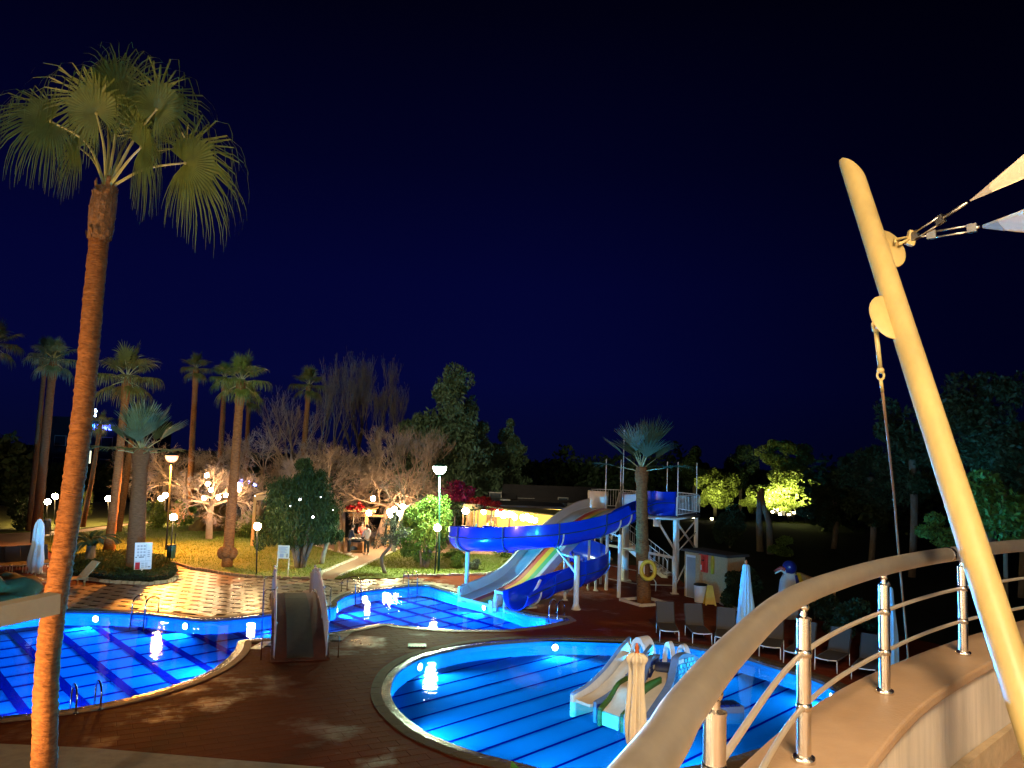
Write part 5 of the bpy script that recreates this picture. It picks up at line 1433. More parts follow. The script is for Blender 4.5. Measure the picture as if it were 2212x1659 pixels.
# far treeline left and right, one mass each
rnd = random.Random(9)
def mass(label, spans, n, size):
    mb = MB()
    for u0, u1, vt, d in spans:
        for k in range(7):
            u = u0 + (u1 - u0) * (k + .5) / 7; a = P(u, vt + rnd.uniform(-8, 22), d); h = a.z; s_ = d / 1660; w = (u1 - u0) / 7 * s_ * .85
            leaves(mb, (a.x, a.y, h * .5), (w, 2.0, h * .55), n, size, rnd, 1.8, .2, .6)
    o = mb.build('treeline', m_dkleaf, None, kind='stuff'); o['label'] = label
mass('dark treeline', [(-120, 60, 940, 70), (60, 380, 985, 95), (380, 700, 1010, 110), (700, 1000, 1010, 120), (1000, 1300, 1000, 120), (1200, 1480, 965, 115), (1480, 1800, 1000, 120), (1750, 2320, 985, 75)], 420, .8)
# hedge island with cycad
IS3 = ISL
hc = Vector((sum(p[0] for p in IS3) / len(IS3), sum(p[1] for p in IS3) / len(IS3), 0)); hb_ = thing('hedge', 'low dark clipped hedge filling the kidney shaped bed', 'hedge', hc)
mb = MB(); rnd = random.Random(4); xs = [p[0] for p in IS3]; ys = [p[1] for p in IS3]; k = 0
while k < 9000:
    x, y = rnd.uniform(min(xs), max(xs)), rnd.uniform(min(ys), max(ys))
    if not inside((x, y), IS3): continue
    k += 1; z = .42 * rnd.random() ** .35 + noise.noise((x * 1.5, y * 1.5, 0)) * .05
    d = Vector((rnd.gauss(0, 1), rnd.gauss(0, 1), rnd.gauss(0, 1))).normalized(); w = d.orthogonal().normalized(); s = .10; p = Vector((x, y, z))
    mb.add([p - d * s * .6, p + w * s * .3, p + d * s * .6, p - w * s * .3], [(0, 1, 2, 3)])
mb.build('foliage', m_hedge, hb_)
MB().prism(offset(IS3 if area(IS3) > 0 else IS3[::-1], -.12), 0.0, .30).build('core', m_soil, hb_)
edging('bed_stones', 'edging_stone', [(165,1251),(240,1260),(320,1264),(365,1259),(382,1249)], .28, .16, m_edge, 'row of small stones along the front of the hedge bed')
g = G(193, 1225); cy = thing('cycad', 'dark cycad with arching feather fronds in the hedge bed', 'cycad', (g.x, g.y, 0))
MB().tube([g, g + Vector((.0, 0, 1.0))], [.24, .2], 10).build('trunk', m_bark, cy, smooth=True)
mb = MB(); pts = [Vector((0, 0, 0))]
for i in range(9):
    a = 1.05 - .22 * i; pts.append(pts[-1] + Vector((math.cos(a), 0, math.sin(a))) * .17)
mb.tube(pts, .012, 4)
for i in range(1, 40):
    q = i / 40 * 9; p = pts[int(q)].lerp(pts[min(9, int(q) + 1)], q % 1); L = .28 * math.sin(PI * (.12 + .85 * i / 40)) ** .7
    for s_ in (-1, 1): mb.add([p, p + Vector((.05, s_ * L * .6, .05)), p + Vector((.09, s_ * L, .0)), p + Vector((.03, s_ * .02, 0))], [(0, 1, 2, 3)])
me = mb.mesh('frond', m_hedge)
for k in range(15): inst('frond', me, cy, (0, 0, 1.0), 2 * PI * k / 15 + R_(-.15, .15), R_(.8, 1.05), ry=R_(-.35, .35))
# grass blades on the lit lawns
m_grass = mat('grass_blade', (0.13, 0.17, 0.024), 0.8, island=.3, trans=.3, spec=.1)
mb = MB(); rnd = random.Random(12)
for pl, N in ((LAWN_L, 26000), (LAWN_R, 14000)):
    xs = [p[0] for p in pl]; ys = [p[1] for p in pl]; k = 0
    while k < N:
        x, y = rnd.uniform(min(xs), max(xs)), rnd.uniform(min(ys), max(ys))
        if not inside((x, y), pl): continue
        k += 1; a = rnd.uniform(0, PI); h = rnd.uniform(.03, .09) * (1 + .6 * noise.noise((x * .4, y * .4, 3))); w = .02
        p = Vector((x, y, .045)); o_ = Vector((math.cos(a), math.sin(a), 0)) * w; mb.add([p - o_, p + o_, p + Vector((rnd.uniform(-.04, .04), rnd.uniform(-.04, .04), h))], [(0, 1, 2)])
mb.build('grass', m_grass, None, kind='stuff')
# ================================================================== LAMPS
m_pole = mat('lamp_pole', (0.012, 0.013, 0.012), .6, spec=.2); m_poleg = mat('lamp_pole_green', (0.006, 0.035, 0.022), .6, spec=.2)
WARM = (1.0, .60, .22)
m_globe = glow('globe_warm', (1.0, .62, .25), 260.0); m_globe2 = glow('globe_far', (1.0, .62, .26), 300.0); m_bulb = glow('bulb_warm', (1.0, .66, .33), 210.0)
m_sod = glow('lamp_sodium', (1.0, .34, .07), 1.9); m_wht = glow('lamp_white', (.80, 1.0, .82), 40.0)
def globe_lamp(label, base, v, r=.17, m=None):
    g = base; c = Vector((g.x, g.y, P(0 + 1106, v, g.y).z))
    t = thing('globe_lamp', label, 'globe lamp', (g.x, g.y, 0), 'globe lamps in the garden')
    MB().tube([(g.x, g.y, 0), (g.x, g.y, c.z - r)], .035, 8).lathe([(.09, 0), (.09, .03), (.04, .08)], (g.x, g.y, 0), 10).build('pole', m_pole, t, smooth=True)
    MB().lathe([(.05, 0), (.075, .04), (.03, .07)], (g.x, g.y, c.z - r - .02), 10).build('collar', m_pole, t, smooth=True)
    MB().ball(c, r, 14, 10).build('globe', m or m_globe, t, smooth=True)
    return t
def cz(u, v, y): return P(u, v, y).z
def gl(label, bu, bv, u, v, r=.17, m=None):
    g = G(bu, bv); c = P(u, v, g.y)
    t = thing('globe_lamp', label, 'globe lamp', (g.x, g.y, 0), 'globe lamps in the garden')
    MB().tube([(g.x, g.y, 0), (c.x, c.y, c.z - r)], .034, 8).lathe([(.09, 0), (.09, .03), (.04, .08)], (g.x, g.y, 0), 10).build('pole', m_pole, t, smooth=True)
    MB().lathe([(.05, 0), (.075, .04), (.03, .07)], (c.x, c.y, c.z - r - .02), 10).build('collar', m_pole, t, smooth=True)
    MB().ball(c, r, 14, 10).build('globe', m or m_globe, t, smooth=True)
gl('globe lamp on the left lawn next to the green litter bin', 366, 1219, 374.5, 1117); gl('globe lamp in front of the thuja', 554, 1243, 556, 1137); gl('globe lamp with leaning black pole beside the white street lamp', 939, 1242, 945, 1140)
for bu, bv, u, v, l in ((99,1137,103,1084,'lower globe of the two behind the white parasol'),(118,1134,119,1072,'upper globe of the two behind the white parasol'),(235,1136,234,1077,'globe lamp touching the grey footed palm'),(347,1134,348,1077,'left globe of the far pair below the orange lamp'),(356,1131,357,1070,'right globe of the far pair below the orange lamp')):
    gl(l, bu, bv, u, v, .20, m_globe2)
def street_lamp(label, bu, bv, u, v, m, mp, r=.34):
    g = G(bu, bv); c = P(u, v, g.y)
    t = thing('street_lamp', label, 'street lamp', (g.x, g.y, 0), 'tall street lamps')
    MB().tube([(g.x, g.y, 0), (g.x, g.y, 1.2), (c.x, c.y, c.z - .34)], [.06, .05, .04], 10).build('pole', mp, t, smooth=True)
    MB().lathe([(.05, -.46), (.09, -.40), (.10, -.33)], c, 14).build('holder', mp, t, smooth=True)
    MB().lathe([(1e-4, -.34), (.16, -.32), (.27, -.22), (.34, -.08), (.35, .05)], c, 18).build('lens', m, t, smooth=True)
    MB().lathe([(.355, .05), (.36, .08), (.26, .16), (.1, .21), (1e-4, .22)], c, 18).build('hood', mp, t, smooth=True)
    return c
SOD = street_lamp('orange sodium street lamp above the brown bare tree', 358, 1190, 371, 986, m_sod, m_pole); WHT = street_lamp('white street lamp on a green pole beside the shrub', 947, 1236, 950, 1010, m_wht, m_poleg)
lamp('SPOT', SOD + Vector((0, -.1, -.45)), (1, .32, .035), 11000, .2, None, SOD + Vector((0, -1.5, -5)), 150, .5, name='sodium_light'); lamp('SPOT', WHT + Vector((0, -.1, -.45)), (.74, 1, .62), 5200, .2, None, WHT + Vector((0, -.8, -5)), 160, .5, name='white_lamp_light')
def bulb(label, u, v, d, r=.13, m=None, cord=.5, group='globe bulbs hung in the trees'):
    c = P(u, v, d); t = thing('globe_bulb', label, 'globe bulb', c, group)
    MB().ball(c, r, 12, 8).build('globe', m or m_bulb, t, smooth=True)
    MB().tube([c + Vector((0, 0, r)), c + Vector((.02, 0, r + cord))], .008, 4).build('cord', m_pole, t)
for u, v, l in ((447,1027,'topmost globe bulb in the bulb tree'),(449,1045,'second globe bulb below the topmost in the bulb tree'),(456,1058,'globe bulb in the middle of the bulb tree'),(440,1076,'lower left globe bulb in the bulb tree'),(472,1075,'lower globe bulb right of the pale trunk'),(488,1070,'lower globe bulb just left of the red palm trunk'),(514,1047,'upper globe bulb just right of the red palm trunk'),(516,1058,'lower globe bulb just right of the red palm trunk')):
    bulb(l, u, v, 48.5 + R_(-1, 1))
for u, v, l in ((806,1077,'single high globe bulb above the kiosk'),(797,1108,'globe bulb in front of the kiosk post'),(841,1105,'left bulb of the cluster beside the shrub'),(852,1100,'top bulb of the cluster beside the shrub'),(871,1094,'rightmost bulb of the cluster, touching the shrub'),(843,1113,'lowest left bulb of the cluster beside the shrub'),(863,1109,'lowest right bulb of the cluster beside the shrub')):
    bulb(l, u, v, 47.0 + R_(-.6, .6), .15)
m_fairy = glow('fairy_white', (.9, .95, 1.0), 14.0)
for u, v, l in ((648,1079,'largest white fairy light in the thuja'),(676,1117,'white fairy light low in the thuja'),(627,1093,'small white fairy light left in the thuja'),(719,1102,'tiny white fairy light at the right thuja edge'),(693,1074,'tiny white fairy light high in the thuja'),(551,1071,'white fairy light on the wooden frame')):
    bulb(l, u, v, 37.2 if u > 560 else 47, .022 if u not in (648, 676) else .05, m_fairy, .15, 'white fairy lights')
m_led = glow('led_blue', (.15, .2, 1.0), 12.0)
t = thing('blue_light', 'small blue light glimmering behind the bulb tree', 'light', P(522, 1043, 75)); 
for dx, dz, s_ in ((0, 0, .35), (.5, .1, .3), (1.3, -.1, .2), (.2, -.3, .2)): MB().ball(P(522, 1043, 75) + Vector((dx, 0, dz)), s_, 8, 6).build('led', m_led, t)

# floodlights under the glowing trees
m_flood = glow('flood_lens', (1, .86, .5), 30.0)
for k, (u, v, pw) in enumerate(((1668,1106,2600),(1684,1111,1800),(1703,1112,3200),(1714,1108,2600),(1740,1115,2000),(1537,1121,1400),(1497,1118,1200),(1590,1118,900))):
    c = P(u, v, 84.0); t = thing('floodlight', ('leftmost bright floodlight below the glowing tree', 'second floodlight below the glowing tree', 'third and brightest floodlight below the glowing tree', 'fourth floodlight below the glowing tree', 'rightmost floodlight below the glowing tree', 'floodlight seen just right of the tower railing', 'floodlight behind the tower railing', 'floodlight behind the dark bush')[k], 'floodlight', (c.x, c.y, 0), 'ground floodlights')
    MB().box(c, (.34, .12, .26), R=Matrix.Rotation(-.5, 3, 'X')).build('housing', m_pole, t)
    MB().box(c + Vector((0, -.10, .03)), (.26, .05, .20), R=Matrix.Rotation(-.5, 3, 'X')).build('lens', m_flood, t)
    MB().tube([(c.x, c.y, 0), (c.x, c.y, c.z - .1)], .05, 6).build('stand', m_pole, t)
    lamp('SPOT', c + Vector((0, .2, .4)), (.95, 1, .44), pw * 2.0, .3, t, c + Vector((R_(-.5, .5), 3, 5.5)), 140, .9)
    if k < 5: MB().box(c + Vector((.5, .3, .1)), (.4, .3, .5), R_(0, 1)).build('rock', m_edge, t)

# assumed warm lamps of the hotel behind the camera (its facade floods), and an added fill panel
m_facade = mat('facade_plaster', (0.62, 0.52, 0.40), .9, var=.12)
hf = thing('hotel_facade', 'cream hotel wall behind the terrace', 'building', (0, -4.2, 0))
MB().box((0, -4.5, 7), (44, .5, 14)).build('wall', m_facade, hf)
m_warmlens = glow('unseen_lamp_lens', (1, .68, .34), 12.0)
def assumed_wall_lamp(label, c, pw, aim, ang, col=(1, .70, .38), size=.3):
    c = Vector(c); t = thing('assumed_wall_lamp', label, 'wall lamp', c, 'assumed lamps on the hotel wall')
    MB().lathe([(.10, -.15), (.16, -.12), (.16, .12), (.10, .15)], c, 14).build('lens', m_warmlens, t, smooth=True); MB().box(c + Vector((0, -.2, 0)), (.2, .16, .4)).build('bracket', m_pole, t)
    lamp('SPOT', c + Vector((0, .25, 0)), col, pw, size, t, aim, ang, .6)
assumed_wall_lamp('assumed high warm wall lamp on the left of the facade', (-9, -4.0, 11), 3600, (-6, 17, 0), 46); assumed_wall_lamp('assumed high warm wall lamp above the terrace', (3.5, -4.0, 17), 16000, (4.2, 20.8, 0), 27)
cp = thing('terrace_fill', 'unseen square fill panel added over the terrace behind the camera', 'lamp', (.6, -2.6, 9.6))
fd = (Vector((2.2, 3.9, 4.8)) - Vector((.6, -2.6, 9.6))).normalized(); RM = fd.to_track_quat('-Z', 'Y').to_matrix()
MB().box((.6, -2.6, 9.6), (2.1, 2.1, .10), R=RM).build('panel', m_warmlens, cp); MB().beam((.6, -2.75, 9.75), (.6, -4.3, 10.2), .12, .12).build('bracket', m_pole, cp)
lamp('AREA', Vector((.6, -2.6, 9.6)) + fd * .12, (1, .72, .43), 820, 2.0, cp, (2.2, 3.9, 4.8))  # soft overhead fill, added to brighten the ledge and wall
# unseen side wing with glowing panes, added so the posts reflect bright strips
wg = thing('reflection_wing', 'unseen cream wing with glowing panes added left of the terrace for post reflections', 'building', (-4.3, 0, 0))
MB().box((-4.5, -.4, 4.2), (.4, 7.6, 8.4)).build('wall', m_facade, wg)
m_glowpane = glow('glow_pane', (1, .80, .52), 11.0)
for y in (-2.6, -.2, 2.2):
    f = MB().box((-4.28, y, 5.4), (.08, 1.5, 2.4)).build('door_frame', m_white, wg); MB().box((-4.22, y, 5.4), (.05, 1.3, 2.2)).build('pane', m_glowpane, f)
for x in (-1.5, 2.0, 5.5):
    f = MB().box((x, -4.2, 5.4), (1.7, .08, 2.4)).build('door_frame', m_white, hf); MB().box((x, -4.14, 5.4), (1.5, .05, 2.2)).build('pane', glow('glow_pane_front', (1, .74, .42), 2.5), f)  # glowing panes added on the facade for the rail to reflect
assumed_wall_lamp('assumed cool floodlight on the roof edge aimed at the left palms', (-15, -4.0, 13), 42000, (-13.5, 46, 10.8), 38, (.97, 1.0, .74), .3); assumed_wall_lamp('assumed cool floodlight on the roof edge aimed at the slide tower', (5, -4.0, 13), 5200, (5.0, 36, 7.2), 24, (1.0, .98, .86), .3)  # unseen floods, assumed and added to light the palms and tower
t = thing('assumed_uplight', 'small unseen warm uplight assumed on the terrace floor to light the shade sails', 'lamp', (3.4, 1.6, ZT)); MB().lathe([(.09, 0), (.09, .10), (.07, .12)], (3.4, 1.6, ZT), 12).build('housing', m_pole, t); MB().lathe([(1e-4, .125), (.065, .12)], (3.4, 1.6, ZT), 12).build('lens', m_warmlens, t)  # assumed lamp out of view, added to warm the sails and mast
lamp('SPOT', (3.4, 1.6, ZT + .2), (1, .58, .24), 170, .15, t, (3.0, 4.6, 8.2), 70, .8)
# unseen low garden spot, assumed and added to light the tall palm
t = thing('assumed_ground_spot', 'unseen orange ground spotlight assumed at the foot of the tallest palm', 'spotlight', (-9.6, 9.0, 0)); MB().lathe([(.12, 0), (.12, .18), (.10, .2)], (-9.6, 9.0, 0), 12).build('housing', m_pole, t); MB().lathe([(1e-4, .205), (.09, .2)], (-9.6, 9.0, 0), 12).build('lens', m_warmlens, t)
lamp('SPOT', (-9.6, 9.0, .3), (1, .54, .20), 6500, .1, t, (-8.0, 12.4, 4.2), 95, .7); lamp('SPOT', (-9.5, 9.1, .3), (.80, 1.0, .40), 125, .1, t, (-7.9, 12.4, 10.6), 46, .7)

# ================================================================== RESTAURANT AND HOUSES
m_yel = mat('wall_yellow', (0.80, 0.62, 0.16), .8, var=.15, vscale=2); m_wood = mat('wood_warm', (0.30, 0.15, 0.055), .6, var=.35, vscale=3, stretch=(1, 1, 8), bump=.2); m_woodl = mat('wood_light', (0.45, 0.27, 0.11), .6, var=.3, vscale=3, stretch=(8, 8, 1), bump=.2)
m_roof = mat('roof_tile', (0.055, 0.040, 0.036), .85, var=.35, vscale=2, bump=.4); m_plas = mat('plaster_grey', (0.30, 0.27, 0.24), .9, var=.2); m_awn = mat('awning_olive', (0.26, 0.22, 0.08), .85, var=.2); m_glassd = mat('window_dark', (0.02, 0.025, 0.03), .15)
RD = 49.0
rs0 = P(1003, 1180, RD); rs0.z = 0; rs1 = P(1205, 1180, RD - 2); rs1.z = 0
rest_ = thing('restaurant', 'open fronted yellow lit garden restaurant with awning and hanging lanterns', 'restaurant', rs0)
zt_ = P(1010, 1094, RD).z
x0, x1 = rs0.x - .2, P(1215, 1100, RD).x
MB().box(((x0 + x1) / 2, RD + 2.4, .03), (x1 - x0 + 6, 8.4, .10)).build('floor', m_path, rest_)
MB().box(((x0 + x1) / 2, RD + 4.2, zt_ / 2), (x1 - x0, .15, zt_ - .1)).build('back_wall', m_yel, rest_); MB().box((x1, RD + 2.2, zt_ / 2), (.15, 4, zt_)).build('side_wall', m_yel, rest_)
MB().box(((x0 + x1) / 2, RD + 2, zt_ + .12), (x1 - x0 + .4, 4.8, .16)).build('roof', m_roof, rest_)
q = MB().box(((P(1003,1100,RD).x + P(1037,1100,RD).x) / 2, RD - .5, zt_ + .05), (1.05, .12, .28)).build('fascia', m_woodl, rest_)
for u in (1000, 1032, 1068, 1110, 1160): c = P(u, 1130, RD - .2); MB().box((c.x, c.y, zt_ / 2), (.09, .09, zt_)).build('post', m_wood, rest_)
aw = [P(1036, 1091, RD + .2), P(1250, 1104, RD - .3), P(1275, 1122, RD - 2.2), P(1056, 1094, RD - 1.0)]
MB().add(aw + [p - Vector((0, 0, .06)) for p in aw], [(0, 1, 2, 3), (7, 6, 5, 4), (0, 4, 5, 1), (1, 5, 6, 2), (2, 6, 7, 3), (3, 7, 4, 0)]).build('awning', m_awn, rest_)
MB().box((P(1010,1150,RD).x, RD + 2.0, 1.2), (.2, 4, 2.4)).build('side_panel', m_wood, rest_)
for u, w_, h_ in ((1062, .7, 2.0), (1100, .12, 1.9), (1140, .8, 1.2)): c = P(u, 1130, RD + 4.0); MB().box((c.x, RD + 4.08, h_ / 2), (w_, .08, h_)).build('wall_opening', m_wood, rest_)
m_lant = glow('lantern_warm', (1, .84, .52), 60.0)
def lantern(label, u, v, d, r, sq=1.0):
    c = P(u, v, d); t = thing('paper_lantern', label, 'lantern', c, 'hanging paper lanterns of the restaurant')
    r *= .58; MB().ball(c, r, 12, 8, (1, 1, sq)).build('shade', m_lant, t, smooth=True); MB().tube([c + Vector((0, 0, r * sq)), c + Vector((0, 0, r * sq + .3))], .01, 4).build('cord', m_pole, t)
for u, v, d, r, sq, l in ((1006,1104,RD-.7,.38,.8,'leftmost lantern under the brown fascia'),(1045,1105,RD-.2,.28,1,'small lantern right of the brown post'),(1073,1108,RD,.25,1.5,'oval lantern below the red flowers'),(1088,1112,RD-.4,.40,.95,'largest round lantern in the middle of the row'),(1101,1111,RD+.2,.36,.9,'round lantern touching the largest one'),(1112,1117,RD-.5,.27,1.2,'pear shaped lantern before the wooden opening'),(1130,1118,RD-.8,.34,1,'first lantern of the bright cluster on the right'),(1138,1117,RD,.34,1,'second lantern of the bright cluster on the right'),(1146,1121,RD-1.2,.36,1,'third lantern of the bright cluster on the right'),(1155,1124,RD-1.4,.30,.9,'last lantern of the bright cluster on the right'),(925,1150,RD+2,.2,1,'small lantern hidden behind the shrub')):
    lantern(l, u, v, d, r, sq)
for u in (1020, 1075, 1135, 1190): c = P(u, 1110, RD + 2.6); lamp('POINT', (c.x, RD + 2.6, zt_ - .35), (1, .80, .42), 70, .15, rest_, name='interior_fill')  # unseen fill lights added to brighten the yellow interior
# bottles and counter of the bar
MB().box((P(1058,1140,RD).x, RD + 1.2, .55), (3.2, .5, 1.1)).build('bar_counter', m_woodl, rest_)
m_cyan = mat('jar_cyan', (0.05, 0.45, 0.75), .3); m_wcup = mat('cup_white', (.75, .75, .7), .4)
for u, h, mm, l in ((1029,.52,m_cyan,'blue jar on the restaurant bar counter'),(1046,.45,m_wcup,'white jar on the restaurant bar counter'),(1053,.62,m_wcup,'tall white urn on the restaurant bar counter')):
    c = P(u, 1130, RD + 1.1); o = MB().lathe([(.10, 0), (.12, .05), (.12, h * .7), (.06, h * .8), (.06, h)], (c.x, c.y, 1.1), 12).build('jar', mm, None, True, at=(c.x, c.y, 1.1)); tag(o, l, 'jar', 'jars on the bar')
# bougainvillea on the roof
def climb(label, cl, n, m_, sd):
    b = cl[0][0]; g = Vector((b.x, b.y, 0)); leafy('bougainvillea', label, 'climbing plant', g, cl, n, .16, m_, [([g, b], .05)], 1.5, 0, sd, sub=12, subr=.45)
climb('magenta bougainvillea above the left roof corner', [(P(985, 1066, RD + 2), (1.3, .8, .85)), (P(960, 1080, RD + 2), (.9, .6, .9)), (P(1012, 1082, RD + 1), (.9, .7, .5))], 3600, m_bloom, 101)
climb('red bougainvillea hanging over the lantern row', [(P(1062, 1093, RD - .4), (.75, .4, .28)), (P(1040, 1086, RD), (1.0, .6, .4)), (P(1075, 1097, RD - .4), (.45, .3, .22))], 2200, m_bloomr, 102)
climb('dark green vine along the restaurant roof', [(P(1025, 1092, RD), (1.6, .8, .35)), (P(990, 1100, RD + 1), (1.2, .7, .5))], 2600, m_dkleaf, 103)
# long house behind
HD = 63.0
def hx(u, v, d=HD): return P(u, v, d)
hs = thing('long_house', 'long low house with dark roof and small windows behind the restaurant', 'house', (hx(1150,1090).x, HD, 0))
ze = hx(1150, 1082).z; zr = hx(1150, 1050).z; xa, xb = hx(1095, 1080).x, hx(1285, 1080).x
MB().box(((xa + xb) / 2, HD + 2.5, ze / 2), (xb - xa, 5, ze)).build('wall', m_plas, hs)
MB().add([(xa - .4, HD - .5, ze), (xb + .4, HD - .5, ze), (xb + .4, HD + 2.5, zr), (xa - .4, HD + 2.5, zr), (xb + .4, HD + 5.5, ze), (xa - .4, HD + 5.5, ze)], [(0, 1, 2, 3), (3, 2, 4, 5), (0, 3, 5), (1, 4, 2)]).build('roof', m_roof, hs)
ga, gb = hx(1052, 1080).x, hx(1106, 1080).x
MB().box(((ga + gb) / 2, HD + 1.2, zr * .36), (gb - ga - .3, 4, zr * .72)).build('gable_wing', m_plas, hs)
MB().add([(ga - .3, HD - 1.1, zr * .72), (gb + .3, HD - 1.1, zr * .72), (gb + .3, HD + 3.4, zr * .95), (ga - .3, HD + 3.4, zr * .95)], [(0, 1, 2, 3)]).build('roof', m_roof, hs)
for u, v, w_, h_ in ((1070,1073,.85,.6),(1136,1088,1.2,.75),(1146,1091,.8,.6),(1216,1091,.7,1.1)):
    c = hx(u, v, HD - .85 if u < 1100 else HD); f = MB().box((c.x, c.y - .03, c.z), (w_ + .16, .06, h_ + .16)).build('window', m_plas, hs); MB().box((c.x, c.y - .07, c.z), (w_, .04, h_)).build('pane', m_glassd, f)
# far hotel with blue sign
SG = 112.0
bd0 = P(215, 960, SG); bl_ = thing('far_hotel', 'dark far building carrying the blue neon sign', 'building', (bd0.x, SG + 4, 0))
MB().box((bd0.x - 1, SG + 4, 4.2), (16, 7, 11.0)).build('wall', m_glassd, bl_)
for k in range(2):
    for j in range(4):
        f = MB().box((bd0.x - 6 + 3.4 * j, SG + .47, 3 + 3.2 * k), (1.7, .08, 1.5)).build('window', m_plas, bl_); MB().box((bd0.x - 6 + 3.4 * j, SG + .42, 3 + 3.2 * k), (1.5, .06, 1.3)).build('pane', m_glassd, f)
m_ncy = glow('neon_cyan', (.0, .75, 1.0), 5.0); m_nbl = glow('neon_blue', (.06, .10, 1.0), 9.0); m_nw = glow('neon_white', (.55, .75, 1.0), 9.0)
def stroke(par, pts, m, r, d=SG, nm='stroke'):
    MB().tube([P(u, v, d) for u, v in pts], r, 5).build(nm, m, par)
sgn = thing('neon_sign', 'blue neon sign with a cyan tile and letters on the far building', 'sign', P(218, 922, SG))
q = MB().box(P(195.5, 921, SG), (.62, .1, .82)).build('tile', m_ncy, sgn)
stroke(sgn, [(190.5,927.5),(190.5,914.5),(199.5,914.5),(199.5,927.5),(190.5,927.5)], m_nbl, .07, nm='tile_border'); stroke(sgn, [(194,926),(194,918),(197,918)], m_nbl, .06, SG - .3); stroke(sgn, [(196,921),(198,926)], m_nbl, .05, SG - .3)
for pts in ([(222,918.5),(222,928.5)],[(222,923.5),(227,923.5)],[(227,918.5),(227,928.5)],[(229.5,928.5),(229.5,918.5),(233,918.5),(233,923.5),(229.5,923.5)],[(235.5,918.5),(235.5,928.5),(241,928.5)],[(235.5,923),(239,923)],[(239,918.5),(235.5,918.5)]): stroke(sgn, pts, m_nbl, .09)
stroke(sgn, [(211,918),(214,919.5),(211,921)], m_nbl, .07); stroke(sgn, [(208.5,926.5),(210.5,926.5)], m_nbl, .09); stroke(sgn, [(204,915),(204,929)], m_nbl, .06)
lg = thing('neon_emblem', 'small pale blue neon rings above the cyan tile', 'sign', P(205, 893, SG))
for u, v, r_, mm in ((207,888,1.8,m_nw),(202,897,1.9,m_nw),(205.5,897,2.0,m_nw),(206.2,884.4,.5,m_nw)): stroke(lg, [(u + r_ * math.cos(a * PI / 5), v + r_ * 1.2 * math.sin(a * PI / 5)) for a in range(11)], mm, .07, nm='ring')
o = MB().beam(P(196, 974, 90), P(193.5, 1001, 90), .12, .12).build('strip_light', glow('strip_yellow', (1, .95, .6), 1.2), None, at=P(195, 988, 90)); tag(o, 'short upright pale yellow strip light right of the near trunk', 'light')

# ================================================================== KIOSK, PERGOLAS AND CHAIRS
KD = G(740, 1194).y
kq = G(770, 1194); kz = thing('wooden_kiosk', 'wooden serving desk with side posts at the end of the path', 'kiosk', (kq.x, kq.y, 0))
def kbox(u0, v0, u1, v1, d, th, name, m, par): 
    a, b = P(u0, v1, d), P(u1, v0, d); return MB().box(((a.x + b.x) / 2, d, (a.z + b.z) / 2), (abs(b.x - a.x), th, abs(b.z - a.z))).build(name, m, par)
for j, (u0, u1, v0, v1) in enumerate(((736, 744, 1155, 1194), (722, 731, 1161, 1193))): kbox(u0, v0, u1, v1, KD, .22, 'post', m_woodl, kz)
for j in range(5): kbox(757 + j * 4.6, 1153 + abs(j - 2) * .4, 761 + j * 4.6, 1166, KD + .8, .06, 'board', m_woodl, kz)
kbox(755, 1166, 782, 1169, KD + .3, .9, 'table_top', m_pole, kz); kbox(773, 1171, 785, 1190, KD + .3, .5, 'cabinet', m_wood, kz); kbox(757, 1170, 761, 1191, KD + .3, .1, 'leg', m_wood, kz); kbox(760, 1189, 785, 1192, KD + .2, .6, 'base', m_wood, kz)
c = P(763, 1165, KD + .2); 
for dx, r in ((0, .22), (.35, .12), (.75, .10)):
    o = MB().lathe([(r * .5, 0), (r, .05), (r * 1.02, .06), (r * .9, .05)], (c.x + dx, c.y, P(763, 1166, KD + .3).z + .06), 12).build('plate', m_wcup, None, True, at=(c.x + dx, c.y, c.z)); tag(o, {0: 'large white plate on the kiosk table', .35: 'middle small white plate on the kiosk table', .75: 'right small white plate on the kiosk table'}[dx], 'plate', 'plates on the kiosk table')
c = P(763, 1186, KD + .3); o = MB().ball(c, .22, 10, 8, (1.4, .9, .8)).build('bag', mat('bag_grey', (.12, .13, .18), .8), None, True, at=c); tag(o, 'dark grey bag on the shelf under the kiosk table', 'bag')
pg2 = thing('garden_pergola', 'wooden pergola with thick post and two beams behind the kiosk', 'pergola', (P(793, 1150, KD + 2).x, KD + 2, 0))
pz = P(793, 1105, KD + 2)
MB().box((pz.x, pz.y, pz.z / 2), (.18, .18, pz.z)).build('post', m_woodl, pg2); c = P(841, 1114, KD + 3.5); MB().box((c.x, c.y, c.z / 2), (.16, .16, c.z)).build('post', m_woodl, pg2)
kbox(742, 1101.5, 812, 1104.5, KD + 2, .2, 'beam', m_woodl, pg2); kbox(755, 1112, 830, 1114.5, KD + 3.4, .15, 'beam', m_woodl, pg2)
for j in range(7): 
    a = P(746 + 10 * j, 1100.5, KD + 2); MB().box((a.x, a.y + .8, a.z), (.07, 2.2, .12)).build('rafter', m_woodl, pg2)
climb('yellow and red flowers lying on the kiosk pergola', [(P(765, 1098, KD + 2), (.6, .4, .22)), (P(778, 1095, KD + 2), (.35, .3, .35))], 500, m_bloomr, 104)
wf = thing('garden_gate', 'yellow lit wooden gate frame left of the thuja', 'frame', (P(553, 1165, 47.5).x, 47.5, 0))
a = P(552, 1070, 47.5); MB().box((a.x, a.y, a.z / 2), (.16, .16, a.z)).build('post', m_woodl, wf); MB().beam(a, P(588, 1060, 46.6), .14, .12).build('beam', m_woodl, wf); MB().box(P(564, 1075, 47.4), (.75, .06, .28)).build('board', m_woodl, wf)
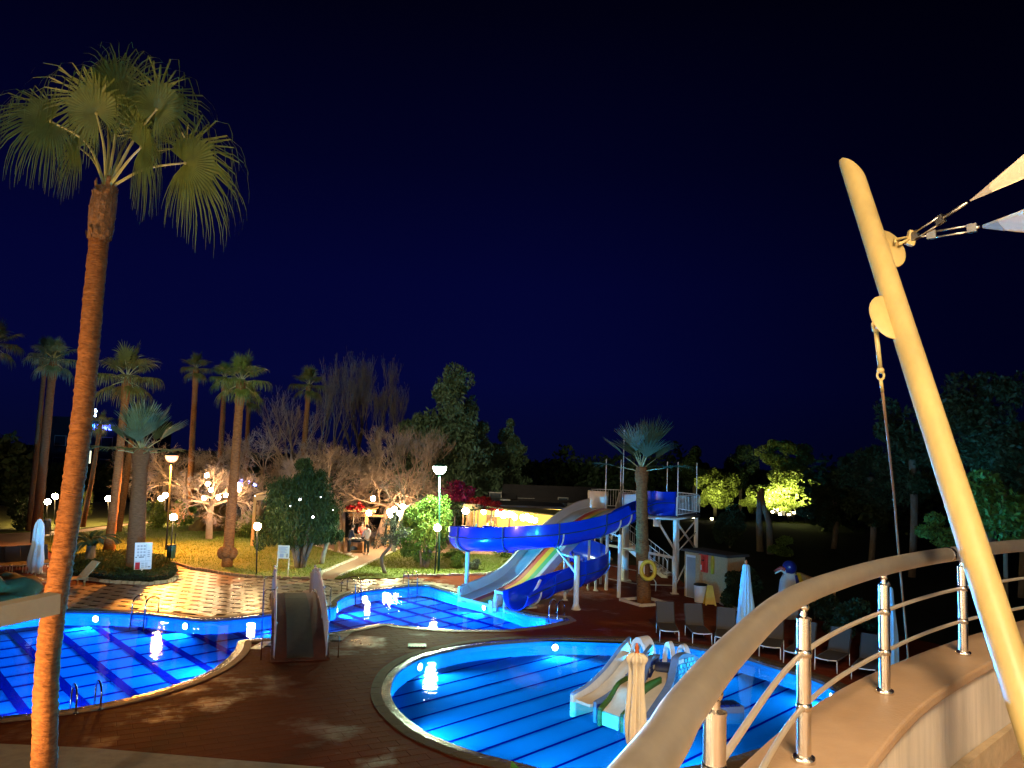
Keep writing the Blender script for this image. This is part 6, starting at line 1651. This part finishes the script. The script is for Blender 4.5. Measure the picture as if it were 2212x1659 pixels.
# dining chairs
m_chair = mat('chair_dark', (0.035, 0.025, 0.02), .5)
ch = thing('dining_chair', 'x', 'chair', (0, 0, 0), 'dark dining chairs of the restaurant')
MB().box((0, 0, .45), (.44, .44, .04)).build('seat', m_chair, ch); 
MB().box((0, .21, .72), (.42, .03, .34)).build('backrest', m_chair, ch)
for x in (-.19, .19):
    for y in (-.19, .19): MB().box((x, y, .225 if y < 0 else .45), (.04, .04, .45 if y < 0 else .9)).build('leg', m_chair, ch)
spots = [(810,1180,'chair nearest behind the pink hooded person'),(824,1178,'second chair right of the pink hooded person'),(838,1180,'chair before the pergola back post'),(852,1177,'chair half hidden by the crooked tree crown'),(866,1178,'chair left of the bright shrub'),(935,1180,'chair just right of the bright shrub, by the lamp pole'),(948,1178,'chair behind the white street lamp pole'),(960,1180,'first chair between the lamp pole and the flume'),(971,1178,'second chair between the lamp pole and the flume'),(983,1180,'chair touching the left end of the blue flume'),(815,1170,'chair in the back row behind the pink hooded person'),(843,1170,'chair in the back row before the pergola post')]
for k, (u, v, l) in enumerate(spots):
    g = G(u, v)
    if k == 0: ch.location = (g.x, g.y, .0); ch['label'] = l; ch.rotation_euler = (0, 0, .4)
    else: copy_tree(ch, (g.x, g.y, 0), R_(0, 6), l)

# ================================================================== PEOPLE
m_skin = mat('skin', (0.50, 0.28, 0.20), .55); m_hair = mat('hair_dark', (0.02, 0.014, 0.01), .5); m_pink = mat('hoodie_pink', (0.62, 0.46, 0.44), .85, var=.12); m_navyj = mat('jacket_dark', (0.03, 0.035, 0.055), .8, var=.2); m_blackt = mat('trousers_black', (0.015, 0.016, 0.02), .8); m_shoe = mat('shoe_white', (.75, .72, .68), .6); m_yshirt = mat('shirt_yellow', (0.72, 0.50, 0.08), .8); m_rshirt = mat('shirt_red', (0.45, 0.12, 0.10), .8)
def skin_mesh(name, verts, edges, m, parent, sub=1):
    me = bpy.data.meshes.new(name); me.from_pydata([v[:3] for v in verts], edges, []); o = bpy.data.objects.new(name, me); COL.objects.link(o); o.parent = parent
    md = o.modifiers.new('skin', 'SKIN'); md.use_smooth_shade = True
    for i, v in enumerate(verts): d = me.skin_vertices[0].data[i]; d.radius = (v[3], v[4] if len(v) > 4 else v[3]); d.use_root = (i == 0)
    o.modifiers.new('sub', 'SUBSURF').levels = sub; o.modifiers['sub'].render_levels = sub; me.materials.append(m)
    return o
def person(label, g, rz, top, legs, hair_long=False, lean=0.0, hood=False, h=1.66, apron=False):
    t = thing('person', label, 'person', (g.x, g.y, g.z), 'people at the kiosk'); t.rotation_euler = (0, 0, rz); s = h / 1.70; t.scale = (s, s, s)
    L = lean
    V = [(0, 0, .92, .13, .10), (0, -.03 * L, 1.12, .12, .09), (0, -.10 * L, 1.34, .15, .10), (0, -.14 * L, 1.46, .055), (0, -.17 * L, 1.53, .05), (0, -.20 * L - .01, 1.60, .085, .10), (0, -.21 * L - .01, 1.68, .07, .09),
         (.19, -.12 * L, 1.40, .052), (.23, -.06 - .1 * L, 1.14, .042), (.13, -.24 - .1 * L, 1.02, .033), (.08, -.33 - .1 * L, 1.03, .028),
         (-.19, -.12 * L, 1.40, .052), (-.24, -.04 - .1 * L, 1.13, .042), (-.14, -.22 - .1 * L, 1.00, .033), (-.09, -.32 - .1 * L, 1.02, .028),
         (.09, 0, .84, .085), (.10, -.02, .48, .055), (.10, .01, .10, .038), (.11, -.12, .03, .035), (-.09, 0, .84, .085), (-.10, -.01, .48, .055), (-.10, .03, .10, .038), (-.11, -.10, .03, .035)]
    E = [(0, 1), (1, 2), (2, 3), (3, 4), (4, 5), (5, 6), (2, 7), (7, 8), (8, 9), (9, 10), (2, 11), (11, 12), (12, 13), (13, 14), (0, 15), (15, 16), (16, 17), (17, 18), (0, 19), (19, 20), (20, 21), (21, 22)]
    skin_mesh('body', V, E, m_skin, t, 1)
    k = .022
    skin_mesh('jacket', [(0, 0, .86, .165, .13), (0, -.03 * L, 1.12, .155, .125), (0, -.10 * L, 1.33, .175, .13), (0, -.14 * L, 1.45, .085), (.19, -.12 * L, 1.39, .082), (.235, -.06 - .1 * L, 1.14, .068), (.145, -.21 - .1 * L, 1.03, .052), (-.19, -.12 * L, 1.39, .082), (-.245, -.04 - .1 * L, 1.13, .068), (-.155, -.19 - .1 * L, 1.01, .052)], [(0, 1), (1, 2), (2, 3), (2, 4), (4, 5), (5, 6), (2, 7), (7, 8), (8, 9)], top, t)
    skin_mesh('trousers', [(0, 0, .92, .14, .11), (.09, 0, .82, .10), (.10, -.02, .48, .075), (.10, .01, .12, .055), (-.09, 0, .82, .10), (-.10, -.01, .48, .075), (-.10, .03, .12, .055)], [(0, 1), (1, 2), (2, 3), (0, 4), (4, 5), (5, 6)], legs, t)
    hd = Vector((0, -.21 * L - .01, 1.64)); og = t.location
    def loc(mb, nm, m): o = mb.build(nm, m, None, True); o.parent = t; return o
    if hair_long: loc(MB().ball(hd + Vector((0, .03, .02)), .115, 12, 8, (.95, .95, 1.1)).tube([hd + Vector((0, .07, 0)), hd + Vector((0, .10, -.16)), hd + Vector((0, .10, -.26))], [.09, .085, .05], 8), 'hair', m_hair)
    else: loc(MB().ball(hd + Vector((0, .022, .035)), .112, 12, 8, (.93, 1, .95)), 'hair', m_hair)
    if hood: loc(MB().ball(hd + Vector((0, .10, -.20)), .12, 12, 8, (1.2, .8, .8)), 'hood', top)
    for x in (-.035, .035): loc(MB().ball(hd + Vector((x, -.10, .0)), .014, 6, 4), 'eye', m_hair)
    loc(MB().ball(hd + Vector((0, -.115, -.02)), .016, 6, 4, (.8, 1, 1.3)), 'nose', m_skin)
    for x in (-.11, .10):
        loc(MB().ball((x, -.06 if x > 0 else -.05, .04), .05, 8, 6, (.85, 2.3, .8)), 'shoe', m_shoe)
    return t
g = G(791, 1199); person('person in pink hooded sweatshirt and black trousers with back turned', g, -2.4, m_pink, m_blackt, hood=True, lean=.3, h=1.70)
g = G(753, 1197); person('person in dark jacket and black trousers leaning at the kiosk table', g, 2.2, m_navyj, m_blackt, lean=1.0, h=1.62)
g = P(780, 1190, KD + 1.4); g.z = 0; person('dark haired person facing the camera behind the kiosk', g, .2, m_rshirt, m_blackt, hair_long=True, lean=.2, h=1.66)
g = P(1060, 1160, RD + 2.0); g.z = .35; person('person in yellow shirt standing behind the restaurant bar', g, .1, m_yshirt, m_blackt, h=1.66)

# ================================================================== HUT AND THE THINGS BY IT
m_hutw = mat('hut_plaster', (0.55, 0.34, 0.17), .9, var=.22, vscale=14, bump=.5, bscale=60)
h0 = Vector((8.1, 35.4, 0)); he_ = P(1572, 1204, 33.3); hd_ = Vector((he_.x - h0.x, he_.y - h0.y, 0)); HL, HH = hd_.length, 2.0; hd_.normalize(); hn = Vector((-hd_.y, hd_.x, 0))
hut = thing('pump_hut', 'small tan plaster hut with flat dark roof and a pale door', 'hut', h0)
hc_ = h0 + hd_ * HL / 2 + hn * .55; hang = math.atan2(hd_.y, hd_.x)
MB().box(hc_ + Vector((0, 0, HH / 2)), (HL, 1.1, HH), hang).build('wall', m_hutw, hut)
MB().box(hc_ + Vector((0, 0, HH + .05)), (HL + .2, 1.4, .10), hang).build('roof', m_roof, hut)
def onhut(t, z, o=.0): return h0 + hd_ * t - hn * o + Vector((0, 0, z))
df = MB().box(onhut(.50, .93, .03), (.70, .08, 1.86), hang).build('door_frame', m_white, hut); MB().box(onhut(.50, .90, .075), (.54, .04, 1.74), hang).build('door', mat('door_grey', (.30, .32, .33), .4, var=.1), hut)
MB().box(onhut(.98, .98, .10), (.22, .24, 1.96), hang).build('pilaster', m_hutw, hut)
def hutpx(u, v, o=.07): 
    p = VP(u, v, h0 - hn * o, hd_); return p
m_vest = mat('vest_red', (0.72, 0.035, 0.015), .55, var=.15); m_yelp = mat('plastic_yellow', (0.62, 0.42, 0.02), .45, var=.12)
c = hutpx(1520, 1215); lv = thing('life_vest', 'bright red life vest hanging on the hut wall', 'life vest', c)
for s_ in (-1, 1): bevel(MB().box(c + hd_ * s_ * .13 + Vector((0, 0, -.03)), (.21, .09, .78), hang).build('panel', m_vest, lv), .03)
bevel(MB().box(c + Vector((0, 0, .33)), (.46, .10, .14), hang).build('collar', m_vest, lv), .03); MB().box(c - hn * .06 + Vector((0, 0, -.22)) - hd_ * .12, (.11, .02, .22), hang).build('label_patch', m_white, lv); MB().tube([c - hn * .06 + Vector((0, 0, .1)) + hd_ * k * .02 for k in (-3, 0, 3)], .025, 6).build('strap', m_pole, lv)
c = hutpx(1539, 1222); fl3 = MB().tube([c + Vector((0, 0, .45)), c + Vector((0, 0, .2)), c + Vector((0, 0, -.35))], [.05, .085, .07], 8).build('swim_float', m_yelp, None, True, at=c); tag(fl3, 'narrow yellow float hanging right of the red vest', 'float')
g = G(1520, 1301); wb = thing('waste_bin', 'white round waste bin standing by the hut pilaster', 'bin', g)
g = Vector((g.x - .15, g.y, 0)); wb.location = g; MB().lathe([(.24, 0), (.27, .72)], g, 16).build('body', m_white, wb); MB().lathe([(.29, .72), (.29, .77), (.20, .80)], g, 16).build('lid', m_pole, wb)
g = G(1533, 1307); ws = thing('wet_floor_sign', 'yellow wet floor sign standing in front of the white bin', 'floor sign', g)
for s_ in (-1, 1):
    q = MB().prism([(-.24, 0), (-.17, 0), (-.15, .06), (.15, .06), (.17, 0), (.24, 0), (.11, .82), (-.11, .82)], -.014, .014, bottom=True)
    q.v = [(g.x + x * .95, g.y + s_ * (.02 + .16 * (1 - y / .82)) + z + x * -.2, y) for x, y, z in q.v]; q.build('panel', m_yelp, ws)
g = G(1566, 1300); ps = thing('small_notice', 'small white notice on a thin stake by the hut corner', 'notice', g); c = P(1565, 1232, g.y); MB().box(c, (.36, .03, .42), .3).build('board', m_white, ps); MB().tube([g, c], .015, 6).build('stake', m_pole, ps)
# penguin statue
PD = 31.0; pb_ = P(1705, 1300, PD); pb_.z = 0
pen = thing('penguin_statue', 'white blue and yellow penguin statue behind the railing', 'statue', pb_)
m_pw = mat('penguin_white', (.72, .70, .66), .4); m_pb = mat('penguin_blue', (.012, .02, .16), .35); m_py = mat('penguin_yellow', (.62, .45, .02), .4); m_pr = mat('penguin_red', (.5, .06, .04), .4)
zt2 = P(1700, 1212, PD).z
MB().lathe([(.30, 0), (.42, .3), (.44, .8), (.36, zt2 - .75), (.24, zt2 - .5), (.20, zt2 - .40)], pb_, 18, 1.0, .9).build('body', m_pw, pen, smooth=True)
MB().ball(pb_ + Vector((0, -.03, zt2 - .24)), .28, 14, 10, (1, 1, 1.0)).build('head', m_pb, pen, smooth=True)
MB().lathe([(.34, .1), (.47, .4), (.47, .9), (.40, zt2 - .72), (.27, zt2 - .45)], pb_ + Vector((.10, .16, 0)), 16, .9, .8).build('back', m_pb, pen, smooth=True)
MB().tube([pb_ + Vector((.30, -.12, zt2 - .45)), pb_ + Vector((.42, -.2, zt2 - .9)), pb_ + Vector((.40, -.2, .6))], [.09, .12, .05], 8).build('flipper', m_py, pen, smooth=True)
MB().tube([pb_ + Vector((.16, -.28, zt2 - .5)), pb_ + Vector((.24, -.34, zt2 - .9)), pb_ + Vector((.2, -.34, .7))], [.05, .08, .04], 8).build('flipper', m_pb, pen, smooth=True)
bk0 = pb_ + Vector((-.18, -.12, zt2 - .32))
MB().tube([bk0, P(1686, 1227, PD), P(1672, 1234, PD)], [.11, .08, .03], 8).build('upper_beak', m_pr, pen, smooth=True); MB().tube([bk0 - Vector((0, 0, .09)), P(1686, 1231, PD), P(1674, 1239, PD)], [.09, .06, .025], 8).build('lower_beak', m_pw, pen, smooth=True)
MB().ball(pb_ + Vector((-.08, -.27, zt2 - .2)), .04, 8, 6).build('eye', m_pw, pen)
lw = thing('garden_wall', 'low brown garden wall behind the penguin', 'wall', P(1760, 1235, 36) * 1.0); lw.location.z = 0
a, b = P(1725, 1210, 37), P(1800, 1228, 33); MB().beam((a.x, a.y, .5), (b.x, b.y, .5), .2, 1.0).build('wall', m_hutw, lw)
# low yellowish wall behind the rainbow slide
lw2 = thing('garden_wall', 'low cream wall behind the blue flume and the yucca', 'wall', G(1130, 1235))
a, b = G(1108, 1226), G(1175, 1244); MB().beam((a.x, a.y, .25), (b.x, b.y, .25), .22, .5).build('wall', mat('wall_cream', (.55, .46, .28), .85, var=.2), lw2)

# ================================================================== SIGN BOARDS AND BINS
m_print = mat('print_grey', (.30, .31, .32), .7); m_printd = mat('print_dark', (.05, .05, .05), .7); m_redp = mat('print_red', (.55, .01, .015), .6)
g = G(309, 1252); SD = g.y
sb = thing('rules_board', 'white pool rules board with red square in front of the hedge bed', 'sign board', g)
def bpx(u, v, o=.03): return P(u, v, SD - o)
def quad(par, nm, m, u0, v0, u1, v1, o):
    # the board leans a little; map unit square onto its four corners
    A = Vector((292, 1172.5)); B = Vector((329.5, 1171.5)); Cc = Vector((326.5, 1229)); D = Vector((289, 1231))
    def mp_(s, t): q = A.lerp(B, s).lerp(D.lerp(Cc, s), t); return P(q.x, q.y, SD - o)
    c = [mp_(u0, v0), mp_(u1, v0), mp_(u1, v1), mp_(u0, v1)]; bk_ = [p + Vector((0, .012, 0)) for p in c]
    return MB().add(c + bk_, [(3, 2, 1, 0), (4, 5, 6, 7), (0, 1, 5, 4), (1, 2, 6, 5), (2, 3, 7, 6), (3, 0, 4, 7)]).build(nm, m, par)
quad(sb, 'board', m_white, 0, 0, 1, 1, .0)
for r in range(4):
    for c_ in range(3): 
        for l_ in range(2): quad(sb, 'print_line', m_print, .14 + .18 * c_, .10 + .115 * r + .035 * l_, .26 + .18 * c_, .125 + .115 * r + .035 * l_, .015)
    quad(sb, 'print_line', m_print, .74, .30 + .07 * r, .88, .33 + .07 * r, .015)
quad(sb, 'print_line', m_printd, .05, .525, .14, .555, .015); quad(sb, 'print_line', m_printd, .26, .525, .55, .555, .015); quad(sb, 'print_line', m_print, .655, .05, .665, .68, .015); quad(sb, 'print_line', m_print, .04, .685, .97, .695, .015)
quad(sb, 'red_square', m_redp, .06, .73, .33, .99, .015)
for r in range(3):
    for c_ in range(2): quad(sb, 'print_line', m_print, .42 + .20 * c_, .76 + .07 * r, .57 + .20 * c_, .785 + .07 * r, .015)
quad(sb, 'print_line', m_printd, .80, .90, .93, .93, .015)
a = bpx(307, 1228, -.03); MB().tube([(a.x, a.y, 0), (a.x, a.y, a.z)], .035, 8).build('post', m_white, sb)
g = G(611, 1247); SD2 = g.y; sb2 = thing('notice_board', 'cream notice board on two thin legs in front of the thuja', 'sign board', g)
def px2(u, v, o=0): return P(u, v, SD2 - o)
def kq_(u0, v0, u1, v1, o, nm, m): a, b = px2(u0, v1, o), px2(u1, v0, o); MB().box(((a.x + b.x) / 2, SD2 - o, (a.z + b.z) / 2), (abs(b.x - a.x), .02, abs(b.z - a.z))).build(nm, m, sb2)
m_cb = mat('board_cream', (.52, .49, .36), .6, var=.1); kq_(599, 1178.5, 626, 1206, 0, 'board', m_cb)
for k in range(5): kq_(603, 1182 + 2.6 * k, 603 + (19, 14, 17, 12, 16)[k], 1183 + 2.6 * k, .02, 'print_line', m_print)
kq_(604, 1196, 613, 1204, .02, 'print_block', m_print); kq_(619, 1196, 621, 1204, .02, 'print_block', m_printd)
for u in (600, 625): a = px2(u, 1206); MB().tube([(a.x - .03, a.y, 0), (a.x, a.y, a.z)], .03, 6).build('leg', m_cb, sb2)
m_bing = mat('bin_green', (.02, .085, .05), .5, var=.15)
g = G(366, 1217); gb_ = thing('litter_bin', 'green litter bin mounted on a thin post on the left lawn', 'litter bin', g); c = P(370, 1191, g.y - .15)
MB().lathe([(.20, -.34), (.23, .32)], c, 14, 1, .8).build('bucket', m_bing, gb_, smooth=False); MB().lathe([(.235, .30), (.25, .32), (.235, .34)], c, 14, 1, .8).build('rim', m_pole, gb_); MB().tube([g + Vector((.12, 0, 0)), (g.x + .2, g.y, 1.5)], .025, 6).build('post', m_pole, gb_)
g = G(101, 1158); gb2 = thing('litter_bin', 'grey cylindrical litter bin on a post beside the park path', 'litter bin', g); c = P(101, 1139, g.y); MB().lathe([(.2, -.42), (.22, .38), (.2, .44)], c, 14).build('bucket', mat('bin_grey', (.12, .11, .10), .5), gb2); MB().lathe([(.22, .44), (.15, .54), (1e-4, .56)], c, 14).build('lid', m_white, gb2); MB().tube([g + Vector((.25, 0, 0)), (c.x + .25, c.y, c.z + .2)], .03, 6).build('post', m_pole, gb2)

# rocks
m_rock = mat('rock_tan', (0.11, 0.062, 0.010), .9, var=.35, vscale=2.5, bump=.8, bscale=7)
def rock(label, c, r, sc, sd):
    rnd = random.Random(sd); bm_ = MB().ball(c, r, 28, 18, sc); bm_.v = [tuple(Vector(v) + (Vector(v) - c) * (.75 * noise.noise((v[0] * 1.1 + sd, v[1] * 1.3, v[2] * 1.7)) + .3 * noise.noise((v[0] * 3 + sd, v[1] * 3, v[2] * 3)))) for v in bm_.v]
    o = bm_.build('rock', m_rock, None, at=c); tag(auto_smooth(o, 60), label, 'rock')
g = P(463, 1152, 55); g.z = 0
rock('largest upper rock behind the bulb tree trunk', g + Vector((.0, .6, .75)), 1.0, (1.35, .9, 1.0), 1); rock('low rock at the left of the rock pile', g + Vector((-1.25, 0, .25)), .55, (1.15, .9, .8), 2); rock('low rock at the right of the rock pile', g + Vector((1.1, 0, .3)), .6, (1.3, .9, .8), 3)
c = G(4, 1318); rock('large boulder with greenish light at the left picture edge', Vector((c.x - .45, c.y + .3, .35)), .95, (1.3, 1.1, .9), 4); c = G(38, 1318); rock('small flat boulder right of the large one', Vector((c.x, c.y, .12)), .55, (1.2, .9, .5), 5)

# ================================================================== PARASOLS AND LOUNGERS
m_parw = mat('parasol_white', (0.66, 0.66, 0.62), .9, var=.08, bump=.1); m_parc = mat('parasol_cream', (0.80, 0.70, 0.54), .9, var=.10, bump=.15, bscale=80); m_par_pool = mat('parasol_pool_tint', (0.30, 0.56, 0.80), .9, var=.06, bump=.1); m_fin = mat('finial_orange', (0.55, 0.12, 0.03), .5); m_alu = mat('pole_pale', (.5, .5, .48), .4, metal=.6)  # blue tone is pool light put into the colour of white cloth
def parasol(label, base, prof, m, fold=9, amp=.28, fin=None, top=2.4, seed=1, lean=(0, 0)):
    t = thing('closed_parasol', label, 'parasol', base, 'closed parasols'); rnd = random.Random(seed)
    def lp(z): return Vector((base.x + lean[0] * z, base.y + lean[1] * z, z))
    MB().tube([lp(0), lp(top + .02)], .026, 10).build('pole', m_alu, t, smooth=True); MB().lathe([(.28, 0), (.28, .06), (.06, .09), (.05, .25)], base, 18).build('base', m_plas, t)
    N = 60; cl = crom([Vector((r, z, 0)) for r, z in prof], 6); mb = MB(); k = 0
    for i, q in enumerate(cl):
        for j in range(N):
            th = 2 * PI * j / N; w = 1 + amp * math.cos(fold * th + .5 * math.sin(2.2 * q.y) + seed) * min(1, i / 4) + .05 * math.sin(3 * th + q.y * 3)
            c = lp(q.y); mb.v.append((c.x + q.x * w * math.cos(th), c.y + q.x * w * math.sin(th), q.y + (.05 * math.cos(fold * th) if i == len(cl) - 1 else 0)))
    for i in range(len(cl) - 1):
        for j in range(N): mb.f.append((i * N + j, (i + 1) * N + j, (i + 1) * N + (j + 1) % N, i * N + (j + 1) % N))
    mb.build('canopy', m, t, smooth=True)
    c = lp(top)
    if fin: MB().lathe([(.035, -.03), (.05, .0), (.03, .03), (.05, .06), (.035, .11), (.015, .15), (1e-4, .16)], c, 12).build('finial', fin, t, smooth=True)
    else: MB().lathe([(.03, 0), (.03, .04), (1e-4, .07)], c, 10).build('finial', m_fin, t)
    return t
def prf(top, bot, r): return [(.03, top), (.075, top - .05), (r * .62, top - .35), (r * .75, (top + bot) / 2), (r, bot + .45), (r * .80, bot + .15), (r * .9, bot)]
g = G(74, 1252); zt3 = P(80, 1121, g.y).z; zb3 = P(73, 1236, g.y).z; parasol('closed white parasol at the left beside the dark loungers', g, prf(zt3, zb3, .27), m_parw, 6, .22, top=zt3, seed=2)
b = P(1371, 1660, 14.5); b.z = 0; zt3 = P(1375, 1410, 14.5).z; parasol('closed cream parasol with orange finial standing before the toddler slides', b, [(.03, zt3), (.135, zt3 - .05), (.15, zt3 - .13), (.115, zt3 - .24), (.115, zt3 - .6), (.145, zt3 - 1.2), (.125, zt3 - 1.55), (.065, zt3 - 1.75), (.055, zt3 - 1.95)], m_parc, 7, .40, m_fin, zt3 + .02, 3)
b = P(1611, 1380, 27.4); b.z = 0; zt3 = P(1611, 1219, 27.4).z; parasol('closed white parasol tinted with pool light beyond the curved handrail', b, [(.03, zt3), (.10, zt3 - .04), (.13, zt3 - .3), (.20, zt3 - 1.0), (.29, zt3 - 1.8), (.30, .35)], m_par_pool, 12, .14, m_fin, zt3, 4)
b = P(1922, 1440, 22.5); b.z = 0; zt3 = P(1916, 1268, 22.5).z; parasol('closed white parasol tinted with pool light seen between the railing posts', b, [(.03, zt3), (.09, zt3 - .04), (.12, zt3 - .4), (.18, zt3 - 1.2), (.21, zt3 - 1.9), (.20, .22)], m_par_pool, 8, .2, m_fin, zt3, 5)
# sling loungers by the striped pool
m_sling = mat('sling_grey', (0.045, 0.036, 0.030), .8, var=.12, vscale=30); m_lfr = mat('lounger_frame', (0.66, 0.66, 0.66), .4)
def lounger(g, rz, label, m=m_sling, group='sling loungers along the striped pool'):
    t = thing('sun_lounger', label, 'sun lounger', (0, 0, 0), group)
    W_ = .62
    MB().box((0, .62, .36), (W_ - .04, 1.25, .025)).build('seat', m, t)
    R = Matrix.Rotation(math.radians(62), 3, 'X'); MB().box((0, 1.42, .70), (W_ - .04, .76, .025), R=R).build('backrest', m, t)
    fr = MB()
    sr = MB()
    for x in (-W_ / 2, W_ / 2): sr.tube([(x, 0, .36), (x, 1.25, .36), (x, 1.60, 1.02)], .018, 6)
    sr.tube([(-W_ / 2, 1.6, 1.02), (W_ / 2, 1.6, 1.02)], .018, 6).build('side_rail', m, t, smooth=True)
    fr.tube([(-W_ / 2, 0, .37), (-W_ / 5, 0, .345), (W_ / 5, 0, .345), (W_ / 2, 0, .37)], .018, 6); fr.build('foot_bar', m_lfr, t, smooth=True)
    for x in (-W_ / 2, W_ / 2):
        for y in (.03, 1.3): MB().tube([(x, y, .36), (x * 1.03, y - .02, 0)], .016, 6).build('leg', m_lfr, t, smooth=True)
    t.location = g; t.rotation_euler = (0, 0, rz); return t
row = [(1446,1387,-.10,'leftmost sling lounger behind the toddler slides'),(1511,1393,-.14,'second sling lounger behind the toddler slides'),(1572,1401,-.2,'third sling lounger, partly behind the handrail'),(1655,1421,-.55,'fourth sling lounger, right of the pool tinted parasol foot'),(1722,1438,-.6,'fifth sling lounger, seen left of a railing post'),(1790,1454,-.65,'sixth sling lounger, seen between two railing posts'),(1858,1470,-.7,'seventh sling lounger, seen left of the second pool tinted parasol')]
l0 = None
for u, v, a, l in row:
    g = G(u, v)
    if l0 is None: l0 = lounger(g, a, l)
    else: copy_tree(l0, (g.x + R_(-.12, .12), g.y + R_(-.12, .12), 0), a + R_(-.16, .16), l)
# dark folded deck chairs at the left and a slatted wooden lounger
m_dsl = mat('deck_chair_dark', (0.055, 0.04, 0.032), .7, var=.2)
l1 = None
for k, (u, v) in enumerate(((8, 1240), (38, 1239), (66, 1236), (100, 1234))):
    g = G(u, v); l = ('dark deck chair at the very left picture edge', 'second dark deck chair from the left', 'dark deck chair just left of the white parasol', 'dark deck chair right of the white parasol')[k]
    if l1 is None: l1 = lounger(g, .75, l, m_dsl, 'dark deck chairs at the left')
    else: copy_tree(l1, (g.x, g.y, 0), .75, l)
g = G(150, 1268); wl = thing('wooden_lounger', 'slatted wooden lounger with raised back behind the near palm trunk', 'sun lounger', g); wr_ = Matrix.Rotation(-.6, 3, 'Z')
def wv(x, y, z): return g + wr_ @ Vector((x, y, z))
for k in range(7): MB().box(wv(-.28 + .095 * k, .75, .66), (.06, .8, .03), R=wr_ @ Matrix.Rotation(.85, 3, 'X')).build('slat', m_woodl, wl); MB().box(wv(-.28 + .095 * k, -.1, .34), (.06, 1.1, .03), R=wr_).build('slat', m_woodl, wl)
for x in (-.28, .28):
    for y in (-.55, .45): MB().box(wv(x, y, .16), (.06, .06, .32), R=wr_).build('leg', m_woodl, wl)
g = G(98, 1278); st_ = thing('low_table', 'low cream slatted table left of the near palm trunk', 'table', g)
for k in range(3): MB().box((g.x, g.y + .14 * k, .38), (.8, .10, .035)).build('slat', m_woodl, st_)
for x in (-.35, .35): MB().box((g.x + x, g.y + .14, .18), (.05, .3, .36)).build('leg', m_woodl, st_)
